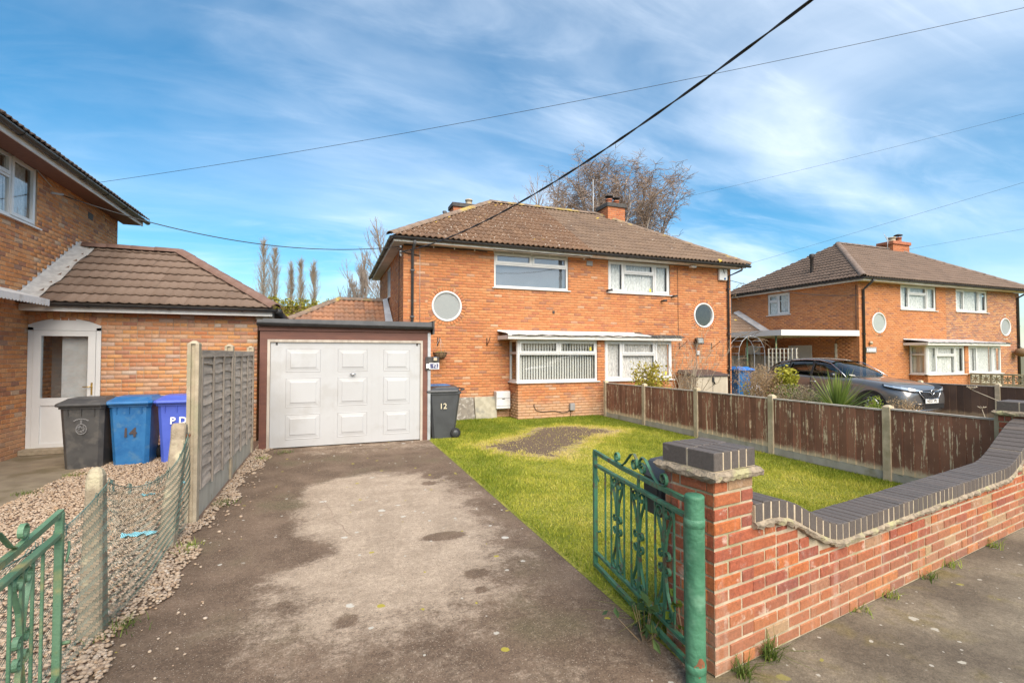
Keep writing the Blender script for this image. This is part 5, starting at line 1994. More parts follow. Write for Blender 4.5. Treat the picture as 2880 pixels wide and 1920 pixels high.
def make_gate(label, mat, group):
    root = thing('gate', label, 'gate', (0, 0, 0), 0, group)
    L = 1.38
    y = 0.0
    P = lambda s, z: (s, 0, z)
    def bar(name, x0, x1, z0, z1, t=.012):
        return MB().box(x0, x1, -t, t, z0, z1).build(name, mat, root, True, bevel=.002)
    bar('stile', 0, .035, .03, .935, .018)
    bar('stile', L - .03, L, .03, .945, .016)
    tr = MB()
    pts = [(.0, .93), (.45, .925), (.9, .925), (L, .945)]
    tr.strip([P(*p) for p in pts], .012, .014, (0, 1, 0))
    tr.build('top_rail', mat, root, True)
    bar('rail', .035, L - .03, .83, .852, .016)
    bar('rail', .035, L - .03, .135, .157, .014)
    bar('rail', .0, L - .0, .03, .062, .014)
    N_ = 13
    for k in range(1, N_):
        s = L * k / N_
        if k in (3, 6, 9) or k == 12:
            continue
        bar('bar', s - .006, s + .006, .157, .83, .006)
    for k in (3, 6, 9):
        s = L * (k + .0) / N_
        top = .92 if k == 6 else .83
        bot = .06 if k == 6 else .157
        MB().box(s - .014, s + .014, -.005, .005, bot, top).build('flat_bar', mat, root, True)
        for sg in (-1, 1):
            m = MB()
            # upper lyre: large scroll at the top, line in to the bar, small scroll in the middle
            sp1 = [(s + sg * (x - s), z) for x, z in spiral(s + .044, .785, .040, 1.1, -.3, 1)]
            ln = [(s + sg * .012, .56), (s + sg * .030, .66)]
            sp2 = [(s + sg * (x - s), z) for x, z in spiral(s + .036, .535, .029, 1.0, 2.2, -1, 12)]
            path = sp2[::-1] + ln + sp1
            m.strip([(a, -.012 * 0, b_) for a, b_ in path], .010, .0026, (0, 1, 0))
            m.build('scroll', mat, root, True)
            m = MB()
            sp1 = [(s + sg * (x - s), z) for x, z in spiral(s + .044, .205, .040, 1.1, .3, -1)]
            ln = [(s + sg * .012, .43), (s + sg * .030, .33)]
            sp2 = [(s + sg * (x - s), z) for x, z in spiral(s + .036, .455, .029, 1.0, -2.2, 1, 12)]
            path = sp2[::-1] + ln + sp1
            m.strip([(a, 0, b_) for a, b_ in path], .010, .0026, (0, 1, 0))
            m.build('scroll', mat, root, True)
    # crest
    for sg in (-1, 1):
        c = L * 6 / N_
        m = MB()
        a1 = [(c + sg * (x - c), z) for x, z in spiral(c + .055, .985, .042, 1.25, 3.4, -1)]
        hump = [(c + sg * .012, .99), (c + sg * .02, 1.03), (c + sg * .055, 1.06), (c + sg * .10, 1.05), (c + sg * .20, .965), (c + sg * .25, .94), (c + sg * .30, .945)]
        a2 = [(c + sg * (x - c), z) for x, z in spiral(c + .315, .985, .040, 1.2, -1.2, 1)]
        m.strip([(a, 0, b_) for a, b_ in a1[::-1] + hump + a2], .010, .0028, (0, 1, 0))
        m.build('crest_scroll', mat, root, True)
    m = MB()
    m.tube([(L - .02, -.03, .70), (L + .01, -.03, .74), (L + .05, -.02, .78)], .006, 5)
    m.tube([(L - .01, -.02, .30), (L - .01, -.05, .30)], .01, 5)
    m.build('latch', mat, root, True)
    for z in (.12, .86):
        MB().box(-.05, .02, -.012, .012, z - .02, z + .02).build('hinge', 'rust', root, True)
    return root


gr = make_gate('open green iron gate with scrolls beside the brick pillar', 'gate_green', 'green iron gates')
gr.location = (1.835, 2.09, 0)
gr.rotation_euler = (0, 0, pi / 2 - radians(7.5))
gl = make_gate('open pale green iron gate with scrolls at the lower left corner', 'gate_green_pale', 'green iron gates')
gl.location = (-1.10, 1.70, .0)
gl.rotation_euler = (0, 0, pi / 2 + radians(6.4))
gp = thing('gate_post', 'round green metal gate post with a rusty patch near the ground', 'gate post', (1.782, 2.04, 0))
MB().lathe([(.050, 0), (.050, .985), (.0505, .995), (.044, 1.002), (.001, 1.002)], 28).build('post', 'post_green', gp, True)
for z in (.12, .86):
    MB().lathe([(.050, -.022), (.0525, -.020), (.0525, .020), (.050, .022)], 20, (0, 0, z)).build('hinge_collar', 'post_green', gp, True)
m = MB()
rn = random.Random(3)
pts = []
for k in range(14):
    a = 2 * pi * k / 14
    r_ = 1 + rn.uniform(-.25, .25)
    th = -pi / 2 - .25 + .55 * r_ * cos(a)
    pts.append((.0512 * cos(th), .0512 * sin(th), .145 + .045 * r_ * sin(a)))
m.add(pts + [(.0515 * cos(-pi / 2 - .25), .0515 * sin(-pi / 2 - .25), .145)], [(k, (k + 1) % 14, 14) for k in range(14)])
m.build('rust_patch', 'rust', gp, True)
gq = thing('gate_post', 'round pale green gate post behind the lower left gate', 'gate post', (-1.14, 1.66, 0))
MB().lathe([(.045, 0), (.045, .96), (.038, .975), (.001, .975)], 24).build('post', 'gate_green_pale', gq, True)

# letterbox behind the pillar
lb = thing('letterbox', 'dark grey letterbox with sloping hood on the back of the gate pillar', 'letterbox', (2.10, 2.67, 0))
m = MB()
m.box(-.11, .13, -.08, .10, .68, .93)
m.build('body', 'bin_slate', lb, True, bevel=.01)
m = MB()
m.hexa([(-.135, -.10, .915), (.15, -.10, .915), (.15, .12, .925), (-.135, .12, .925), (-.05, -.10, 1.02), (.15, -.10, 1.04), (.15, .12, 1.04), (-.05, .12, 1.02)])
m.build('hood', 'bin_slate', lb, True, bevel=.012)
MB().box(-.118, -.112, -.06, .08, .82, .90).build('flap', 'bin_black', lb, True)
MB().box(.0, .04, -.22, .0, .10, .68).build('bracket', 'bin_black', lb, True)

# ------------------------------------------------------------------ right-hand board fence
FX = 7.21


def board_fence(root, FX_, posts, ztop, mat, gb=True, seed=0, side=-1, w=.125):
    rn = random.Random(seed)
    for y in posts:
        m = MB()
        m.box(FX_ - .05, FX_ + .05, y - .05, y + .05, 0, ztop(y) + .045)
        m.hexa([(FX_ - .05, y - .05, ztop(y) + .045), (FX_ + .05, y - .05, ztop(y) + .045), (FX_ + .05, y + .05, ztop(y) + .045), (FX_ - .05, y + .05, ztop(y) + .045),
                (FX_ - .02, y - .02, ztop(y) + .07), (FX_ + .02, y - .02, ztop(y) + .07), (FX_ + .02, y + .02, ztop(y) + .07), (FX_ - .02, y + .02, ztop(y) + .07)])
        m.build('post', 'concrete_cream', root)
    for ya, yb in zip(posts, posts[1:]):
        a, b_ = min(ya, yb) + .05, max(ya, yb) - .05
        if gb:
            MB().box(FX_ - .024, FX_ + .024, a, b_, 0, .12).build('gravel_board', 'gravel_board', root)
        n_ = max(1, int((b_ - a) / w))
        bw = (b_ - a) / n_
        for k in range(n_):
            y0, y1 = a + k * bw, a + (k + 1) * bw + .012
            y1 = min(y1, b_)
            zt = ztop((y0 + y1) / 2) - .012 + rn.uniform(-.004, .002)
            zb = (.115 if gb else .03) + rn.uniform(-.004, .012)
            t0, t1 = .008, .018
            x0 = FX_ + side * .012 + rn.uniform(-.003, .003)
            m = MB()
            m.hexa([(x0, y0, zb), (x0 + side * t1, y0, zb), (x0 + side * t0, y1, zb), (x0 - side * .003, y1, zb), (x0, y0, zt), (x0 + side * t1, y0, zt), (x0 + side * t0, y1, zt), (x0 - side * .003, y1, zt)])
            m.build('board', mat, root)
        MB().hexa([(FX_ - .035, a, ztop(a) - .012), (FX_ + .03, a, ztop(a) - .012), (FX_ + .03, b_, ztop(b_) - .012), (FX_ - .035, b_, ztop(b_) - .012),
                   (FX_ - .035, a, ztop(a) + .008), (FX_ + .03, a, ztop(a) + .008), (FX_ + .03, b_, ztop(b_) + .008), (FX_ - .035, b_, ztop(b_) + .008)]).build('capping', 'bare_timber', root)
        for z in (.3, .75):
            MB().box(FX_ + .008, FX_ + .045, a, b_, z, z + .05).build('rail', 'bare_timber', root)


def peel_mat(name, paint, paint2, bare, k=1.0):
    m, nt, b = nodes(name)
    geo = mk(nt, 'ShaderNodeNewGeometry').outputs['Position']
    z = mk(nt, 'ShaderNodeSeparateXYZ', {0: geo}).outputs[2]
    streak = noise(nt, 30, 6, stretch=(1, 1, .05), rough=.65)
    blot = noise(nt, 3.2, 7, rough=.75)
    fleck = noise(nt, 42, 5, stretch=(1, 1, .35), rough=.7)
    low = mrange(nt, mathn(nt, 'SUBTRACT', z, mathn(nt, 'MULTIPLY', blot, .26)), .10, .0)
    s = mathn(nt, 'ADD', mathn(nt, 'MULTIPLY', streak, .60), mathn(nt, 'ADD', mathn(nt, 'MULTIPLY', fleck, .28), mathn(nt, 'MULTIPLY', blot, .22)))
    w = mathn(nt, 'MULTIPLY', mrange(nt, s, .59 / k, .635 / k), .9)
    w = mathn(nt, 'MAXIMUM', w, mathn(nt, 'MULTIPLY', low, .9), clamp=True)
    base = mixc(nt, mrange(nt, noise(nt, 2.5, 6), .35, .65), paint, paint2)
    rd = mk(nt, 'ShaderNodeObjectInfo').outputs['Random']
    base = mk(nt, 'ShaderNodeHueSaturation', {'Color': base, 'Value': mathn(nt, 'ADD', mathn(nt, 'MULTIPLY', rd, .5), .75)}).outputs[0]
    nt.links.new(mixc(nt, w, base, bare), b.inputs['Base Color'])
    b.inputs['Roughness'].default_value = .8
    bumpn(nt, b, streak, .4, .008)


peel_mat('peeling_brown', (.285, .128, .078), (.205, .092, .058), (.68, .55, .37))
peel_mat('dark_brown_fence', (.13, .075, .048), (.10, .058, .040), (.36, .25, .15), .9)
bf = thing('board_fence', 'brown close-board fence with peeling paint and concrete posts along the lawn', 'fence', (FX, 7.4, 0))
board_fence(bf, FX, [11.72, 9.95, 8.14, 6.30, 4.43, 3.22], lambda y: .96 - .009 * max(0, y - 8) + .02 * (y < 4.4), 'peeling_brown', seed=61)
b2 = thing('board_fence', 'dark brown board fence with concrete posts beyond the parked car', 'fence', (16.1, 6.8, 0))
board_fence(b2, 16.1, [12.5, 10.75, 9.0, 7.25, 5.5, 3.75], lambda y: .90, 'dark_brown_fence', False, seed=62, w=.15)

# ------------------------------------------------------------------ waney-lap fence on the left
lf = thing('panel_fence', 'weathered grey waney-lap fence panels between concrete posts by the driveway', 'fence', (-1.31, 7.8, 0))
PX = -1.325
pys = [5.86, 7.72, 9.64]
for y in pys:
    m = MB()
    s_ = .052
    m.prism([(PX - s_, y - s_), (PX - .02, y - s_), (PX - .02, y - s_ + .02), (PX + .02, y - s_ + .02), (PX + .02, y - s_), (PX + s_, y - s_), (PX + s_, y + s_), (PX - s_, y + s_)], 0, 1.84)
    m.hexa([(PX - s_, y - s_, 1.84), (PX + s_, y - s_, 1.84), (PX + s_, y + s_, 1.84), (PX - s_, y + s_, 1.84), (PX - .015, y - .015, 1.872), (PX + .015, y - .015, 1.872), (PX + .015, y + .015, 1.872), (PX - .015, y + .015, 1.872)])
    m.build('post', 'concrete', lf)
rn = random.Random(71)
for ya, yb in zip(pys, pys[1:]):
    a, b_ = ya + .055, yb - .055
    m = MB().box(PX - .025, PX + .025, a, b_, 0, .30)
    m.build('gravel_board', 'gravel_board', lf)
    zt, n_ = 1.735, 13
    hgt = (zt - .30) / n_
    for k in range(n_):
        z0 = .30 + k * hgt
        K = 12
        vs = []
        ph = rn.uniform(0, 6)
        for q in range(K + 1):
            y = a + (b_ - a) * q / K
            wv = .010 * sin(q * 1.1 + ph) + rn.uniform(-.004, .004) - .006
            x = PX + .018
            vs += [(x + .026, y, z0 + wv), (x + .002, y, z0 + hgt + .026), (x - .004, y, z0 + hgt + .026), (x + .016, y, z0 + wv)]
        m = MB()
        m.add(vs, [(q * 4 + i, q * 4 + (i + 1) % 4, q * 4 + 4 + (i + 1) % 4, q * 4 + 4 + i) for q in range(K) for i in range(4)] + [(0, 1, 2, 3), (K * 4 + 3, K * 4 + 2, K * 4 + 1, K * 4)])
        m.build('slat', 'grey_wood', lf)
    nbt = 3
    for k in range(nbt + 1):
        y = a + (b_ - a) * (k + (.98 if k == nbt else 1) * .0 + (.25 if k < nbt else 0) * 0 + (k == 0) * .02) / nbt
        y = a + .02 + (b_ - a - .06) * k / nbt
        box_part('batten', 'grey_wood_v', lf, PX + .042, PX + .062, y, y + .035, .26 if k not in (0, nbt) else .31, 1.73)
    box_part('top_rail', 'grey_wood', lf, PX + .005, PX + .058, a, b_, 1.70, 1.775)

# ------------------------------------------------------------------ wire fence and its posts
wf = thing('wire_fence', 'sagging green chain-link fence on two old concrete posts', 'fence', (-1.36, 4.3, 0))
m = MB()
m.hexa([(-1.425, 3.685, 0), (-1.295, 3.685, 0), (-1.295, 3.795, 0), (-1.425, 3.795, 0), (-1.40, 3.70, .98), (-1.315, 3.70, .98), (-1.315, 3.78, .98), (-1.40, 3.78, .98)])
m.hexa([(-1.40, 3.70, .98), (-1.315, 3.70, .98), (-1.315, 3.78, .98), (-1.40, 3.78, .98), (-1.385, 3.72, 1.03), (-1.33, 3.72, 1.03), (-1.33, 3.76, 1.03), (-1.385, 3.76, 1.03)])
m.build('post', 'concrete_old', wf, bevel=.012)
m = MB()
pr = [(5.12, 0), (5.26, 0), (5.57, .92)] + [(5.515 + .055 * cos(t * pi / 6), 1.01 + .06 * sin(t * pi / 6)) for t in range(7)] + [(5.45, .92)]
nn_ = len(pr)
m.add([(-1.42, y, z) for y, z in pr] + [(-1.30, y, z) for y, z in pr], [tuple(range(nn_)), tuple(range(2 * nn_ - 1, nn_ - 1, -1))] + [(i, (i + 1) % nn_, nn_ + (i + 1) % nn_, nn_ + i) for i in range(nn_)])
m.build('post', 'concrete_old', wf, bevel=.012)


def link_pos(s, t):
    """s along the fence 0..1, t height 0..1"""
    y = 1.75 + 3.78 * s
    top = .94 - .30 * (1 - (2 * min(1, max(0, (y - 3.74) / 1.78)) - 1) ** 2) * (y > 3.74) - .05 * sin(y * 5)
    if y > 3.74:
        top = .93 + (y - 3.74) / 1.78 * .03 - .33 * 4 * ((y - 3.74) / 1.78) * (1 - (y - 3.74) / 1.78) * .62
    else:
        top = .93 - .10 * 4 * ((3.74 - y) / 2) * (1 - (3.74 - y) / 2)
    x = -1.285 + .022 * sin(y * 3.3 + t * 4) + .03 * sin(t * 3) * sin(y * 1.7)
    return (x, y, .03 + (top - .03) * t)


nw, nh = 58, 13
wm = MB()
for k in range(nw):
    for sg in (-1, 1):
        pts = []
        for q in range(nh * 2 + 1):
            z_ = q / (nh * 2)
            ph = (q % 2)
            s = (k + .5 + sg * (ph - .5) * .92) / nw
            pts.append(link_pos(min(1, max(0, s)), z_))
        wm.tube(pts, .0019, 3, cap=False, smooth=True)
        break
wm2 = MB()
for k in range(nw - 1):
    pts = []
    for q in range(nh * 2 + 1):
        ph = ((q + 1) % 2)
        s = (k + 1 + (ph - .5) * .92) / nw
        pts.append(link_pos(min(1, max(0, s)), q / (nh * 2)))
    wm2.tube(pts, .0019, 3, cap=False, smooth=True)
wm.v += []
base = len(wm.v)
wm.v += wm2.v
wm.f += [tuple(i + base for i in f) for f in wm2.f]
wm.sm += wm2.sm
o = wm.build('wire_mesh', 'wire_green', wf)
o['kind'] = 'stuff'
tw = MB()
tw.tube([Vector(link_pos(k / 40, 1.0)) + Vector((.004, 0, .004)) for k in range(41)], .0032, 5)
rn = random.Random(5)
for k in range(46):
    p = Vector(link_pos(rn.random(), 1.0))
    a = rn.uniform(0, 6)
    tw.tube([p, p + Vector((.01 * cos(a), .02, .025)), p + Vector((.012 * cos(a), .045, .012)), p + Vector((0, .03, -.05))], .0022, 3, cap=False)
tw.build('top_wire', 'wire_green', wf)
MB().box(-1.30, -1.27, 5.50, 5.53, .93, .955).build('rusty_bolt', 'rust', wf)
# ------------------------------------------------------------------ wheelie bins
def make_bin(label, mat, lid_mat, loc, rz, group):
    r = thing('wheelie_bin', label, 'wheelie bin', loc, rz, group)
    m = MB()
    def rect(w, d0, d1, z, c=.05):
        w /= 2
        return [(-w + c, d0, z), (w - c, d0, z), (w, d0 + c, z), (w, d1 - c, z), (w - c, d1, z), (-w + c, d1, z), (-w, d1 - c, z), (-w, d0 + c, z)]
    lv = [rect(.46, -.24, .22, .0), rect(.47, -.25, .24, .12), rect(.535, -.315, .34, .90), rect(.57, -.335, .36, .905, .04), rect(.57, -.335, .36, .955, .04)]
    vs = [p for l in lv for p in l]
    m.add(vs, [(i * 8 + k, i * 8 + (k + 1) % 8, i * 8 + 8 + (k + 1) % 8, i * 8 + 8 + k) for i in range(4) for k in range(8)] + [tuple(range(7, -1, -1)), tuple(range(32, 40))])
    m.build('body', mat, r, True)
    for x in (-.16, 0, .16):
        MB().hexa([(x - .004, -.322, .80), (x + .004, -.322, .80), (x + .004, -.30, .80), (x - .004, -.30, .80), (x - .004, -.34, .905), (x + .004, -.34, .905), (x + .004, -.30, .905), (x - .004, -.30, .905)]).build('rib', mat, r, True)
    m = MB()
    lv = [rect(.61, -.39, .30, .945, .05), rect(.62, -.40, .32, .965, .05), rect(.60, -.38, .32, .99, .05), rect(.50, -.25, .30, 1.03, .05), rect(.47, -.20, .27, 1.05, .06)]
    vs = [p for l in lv for p in l]
    m.add(vs, [(i * 8 + k, i * 8 + (k + 1) % 8, i * 8 + 8 + (k + 1) % 8, i * 8 + 8 + k) for i in range(4) for k in range(8)] + [tuple(range(7, -1, -1)), tuple(range(32, 40))])
    lid = m.build('lid', lid_mat, r, True)
    m = MB()
    m.tube([(-.24, .34, .98), (-.24, .42, 1.0), (.24, .42, 1.0), (.24, .34, .98)], .016, 8)
    m.build('handle', mat, r, True)
    MB().tube([(-.25, .22, .10), (.25, .22, .10)], .014, 6).build('axle', 'black_iron', r, True)
    for s in (-1, 1):
        w = MB().lathe([(.001, -.02), (.06, -.02), (.10, -.03), (.105, 0), (.10, .03), (.06, .02), (.001, .02)], 20, (s * .255, .235, .105), 'x').build('wheel', 'tyre', r, True)
        MB().lathe([(.001, .028), (.055, .026), (.06, .02)], 14, (s * .255 if s > 0 else -.255 - .056, .235, .105), 'x').build('hub', 'bin_slate', w, True)
    return r


RX = Matrix.Rotation(pi / 2, 4, 'X')
GB = 'wheelie bins'
b_bl = make_bin('black wheelie bin with a faded council crest, by the white door', 'bin_black', 'bin_black', (-3.485, 9.37, .008), 0, GB)
b_bu = make_bin('blue wheelie bin painted with the number 14', 'bin_blue', 'bin_blue', (-2.91, 9.42, .012), 0, GB)
b_vi = make_bin('violet blue wheelie bin lettered PD, next to the fence post', 'bin_violet', 'bin_violet', (-2.28, 9.40, .012), 0, GB)
b_12 = make_bin('dark grey wheelie bin painted with the number 12, by the garage corner', 'bin_slate', 'bin_slate', (2.20, 10.06, 0), -pi / 2, GB)
b_13 = make_bin('wheelie bin with blue lid hidden behind the number 12 bin', 'bin_slate', 'bin_blue', (2.22, 10.80, 0), -pi / 2, GB)
b_ri = make_bin('blue wheelie bin standing behind the brown shrub beyond the fence', 'bin_blue', 'tarp_blue', (13.62, 13.3, .02), 0, GB)
b_ri.scale = (1.15, 1.15, 1.2)
slp = Matrix.Rotation(-.083, 4, 'X')
T = Matrix.Translation
text('number', '14', .19, 'lettering_dark', b_bu, T((0, -.295, .50)) @ RX @ slp, .001, .006)
text('letters', 'P D', .15, 'lettering_white', b_vi, T((.02, -.31, .66)) @ RX @ slp, .001, .004)
text('number', '12', .16, 'lettering_cream', b_12, T((.282, -.03, .66)) @ Matrix.Rotation(pi / 2, 4, 'Z') @ RX, .001, .002)
# crest: banner arc, shield oval with charges
m = MB()
for k in range(9):
    a = radians(35 + 110 * k / 8)
    m.box(-.10 * cos(a) - .008, -.10 * cos(a) + .008, -.3205, -.318, .69 + .06 * sin(a), .70 + .06 * sin(a))
rn = random.Random(6)
for k in range(22):
    a = 2 * pi * k / 22
    m.box(.062 * cos(a) - .006, .062 * cos(a) + .006, -.3125, -.305, .60 + .075 * sin(a) - .004, .60 + .075 * sin(a) + .005)
for k in range(34):
    x, z = rn.uniform(-.045, .045), rn.uniform(.545, .655)
    m.box(x - .008, x + .008, -.3135, -.305, z - .002, z + .0025)
for z in (.685, .70, .715, .73):
    m.box(-.012, .012, -.3185, -.312, z - .003, z + .003)
m.build('crest', 'crest_grey', b_bl, True)

# ------------------------------------------------------------------ slabs, hanging basket
for (x0, x1, mat, lab) in ((3.02, 3.60, 'slab_dark', 'dark stained paving slab leaning on the house wall'), (3.62, 4.22, 'slab_pale', 'pale paving slab leaning on the wall beside the gas meter box')):
    m = MB()
    m.hexa([(x0, 12.36, 0), (x1, 12.36, 0), (x1, 12.41, 0), (x0, 12.41, 0), (x0, 12.50, .58), (x1, 12.50, .58), (x1, 12.55, .58), (x0, 12.55, .58)])
    tag(m.build('paving_slab', mat, bevel=.008), lab, 'paving slab', 'leaning paving slabs')
hb = thing('hanging_basket', 'hanging basket with coir lining and moss on the house wall', 'hanging basket', (2.65, 12.35, 1.60))
m = MB()
m.lathe([(.001, 0), (.08, .01), (.14, .06), (.175, .14), (.18, .17), (.165, .165), (.001, .15)], 20)
m.build('lining', 'coir', hb, True)
MB().lathe([(.001, .19), (.10, .185), (.17, .165)], 16).build('moss', 'moss', hb, True)
m = MB()
for k in range(10):
    a = 2 * pi * k / 10
    m.tube([(r_ * cos(a), r_ * sin(a), z) for r_, z in ((.02, -.004), (.085, .006), (.146, .058), (.181, .14), (.186, .17))], .004, 4, cap=False)
m.tube([(.186 * cos(2 * pi * k / 20), .186 * sin(2 * pi * k / 20), .17) for k in range(21)], .005, 4)
m.build('wire_frame', 'black_iron', hb, True)
m = MB()
for k in range(3):
    a = 2 * pi * k / 3 + .5
    m.tube([(.186 * cos(a), .186 * sin(a), .17), (0, .0, .55)], .004, 4)
m.build('chain', 'cable_pale', hb, True)

# ------------------------------------------------------------------ storage box by the neighbour's wall
sh = thing('storage_box', 'beige plastic garden storage box with dark brown lid behind the fence', 'storage box', (11.1, 12.05, 0))
X0, X1, Y0, Y1 = 10.28, 11.50, 11.62, 12.45
m = MB()
m.box(X0, X1, Y0, Y1, .03, 1.06)
bx = m.build('body', 'shed_beige', sh, bevel=.02)
for k in range(26):
    x = X0 + .05 + k * (X1 - X0 - .1) / 26
    if abs(x - (X0 + X1) / 2) < .04:
        continue
    box_part('groove', 'shed_beige', bx, x, x + .03, Y0 - .008, Y0, .10, 1.0)
MB().hexa([(X0 - .05, Y0 - .05, 1.05), (X1 + .05, Y0 - .05, 1.05), (X1 + .05, Y1 + .02, 1.12), (X0 - .05, Y1 + .02, 1.12), (X0 - .05, Y0 - .05, 1.10), (X1 + .05, Y0 - .05, 1.10), (X1 - .03, Y1 + .02, 1.24), (X0 + .03, Y1 + .02, 1.24)]).build('lid', 'shed_lid', sh, bevel=.01)
box_part('door_gap', 'shed_lid', sh, (X0 + X1) / 2 - .006, (X0 + X1) / 2 + .006, Y0 - .012, Y0 - .004, .08, 1.04)
m = MB()
m.box((X0 + X1) / 2 - .035, (X0 + X1) / 2 + .035, Y0 - .04, Y0 - .008, .90, 1.02)
m.tube([((X0 + X1) / 2, Y0 - .04, .92), ((X0 + X1) / 2 + .03, Y0 - .05, .86), ((X0 + X1) / 2 + .05, Y0 - .04, .82)], .02, 6)
m.build('latch', 'black_plastic', sh)
# ------------------------------------------------------------------ carport, side door, trellis, rear fence at the far house
cp = thing('carport', 'white edged flat carport roof on green poles beside the far house', 'carport', (17.0, 13.5, 0))
cx0, cx1, cy0, cy1, cz = 15.55, 18.88, 12.55, 16.3, 2.42
m = MB()
m.box(cx0, cx0 + .03, cy0 + .6, cy1, cz, cz + .21)
m.hexa([(cx0, cy0 + .6, cz), (cx0 + .03, cy0 + .6, cz), (cx1, cy0 + .03, cz), (cx1, cy0, cz), (cx0, cy0 + .6, cz + .21), (cx0 + .03, cy0 + .6, cz + .21), (cx1, cy0 + .03, cz + .21), (cx1, cy0, cz + .21)])
m.build('fascia', 'white_upvc', cp)
m = MB()
m.prism([(cx0 + .03, cy0 + .62), (cx1, cy0 + .06), (cx1, cy1), (cx0 + .03, cy1)], cz + .12, cz + .15)
m.build('roof_sheet', 'soffit_white', cp)
for k in range(4):
    y = cy0 + .8 + k * .85
    box_part('joist', 'trellis_white', cp, cx0 + .04, cx1, y, y + .05, cz + .0, cz + .118)
for (x, y) in ((15.75, 13.55), (15.75, 14.9), (15.75, 16.1)):
    MB().tube([(x, y, 0), (x, y, cz + .02)], .03, 8).build('pole', 'gate_green_pale', cp)
# side door of the far house
sd_ = MB()
fs_ = Fr((18.94, 18.9, 0), -pi / 2)
u0_, u1_ = 18.9 - 15.65, 18.9 - 14.55
fs_.box(sd_, u0_, u0_ + .08, -.08, .02, 0, 2.1)
fs_.box(sd_, u1_ - .08, u1_, -.08, .02, 0, 2.1)
fs_.box(sd_, u0_ + .08, u1_ - .08, -.08, .02, 2.0, 2.1)
sdo = sd_.build('side_door_frame', 'white_upvc', far)
m = MB()
fs_.box(m, u0_ + .08, u1_ - .08, -.06, -.01, 0, 2.0)
m.build('side_door', 'white_upvc', far)
m = MB()
fs_.box(m, 5.35, 5.43, .005, .03, .3, 2.15)
m.build('cable_trunking', 'trellis_white', far)
MB().tube([fs_.p(5.39, .02, 2.15), fs_.p(5.4, .03, 2.3), fs_.p(5.6, .03, 2.36), fs_.p(6.2, .03, 2.38), fs_.p(6.22, .03, 4.4)], .012, 5).build('wall_cable', 'cable', far)
downpipe(far, [(19.16, 12.17, 4.55), (19.12, 12.2, 4.48), (19.14, 12.55, 4.2), (19.14, 12.55, .05)], 'dark_pipe', .045, [(19.14, 12.55, z) for z in (3.9, 2.5, 1.6)])
downpipe(far, [(29.6, 12.17, 4.55), (29.6, 12.55, 4.3), (29.6, 12.55, .05)], 'dark_pipe', .045, [(29.6, 12.55, 3.0)])
chimney(far, 25.85, 27.1, 15.5, 16.2, 5.9, 7.30, [(26.25, 15.8, .16, .2, 'pot_cream', False), (26.75, 15.8, .14, .24, 'pot_red', True)], cap='red')
MB().lathe([(.07, -.3), (.07, .42), (.10, .44), (.10, .60), (.08, .63), (.001, .63)], 14, (19.6, 15.0, 5.45)).build('flue', 'black_iron', far)
m = MB()
m.tube([(25.6, 15.6, 6.7), (25.6, 15.6, 7.5)], .015, 6)
m.tube([(25.2, 15.5, 7.55), (25.9, 15.7, 7.25)], .012, 5)
for k in range(6):
    t = k / 5
    x, y, z = 25.2 + .7 * t, 15.5 + .2 * t, 7.55 - .3 * t
    m.tube([(x - .02, y - .05, z - .1 - .1 * t), (x + .02, y + .05, z + .1 + .08 * t)], .007, 4)
m.build('aerial', 'galv', far)
ns = box_part('name_sign', 'meter_grey', far, 19.28, 19.86, 12.56, 12.59, 1.78, 2.0, bevel=.01)
for k, (a, b_) in enumerate(((.04, .08), (.12, .22), (.25, .33), (.36, .50))):
    box_part('sign_letters', 'lettering_white', ns, 19.28 + a, 19.28 + b_, 12.555, 12.559, 1.84, 1.94)
MB().lathe([(.001, -.08), (.06, -.06), (.07, 0), (.001, .02)], 12, (19.5, 12.56, 2.16), 'y').build('porch_lamp', 'pot_cream', far)
# stone-clad bay front, basket on the pipe
m = MB()
rn = random.Random(2)
st = bpy.data.objects
for r_ in range(3):
    x = 24.56
    while x < 26.8:
        w_ = rn.uniform(.25, .5)
        box_part('cladding_stone', 'slab_pale', far, x + .01, min(x + w_, 26.85), 11.925 - rn.uniform(0, .008), 11.938, .02 + r_ * .30, .02 + (r_ + 1) * .30 - .015)
        x += w_
h2 = thing('hanging_basket', 'round wire basket with grey plants at the right end of the far house', 'hanging basket', (29.25, 12.3, 1.6))
MB().lathe([(.001, 0), (.2, .08), (.28, .2), (.2, .36), (.001, .40)], 14).build('plants', 'coir', h2, True)
MB().tube([(0, 0, .38), (0, .2, .62), (0, .28, .60)], .012, 5).build('hook', 'black_iron', h2, True)
# pierced block wall between the far gardens
bw_ = thing('block_wall', 'pierced concrete block wall in front of the far house', 'wall', (24.45, 9.5, 0))
for k in range(16):
    y = 6.6 + k * .33
    m = MB()
    m.box(24.40, 24.50, y, y + .32, 0, .58)
    m.build('block', 'concrete', bw_)
    m = MB()
    for q in range(8):
        a = 2 * pi * q / 8
        m.tube([(24.45, y + .16, .74), (24.45, y + .16 + .14 * cos(a), .74 + .14 * sin(a))], .022, 5)
    m.box(24.41, 24.49, y, y + .025, .58, .90)
    m.box(24.41, 24.49, y + .295, y + .32, .58, .90)
    m.build('pierced_block', 'concrete', bw_)
    box_part('coping', 'concrete_old', bw_, 24.37, 24.53, y, y + .32, .90, .96)
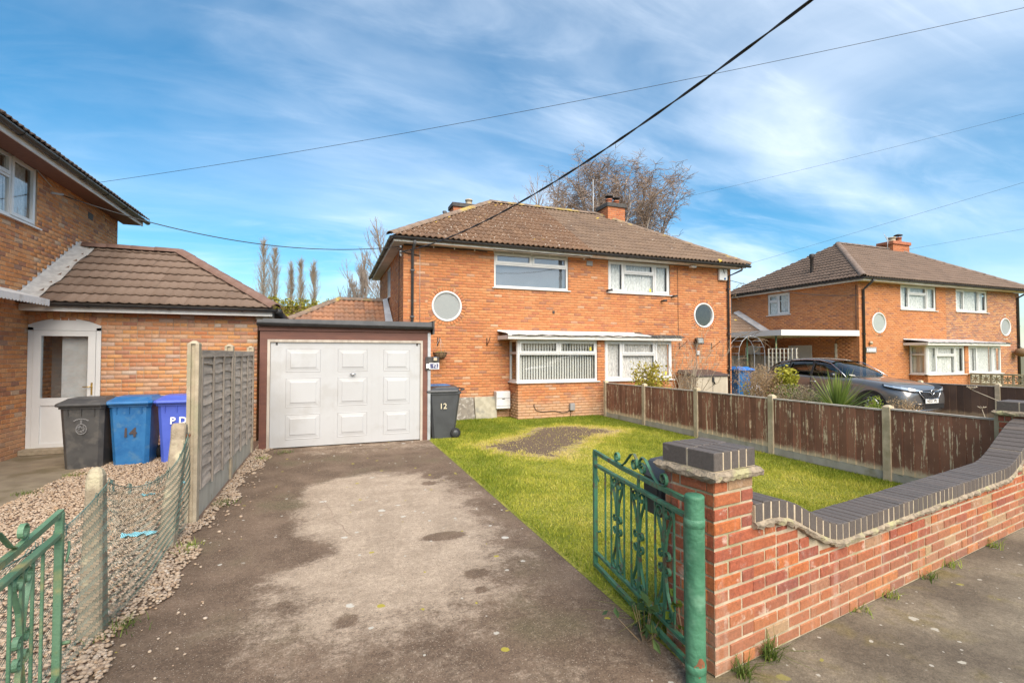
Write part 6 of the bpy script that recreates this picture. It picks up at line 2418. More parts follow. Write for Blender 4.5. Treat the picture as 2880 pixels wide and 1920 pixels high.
# trellis and grey fence at the back of the drive
tr = thing('trellis_screen', 'free-standing white square trellis panel behind the car', 'trellis', (15.5, 12.95, 0))
for k in range(8):
    y = 12.42 + k * .165
    box_part('upright', 'trellis_white', tr, 15.40, 15.43, y, y + .035, .0 if k in (0, 7) else .9, 1.93)
for k in range(7):
    z = .95 + k * .16
    box_part('lath', 'trellis_white', tr, 15.431, 15.45, 12.40, 13.62, z, z + .03)
rf = thing('rear_fence', 'grey weathered board fence closing the neighbour drive', 'fence', (15.8, 16.05, 0))
for k in range(40):
    x = 12.72 + k * .153
    box_part('board', 'grey_wood_v', rf, x, x + .150, 16.04 - .01 * (k % 2), 16.06 - .01 * (k % 2), .05, 1.67)
for x in (12.68, 15.3, 17.1, 18.8):
    box_part('post', 'concrete', rf, x - .05, x + .05, 15.96, 16.025, 0, 1.72)
# side extension of the far house with arched white door, under and behind the carport
fo_ = Fr((15.7, 16.8, 0), 0)
pc = Pieces(far, 'extension_brick', BV, BF, 'extension_brickwork', 120)
brick_wall(pc, 'extension_wall', fo_, 3.23, 2.5, 'h2_brick', 'mortar_house', [(1.95, 2.85, 0, 2.02)], seed=91)
pc.done()
m = MB()
for (a, b_, c_, d_) in ((1.95, 2.05, 0, 2.02), (2.75, 2.85, 0, 2.02), (2.05, 2.75, 1.72, 2.02), (2.05, 2.75, 0, 1.0)):
    fo_.box(m, a, b_, -.08, .0, c_, d_)
P_ = [(1.95 + .9 * k / 10, 2.02 + .11 * (1 - ((k - 5) / 5) ** 2)) for k in range(11)]
m.add([fo_.p(u, .006, z) for u, z in P_] + [fo_.p(u, .006, 2.0) for u, z in P_], [(k, k + 1, 12 + k, 11 + k) for k in range(10)])
dm = m.build('extension_door', 'white_upvc', far)
m = MB()
fo_.box(m, 2.05, 2.75, -.05, -.04, 1.0, 1.72)
m.build('pane', 'glass', dm)
A, B, Cc, D = (15.35, 16.45, 2.48), (18.94, 16.45, 2.48), (18.94, 18.4, 3.66), (17.3, 18.4, 3.66)
ro = hip_roof(far, 'extension_roof', A, B, Cc, D, ((15.35, 20.3, 2.48), (18.94, 20.3, 2.48)), 'tile_grey', 'ridge_brown', .04, gauge=.30, seed=15)
ridge_run(ro, 'hip_tile', (15.35, 16.45, 2.51), (17.3, 18.4, 3.69), .12, .40, 'ridge_brown')
MB().hexa([(18.55, 16.4, 2.56), (18.93, 16.4, 2.56), (18.93, 18.4, 3.74), (18.6, 18.4, 3.74), (18.55, 16.4, 2.60), (18.93, 16.4, 2.70), (18.93, 18.4, 3.88), (18.6, 18.4, 3.78)]).build('flashing', 'lead', ro)
MB().box(15.75, 18.9, 16.88, 20.0, 0, 2.48).build('extension_core', 'mortar_house', far)
# rubbish sack and notice near the blue bin
sk = MB().lathe([(.001, .02), (.22, .03), (.28, .2), (.24, .45), (.10, .58), (.03, .62), (.06, .68), (.001, .66)], 14, (14.5, 13.35, 0))
tag(sk.build('rubbish_sack', 'meter_white'), 'pale plastic rubbish sack between the blue bin and the trellis', 'sack')
nt_ = thing('notice', 'small white notice with yellow top fixed on the grey fence', 'notice', (13.5, 16.0, 1.2))
box_part('sheet', 'lettering_white', nt_, 13.85, 14.05, 16.0, 16.02, 1.05, 1.40)
box_part('heading', 'yellow_sticker', nt_, 13.85, 14.05, 15.994, 15.998, 1.32, 1.40)
# blue plastic scraps in the gravel
for i, (x, y, s, lab) in enumerate(((-1.68, 5.55, .20, 'scrap of pale blue plastic on the gravel between the two concrete posts'), (-1.72, 7.55, .24, 'larger crumpled blue plastic sheet on the gravel near the bins'), (-2.05, 7.05, .10, 'small torn blue plastic bit on the gravel'))):
    m = MB()
    rn = random.Random(30 + i)
    K = 9
    vs = []
    for a in range(K + 1):
        for b_ in range(4):
            vs.append((x + s * (a / K - .5) * 1.4 + rn.uniform(-.01, .01), y + s * .35 * (b_ / 3 - .5) * (1 - .6 * abs(a / K - .5)) + rn.uniform(-.01, .01), .035 + rn.uniform(-.012, .022)))
    m.add(vs, [(a * 4 + b_, a * 4 + b_ + 1, a * 4 + 5 + b_, a * 4 + 4 + b_) for a in range(K) for b_ in range(3)], True)
    tag(m.build('plastic_scrap', 'scrap_blue'), lab, 'plastic scrap', 'blue plastic scraps')

# ------------------------------------------------------------------ overhead cables and their poles
def wire(name, A, B, sag, r, label, mat='cable', n=40, twist=False):
    A, B = Vector(A), Vector(B)
    m = MB()
    P = []
    for k in range(n + 1):
        t = k / n
        p = A.lerp(B, t)
        p.z -= 4 * sag * t * (1 - t)
        P.append(p)
    if twist:
        for ph in (0, pi):
            m.tube([p + Vector((r * .7 * cos(k * 1.1 + ph), 0, r * .7 * sin(k * 1.1 + ph))) for k, p in enumerate(P)], r * .75, 5)
    else:
        m.tube(P, r, 5)
    return tag(m.build(name, mat), label, 'cable', 'overhead cables')


wire('overhead_cable', (1.64, 12.40, 4.32), (6.0, -7.0, 8.4), 1.6, .0115, 'thick twisted black cable rising from the house corner to the top edge', n=110, twist=True)
wire('overhead_cable', (-4.44, 11.77, 5.10), (25, -6, 9.9), .75, .0038, 'long thin cable from the left house roof across the sky', n=80)
wire('overhead_cable', (-4.80, 11.5, 4.74), (1.62, 12.42, 4.46), .42, .010, 'black cable sagging between the left house and the near house corner')
wire('overhead_cable', (10.24, 15.9, 7.2), (25, -6, 9.8), .48, .0032, 'thin cable from the red chimney to the right edge of the sky', n=60)
wire('overhead_cable', (13.0, 12.3, 4.72), (25, -6, 9.7), .1, .0032, 'thin cable from the right roof corner to the right edge')
wire('overhead_cable', (26.9, 16.0, 6.95), (38, -4, 9.9), .3, .0045, 'thin cable over the ridge of the far house')
wire('overhead_cable', (12.55, 12.55, 4.2), (18.9, 12.56, 3.98), .18, .010, 'short cable strung between the two brick houses')
wire('overhead_cable', (16.1, -7.2, 8.2), (6.05, -7.1, 8.2), .7, .02, 'thick cable slung along the road between two poles')
for (x, y, h_, lab) in ((6.05, -7.1, 8.9, 'timber telegraph pole across the road behind the viewer'), (16.1, -7.2, 8.9, 'timber telegraph pole reflected in the upper window'), (25, -6.1, 10.3, 'timber telegraph pole far along the road'), (38, -4.1, 10.3, 'timber telegraph pole at the far right of the road')):
    tp_ = thing('telegraph_pole', lab, 'pole', (x, y, 0), 0, 'telegraph poles')
    MB().tube([(0, 0, 0), (0, 0, h_)], [.15, .11], 12).build('pole', 'pole_wood', tp_, True)
    MB().box(-.5, .5, -.05, .05, h_ - .75, h_ - .65).build('cross_arm', 'pole_wood', tp_, True)
    m = MB()
    for k in range(4):
        m.lathe([(.001, 0), (.03, .02), (.02, .06), (.035, .09), (.001, .12)], 8, (-.42 + .28 * k, 0, h_ - .65))
    m.build('insulators', 'galv', tp_, True)
# ------------------------------------------------------------------ car
def loft(rings, closed=True, caps=True):
    m = MB()
    n = len(rings[0])
    vs = [p for r in rings for p in r]
    fs = []
    for i in range(len(rings) - 1):
        for k in range(n if closed else n - 1):
            l = (k + 1) % n
            fs.append((i * n + k, i * n + l, (i + 1) * n + l, (i + 1) * n + k))
    if caps:
        fs += [tuple(range(n))[::-1], tuple(range((len(rings) - 1) * n, len(rings) * n))]
    m.add(vs, fs, True)
    return m


def smooth_sub(o, lv=1):
    md = o.modifiers.new('subsurf', 'SUBSURF')
    md.levels = md.render_levels = lv
    return o


def make_car(label, loc, rz, paint, upper, group, plate=True):
    r = thing('parked_car', label, 'car', loc, rz, group)
    # stations: y, half width at sill, waist, shoulder; z bottom, waist, shoulder, top centre
    ST = [(0.00, .50, .62, .56, .30, .52, .68, .70), (.06, .70, .80, .70, .24, .52, .78, .81), (.22, .80, .88, .80, .22, .55, .86, .90), (.55, .85, .915, .84, .22, .60, .93, .98),
          (1.0, .86, .92, .86, .24, .62, .99, 1.05), (1.45, .86, .92, .87, .24, .64, 1.03, 1.10), (2.2, .86, .92, .885, .24, .66, 1.05, 1.06), (3.0, .86, .92, .885, .24, .68, 1.08, 1.09),
          (3.6, .86, .925, .88, .26, .72, 1.12, 1.13), (4.1, .82, .90, .84, .30, .76, 1.13, 1.14), (4.36, .74, .84, .78, .36, .74, 1.08, 1.09), (4.47, .62, .74, .68, .42, .70, 1.0, 1.01)]
    rings = []
    for (y, ws, ww, wsh, zb, zw, zs, zt) in ST:
        half = [(ws, zb), (ww, zb + .14), (ww + .005, zw), (ww - .01, (zw + zs) / 2), (wsh, zs), (wsh * .82, zs + (zt - zs) * .6), (wsh * .4, zt)]
        pts = [(x, y, z) for x, z in half] + [(-x, y, z) for x, z in half[::-1]]
        rings.append(pts)
    body = smooth_sub(loft(rings).build('body', paint, r, True))
    # glasshouse
    GS = [(1.42, .80, 1.06, .72, 1.09, 1.10), (1.75, .86, 1.04, .66, 1.28, 1.31), (2.15, .875, 1.05, .61, 1.48, 1.52), (2.45, .88, 1.06, .60, 1.555, 1.60), (3.0, .88, 1.07, .60, 1.575, 1.625), (3.5, .875, 1.10, .59, 1.545, 1.60), (4.0, .84, 1.12, .565, 1.47, 1.53), (4.25, .79, 1.11, .55, 1.36, 1.40), (4.40, .74, 1.05, .58, 1.10, 1.11)]
    rings = []
    for (y, wb, zb, wt_, ze, zt) in GS:
        half = [(wb, zb), ((wb + wt_) / 2 + .02, (zb + ze) / 2), (wt_, ze), (wt_ * .55, zt)]
        rings.append([(x, y, z) for x, z in half] + [(-x, y, z) for x, z in half[::-1]])
    smooth_sub(loft(rings).build('windows', 'car_glass', r, True))
    rings = []
    for (y, wb, zb, wt_, ze, zt) in GS[2:8]:
        half = [(wt_ + .022, ze - .035), (wt_ + .012, ze + .012), (wt_ * .55, zt + .012)]
        rings.append([(x, y, z) for x, z in half] + [(-x, y, z) for x, z in half[::-1]])
    smooth_sub(loft(rings, False, False).build('roof_panel', upper, r, True))
    # dark rear pillar and boot glass surround
    rings = []
    for (y, wb, zb, wt_, ze, zt) in GS[6:]:
        half = [(wb + .012, zb), ((wb + wt_) / 2 + .032, (zb + ze) / 2), (wt_ + .014, ze), (wt_ * .6, zt + .012)]
        rings.append([(x, y, z) for x, z in half])
    for s in (-1, 1):
        loft([[(s * x, y, z) for x, y, z in rg] for rg in rings], False, False).build('rear_pillar', upper, r, True)
        # chrome line sweeping over the side windows
        pts = [(.885, 1.55, 1.075), (.80, 1.80, 1.26), (.70, 2.12, 1.455), (.645, 2.5, 1.548), (.64, 3.0, 1.565), (.645, 3.45, 1.53), (.70, 3.8, 1.43), (.80, 4.05, 1.27), (.862, 4.2, 1.15)]
        MB().tube([(s * (x + .012), y, z) for x, y, z in pts], .011, 6).build('chrome_strip', 'chrome', r, True)
        for y in (2.62, 3.42):
            t = [(.895, y, 1.08), (.77, y + .02, 1.33), (.645, y + .05, 1.54)]
            MB().strip([(s * (x + .012), yy_, z) for x, yy_, z in t], .03, .006, (0, 1, 0)).build('door_pillar', 'car_trim', r, True)
        m = MB()
        m.lathe([(.001, -.09), (.05, -.08), (.075, -.02), (.07, .05), (.001, .08)], 12, (s * 1.0, 1.86, 1.12), 'x')
        m.build('mirror', upper, r, True)
        m = MB()
        for y0 in (2.45, 3.35):
            m.tube([(s * .925, y0, .90), (s * .945, y0 + .03, .905), (s * .945, y0 + .17, .91), (s * .925, y0 + .2, .91)], .013, 6)
        m.build('door_handle', 'chrome', r, True)
        for y0, y1 in ((2.0, 2.01), (2.64, 2.65), (3.46, 3.47)):
            MB().strip([(s * .908, y0, .42), (s * .932, y0, .62), (s * .925, y0, .82), (s * .895, y0, 1.04)], .004, .006, (0, 1, 0)).build('door_gap', 'car_trim', r, True)
        MB().strip([(s * .90, 1.3, .30), (s * .93, 2.0, .32), (s * .93, 3.0, .32), (s * .90, 3.3, .31)], .06, .02, (0, 0, 1)).build('sill', 'car_trim', r, True)
        # wheels
        for y in (.88, 3.60):
            a = MB()
            K = 18
            vs = []
            for k in range(K + 1):
                t = pi * (-.08 + 1.16 * k / K)
                for (q, x) in ((.335, .935), (.42, .94), (.42, .86), (.335, .86)):
                    vs.append((s * x, y + q * cos(t), .34 + q * sin(t)))
            a.add(vs, [(k * 4 + i, k * 4 + (i + 1) % 4, k * 4 + 4 + (i + 1) % 4, k * 4 + 4 + i) for k in range(K) for i in range(4)])
            a.build('wheel_arch', 'car_trim', r, True)
            MB().lathe([(.001, 0), (.41, 0)], 24, (s * .915, y, .34), 'x').build('arch_liner', 'car_trim', r, True)
            w = MB().lathe([(.22, -.09), (.30, -.10), (.335, -.06), (.335, .06), (.30, .10), (.235, .10), (.22, .06)], 28, (s * .85, y, .34), 'x').build('wheel', 'tyre', r, True)
            m = MB()
            xs_ = s * .945
            for k in range(10):
                t = 2 * pi * k / 10
                for dt in (-.10, .10):
                    m.tube([(xs_ + s * .004, y + .04 * cos(t), .34 + .04 * sin(t)), (xs_, y + .22 * cos(t + dt), .34 + .22 * sin(t + dt))], .011, 4)
            m.lathe([(.215, -.02), (.235, -.01), (.235, .012), (.215, .016), (.205, -.02)], 28, (xs_, y, .34), 'x')
            m.lathe([(.001, .012 * s), (.05, .012 * s), (.055, 0)], 14, (xs_, y, .34), 'x')
            m.build('rim', 'alloy', w, True)
        # headlamp: long wedge, bright strip, dark base
        lp = [(.40, -.005, .745, .800), (.56, .020, .735, .835), (.70, .085, .745, .865), (.80, .20, .775, .895), (.865, .36, .81, .915), (.895, .56, .86, .935)]

        def lamp(name, mat, par, o_, a_, b_):
            v_ = []
            for (x, y, zl, zh) in lp:
                k_ = 1 + o_
                v_ += [(s * x * k_, y - o_, zl + (zh - zl) * a_), (s * (x * k_ - .01), y - o_ + .01, zl + (zh - zl) * b_), (s * (x - .12), y + .12, zl + (zh - zl) * b_), (s * (x - .12), y + .12, zl + (zh - zl) * a_)]
            m_ = MB()
            m_.add(v_, [(4 * i + q, 4 * i + (q + 1) % 4, 4 * i + 4 + (q + 1) % 4, 4 * i + 4 + q) for i in range(len(lp) - 1) for q in range(4)] + [(0, 1, 2, 3), (23, 22, 21, 20)])
            return m_.build(name, mat, par, True)
        h_ = lamp('headlamp', 'car_trim', r, .012, 0, 1)
        lamp('lamp_glass', 'car_lamp', h_, .018, .38, .92)
        MB().hexa([(s * .60, 4.38, .86), (s * .80, 4.22, .86), (s * .78, 4.20, .90), (s * .58, 4.34, .90), (s * .58, 4.40, 1.02), (s * .86, 4.18, 1.04), (s * .82, 4.14, 1.06), (s * .56, 4.34, 1.05)]).build('tail_lamp', 'red_lamp', r, True)
        MB().tube([(s * .45, .03, .36), (s * .62, .07, .38), (s * .74, .16, .42)], .018, 6).build('fog_trim', 'chrome', r, True)
    # grille, badge, bars, plate, bumper
    g = MB()
    pts = [(-.42, .785), (.42, .785), (.38, .68), (.27, .58), (-.27, .58), (-.38, .68)]
    yy_ = [.03, .03, .02, .0, .0, .02]
    n_ = len(pts)
    g.add([(x, y - .045 + .03 * (abs(x) > .3), z) for (x, z), y in zip(pts, yy_)] + [(x, y + .12, z) for (x, z), y in zip(pts, yy_)], [tuple(range(n_)), tuple(range(2 * n_ - 1, n_ - 1, -1))] + [(i, (i + 1) % n_, n_ + (i + 1) % n_, n_ + i) for i in range(n_)])
    gg = g.build('grille', 'car_trim', r, True)
    m = MB()
    for row in range(4):
        z = .605 + .033 * row
        hw = .25 + .03 * row
        k = -hw
        while k < hw - .04:
            m.box(k, k + .055, -.055, -.044, z, z + .011)
            k += .085
    m.build('grille_mesh', 'alloy', gg, True)
    MB().tube([(-.45, .0, .775), (-.30, -.035, .755), (-.10, -.055, .742), (-.06, -.058, .72), (.06, -.058, .72), (.10, -.055, .742), (.30, -.035, .755), (.45, .0, .775)], .012, 6).build('grille_bar', 'chrome', gg, True)
    MB().tube([(-.44, .0, .78), (-.39, -.025, .68), (-.28, -.045, .572), (0, -.06, .562), (.28, -.045, .572), (.39, -.025, .68), (.44, .0, .78)], .010, 6).build('grille_surround', 'chrome', gg, True)
    bd = MB().lathe([(.055, -.055), (.062, -.062), (.070, -.055), (.066, -.04), (.052, -.045)], 24, (0, -.02, .735), 'y').build('badge', 'chrome', gg, True)
    MB().lathe([(.001, -.048), (.054, -.047)], 20, (0, -.02, .735), 'y').build('badge_disc', 'car_trim', bd, True)
    m = MB()
    m.strip([(-.03, -.074, .76), (.005, -.074, .765), (.022, -.074, .745), (-.012, -.074, .735), (-.018, -.074, .705), (.02, -.074, .70)], .004, .006, (0, 1, 0))
    m.tube([(.01, -.074, .745), (.035, -.074, .755)], .005, 4)
    m.build('badge_emblem', 'chrome', bd, True)
    if plate:
        p = MB().box(-.26, .26, -.06, -.045, .455, .565).build('number_plate', 'plate_white', r, True)
        text('registration', 'ND21 VPL', .105, 'lettering_dark', p, Matrix.Translation((0, -.0615, .51)) @ RX, .0008, .002, sx=.88)
    MB().hexa([(-.62, .005, .30), (.62, .005, .30), (.66, .12, .30), (-.66, .12, .30), (-.58, -.01, .43), (.58, -.01, .43), (.62, .10, .43), (-.62, .10, .43)]).build('lower_grille', 'car_trim', r, True)
    MB().tube([(-.66, .08, .30), (-.5, .01, .275), (0, -.02, .265), (.5, .01, .275), (.66, .08, .30)], .016, 6).build('bumper_trim', 'chrome', r, True)
    MB().tube([(-.6, .06, .445), (-.3, -.01, .435), (0, -.02, .432), (.3, -.01, .435), (.6, .06, .445)], .008, 6).build('bumper_line', 'chrome', r, True)
    # seats and dash behind the glass
    for x in (-.38, .38):
        MB().box(x - .22, x + .22, 2.35, 2.50, .75, 1.30).build('seat', 'car_trim', r, True, bevel=.05)
    MB().box(-.75, .75, 1.55, 1.85, .9, 1.04).build('dashboard', 'car_trim', r, True)
    return r


make_car('dark grey crossover car with black roof parked nose to the road beyond the fence', (14.67, 8.0, .0), 0, 'car_grey', 'car_dark', 'parked cars')
make_car('silver blue car parked along the road behind the viewer', (10.9, -2.6, .0), radians(-90), 'car_silver', 'car_silver', 'parked cars', plate=False)
# ------------------------------------------------------------------ trees
def limb_tree(seed, height, trunk_r, spread, levels, n1, up, crown_base=.25, twist=.25, fastig=0.0, thin=.42, blen=1.0, droop=0.0, lean=0.0):
    """returns (limb segments, twig segments): (p0, p1, r0, r1)"""
    rn = random.Random(seed)
    big, small = [], []

    def grow(p, d, L, r, lev):
        n = 4 if lev == 0 else 3
        seg = L / n
        q = p.copy()
        pts = [q.copy()]
        for i in range(n):
            jit = Vector((rn.uniform(-1, 1), rn.uniform(-1, 1), rn.uniform(-.5, .8))) * twist * (.5 if lev == 0 else 1)
            d2 = (d + jit + Vector((0, 0, up * (.5 if lev < 2 else 1.0) - droop * (lev >= levels - 1)))).normalized()
            d = d.lerp(d2, .55).normalized()
            r2 = r * (.86 if lev else .90)
            q2 = q + d * seg
            (big if lev < 2 else small).append((q.copy(), q2.copy(), r, r2))
            q, r = q2, r2
            pts.append(q.copy())
        if lev >= levels:
            return
        k = n1[lev]
        for i in range(k):
            t = (crown_base if lev == 0 else .25) + (1 - (crown_base if lev == 0 else .25)) * (i + rn.random()) / k
            j = min(n - 1, int(t * n))
            b = pts[j].lerp(pts[j + 1], t * n - j)
            az = rn.uniform(0, 2 * pi)
            side = Vector((cos(az), sin(az), 0))
            sp_ = spread * (1 - fastig)
            nd = (d * (1.0 - .3 * (lev == 0)) + side * sp_ + Vector((0, 0, fastig))).normalized()
            ll = (blen if lev == 0 else 1.0) * L * (rn.uniform(.42, .62) if lev == 0 else rn.uniform(.40, .65)) * (1.15 - .55 * t if lev == 0 else 1)
            grow(b, nd, ll, max(r * (thin if lev == 0 else .62), .004), lev + 1)
        grow(q, d, L * .45, r, lev + 1)
    grow(Vector((0, 0, 0)), Vector((lean, 0, 1)).normalized(), height * .62, trunk_r, 0)
    return big, small


def seg_mesh(name, segs, mat, parent, n=3, minr=0.0, scale=1.0):
    m = len(segs)
    P0 = np.array([s[0][:] for s in segs])
    P1 = np.array([s[1][:] for s in segs])
    r0 = np.maximum(np.array([s[2] for s in segs]), minr)
    r1 = np.maximum(np.array([s[3] for s in segs]), minr)
    d = P1 - P0
    d /= np.linalg.norm(d, axis=1, keepdims=True) + 1e-9
    a = np.where(np.abs(d[:, 2:3]) < .9, np.array([[0, 0, 1.]]), np.array([[1., 0, 0]]))
    u = np.cross(d, a)
    u /= np.linalg.norm(u, axis=1, keepdims=True) + 1e-9
    w = np.cross(d, u)
    V = []
    for (P_, r_) in ((P0, r0), (P1, r1)):
        for k in range(n):
            t = 2 * pi * k / n
            V.append(P_ + (u * cos(t) + w * sin(t)) * r_[:, None])
    V = np.stack(V, 1)
    F = np.array([[k, (k + 1) % n, n + (k + 1) % n, n + k] for k in range(n)])
    ff = F[None] + (np.arange(m) * 2 * n)[:, None, None]
    return mesh_np(name, V.reshape(-1, 3), ff.reshape(-1, 4), mat, parent, None, True, local=True)


def tree(name, label, cat, loc, args, bark, twig, group=None, minr=.012, tw=.01, squash=(1, 1)):
    r = thing(name, label, cat, loc, 0, group)
    big, small = limb_tree(**args)
    seg_mesh('trunk', big, bark, r, 6)
    seg_mesh('crown', small, twig, r, 3, minr=tw)
    r.scale = (squash[0], squash[0], squash[1])
    return r


TG = 'bare trees behind the houses'
def domed_birch(loc, seed, stems, rx, ztop, zbase):
    """many stems fanning from the base into one rounded crown of fine twigs"""
    r = thing('birch_tree', 'large bare birch with dense twigs rising behind the house roof', 'tree', loc, 0, TG)
    rn = random.Random(seed)
    big, mid, small = [], [], []

    def run(p, d, L, n, r0, r1, out, wob, lift):
        pts = [p.copy()]
        for i in range(n):
            d = (d + Vector((rn.uniform(-1, 1), rn.uniform(-1, 1), rn.uniform(-1, 1))) * wob + Vector((0, 0, lift))).normalized()
            q = p + d * L / n
            a, b = r0 + (r1 - r0) * i / n, r0 + (r1 - r0) * (i + 1) / n
            out.append((p.copy(), q.copy(), a, b))
            p = q
            pts.append(p.copy())
        return pts, d
    for k in range(stems):
        az = 2 * pi * k / stems * 2.618 + rn.uniform(-.3, .3)
        q = sqrt((k + .4) / stems)
        cz = zbase + (ztop - zbase) * .30
        end = Vector((rx * q * .80 * cos(az), rx * q * .80 * sin(az), cz + (ztop - cz) * .86 * sqrt(max(.02, 1 - q * q * .80))))
        st = Vector((rn.uniform(-.3, .3), rn.uniform(-.3, .3), .8))
        N_ = 9
        pts = []
        for i in range(N_ + 1):
            t = i / N_
            p = st.lerp(end, t)
            p.z += 1.6 * t * (1 - t) * (1 - q * .5)
            p += Vector((rn.uniform(-1, 1), rn.uniform(-1, 1), 0)) * .16 * (0 < i < N_)
            pts.append(p)
        for i in range(N_):
            big.append((pts[i], pts[i + 1], .13 * (1 - .75 * i / N_), .13 * (1 - .75 * (i + 1) / N_)))
        for b in range(11):
            t = .34 + .66 * (b + rn.random()) / 11
            i = min(N_ - 1, int(t * N_))
            p = pts[i].lerp(pts[i + 1], t * N_ - i)
            ax = (pts[i + 1] - pts[i]).normalized()
            a2 = rn.uniform(0, 2 * pi)
            d = (ax * .75 + Vector((cos(a2), sin(a2), .1)) * .8).normalized()
            bp, _ = run(p, d, rn.uniform(1.5, 2.7) * (1.25 - .5 * t), 4, .034, .014, mid, .20, .10)
            for c in range(6):
                u = rn.uniform(.2, 1.0)
                j_ = min(3, int(u * 4))
                p2 = bp[j_].lerp(bp[j_ + 1], u * 4 - j_)
                a3 = rn.uniform(0, 2 * pi)
                d2 = ((bp[j_ + 1] - bp[j_]).normalized() * .7 + Vector((cos(a3), sin(a3), rn.uniform(-.2, .5))) * .7).normalized()
                cp, _ = run(p2, d2, rn.uniform(.7, 1.25), 3, .015, .010, small, .25, .06)
                for e in range(9):
                    p3 = cp[rn.randint(1, 3)]
                    a4 = rn.uniform(0, 2 * pi)
                    run(p3, Vector((cos(a4), sin(a4), rn.uniform(-.4, .8))).normalized(), rn.uniform(.35, .75), 2, .0125, .010, small, .25, -.06)
    seg_mesh('trunk', big, 'bark_birch', r, 6)
    seg_mesh('branches', mid, 'twig', r, 4)
    seg_mesh('crown', small, 'twig', r, 3)
    return r


domed_birch((19.2, 30.5, 0), 5, 36, 6.7, 15.5, 5.2)
tree('birch_tree', 'slim bare birch peeping over the roof left of the large birch', 'tree', (13.9, 31.5, 0), dict(seed=8, height=12.9, trunk_r=.16, spread=.7, levels=4, n1=[10, 6, 5, 4], up=.2, crown_base=.4, twist=.36), 'bark_birch', 'twig', TG, tw=.009)
def poplar(label, loc, h, hw, seed):
    """narrow upright crown of fine ascending twigs"""
    r = thing('poplar_tree', label, 'tree', loc, 0, 'row of bare poplars')
    rn = random.Random(seed)
    big, small = [], []
    pts = [Vector((rn.uniform(-.06, .06), rn.uniform(-.06, .06), h * k / 12)) for k in range(13)]
    for k in range(12):
        big.append((pts[k], pts[k + 1], .17 * (1 - k / 12.5), .17 * (1 - (k + 1) / 12.5)))
    for k in range(230):
        t = .10 + .88 * rn.random()
        i = min(11, int(t * 12))
        p = pts[i].lerp(pts[i + 1], t * 12 - i)
        az = rn.uniform(0, 2 * pi)
        pr = min(1, (t - .05) / .22) * min(1, (1.06 - t) / .55)
        L = hw * 2.6 * pr * rn.uniform(.6, 1.15) + .25
        out = rn.uniform(.22, .42)
        d = Vector((cos(az) * out, sin(az) * out, 1)).normalized()
        q = p
        for s_ in range(4):
            d = (d + Vector((rn.uniform(-1, 1), rn.uniform(-1, 1), .35)) * .13).normalized()
            q2 = q + d * L / 4
            small.append((q, q2, .016 - .002 * s_, .014 - .002 * s_))
            for e in range(2):
                a2 = rn.uniform(0, 2 * pi)
                d2 = (d + Vector((cos(a2), sin(a2), .2)) * .45).normalized()
                small.append((q2, q2 + d2 * rn.uniform(.25, .7), .009, .007))
            q = q2
    seg_mesh('trunk', big, 'poplar_bark', r, 6)
    seg_mesh('crown', small, 'poplar_twig', r, 3)
    return r


for i, (x, h, hw, sd, lab) in enumerate(((-7.1, 14.2, .32, 21, 'tallest bare poplar at the left of the row over the garage'), (-6.0, 13.4, .28, 22, 'tall bare poplar second from the left over the garage'), (-4.3, 11.8, .18, 23, 'thinnest bare poplar in the middle of the row'),
                                          (-3.25, 12.3, .20, 24, 'narrow bare poplar second from the right of the row'), (-1.9, 12.2, .22, 25, 'bare poplar at the right end of the row'))):
    poplar(lab, (x, 60, 0), h, hw * 3.3, sd)
tree('birch_tree', 'bare twiggy tree clump left of the near house wall', 'tree', (1.45, 26, 0), dict(seed=33, height=6.3, trunk_r=.10, spread=.28, levels=4, n1=[10, 6, 5, 4], up=.30, crown_base=.2, twist=.3, fastig=.1), 'bark_birch', 'twig_grey', TG, tw=.006)
tree('birch_tree', 'taller bare tree just beside the gutter of the near house', 'tree', (2.75, 27, 0), dict(seed=36, height=8.6, trunk_r=.12, spread=.65, levels=4, n1=[10, 6, 5, 4], up=.22, crown_base=.25, twist=.35), 'bark_birch', 'twig_grey', TG, tw=.006)
tree('birch_tree', 'low bare tree beside the hedge behind the garage', 'tree', (1.05, 25, 0), dict(seed=39, height=4.6, trunk_r=.06, spread=.7, levels=4, n1=[8, 5, 4, 3], up=.10, crown_base=.3, twist=.4), 'bark_birch', 'twig_grey', TG, tw=.006)


# ------------------------------------------------------------------ leafy plants
def leaf_cloud(name, pts, size, mat, parent, tint=None, up=.3, seed=0, aspect=.38, cup=.25):
    """one folded leaf (two quads) at each point"""
    rg = np.random.default_rng(seed)
    n = len(pts)
    L = size * rg.uniform(.6, 1.25, n)
    az = rg.random(n) * 2 * pi
    el = np.arcsin(np.clip(rg.uniform(-.7, 1, n) * (1 - up) + up * .6, -1, 1))
    d = np.stack([np.cos(az) * np.cos(el), np.sin(az) * np.cos(el), np.sin(el)], 1)
    rv = rg.normal(size=(n, 3))
    s = np.cross(d, rv)
    s /= np.linalg.norm(s, axis=1, keepdims=True)
    nn = np.cross(d, s)
    Lc = L[:, None]
    b, t, m = pts, pts + d * Lc, pts + d * Lc * .5 - nn * Lc * cup * .5
    l, r_ = m + s * Lc * aspect + nn * Lc * cup * .6, m - s * Lc * aspect + nn * Lc * cup * .6
    V = np.stack([b, l, t, r_], 1)
    F = np.array([[0, 1, 2, 3]])
    V = np.stack([b, l, t, m, r_], 1)
    F = np.array([[0, 1, 2, 3], [0, 3, 2, 4]])
    ff = F[None] + (np.arange(n) * 5)[:, None, None]
    ti = rg.random(n) if tint is None else tint
    return mesh_np(name, V.reshape(-1, 3), ff.reshape(-1, 4), mat, parent, np.repeat(ti, 2), False, local=True)


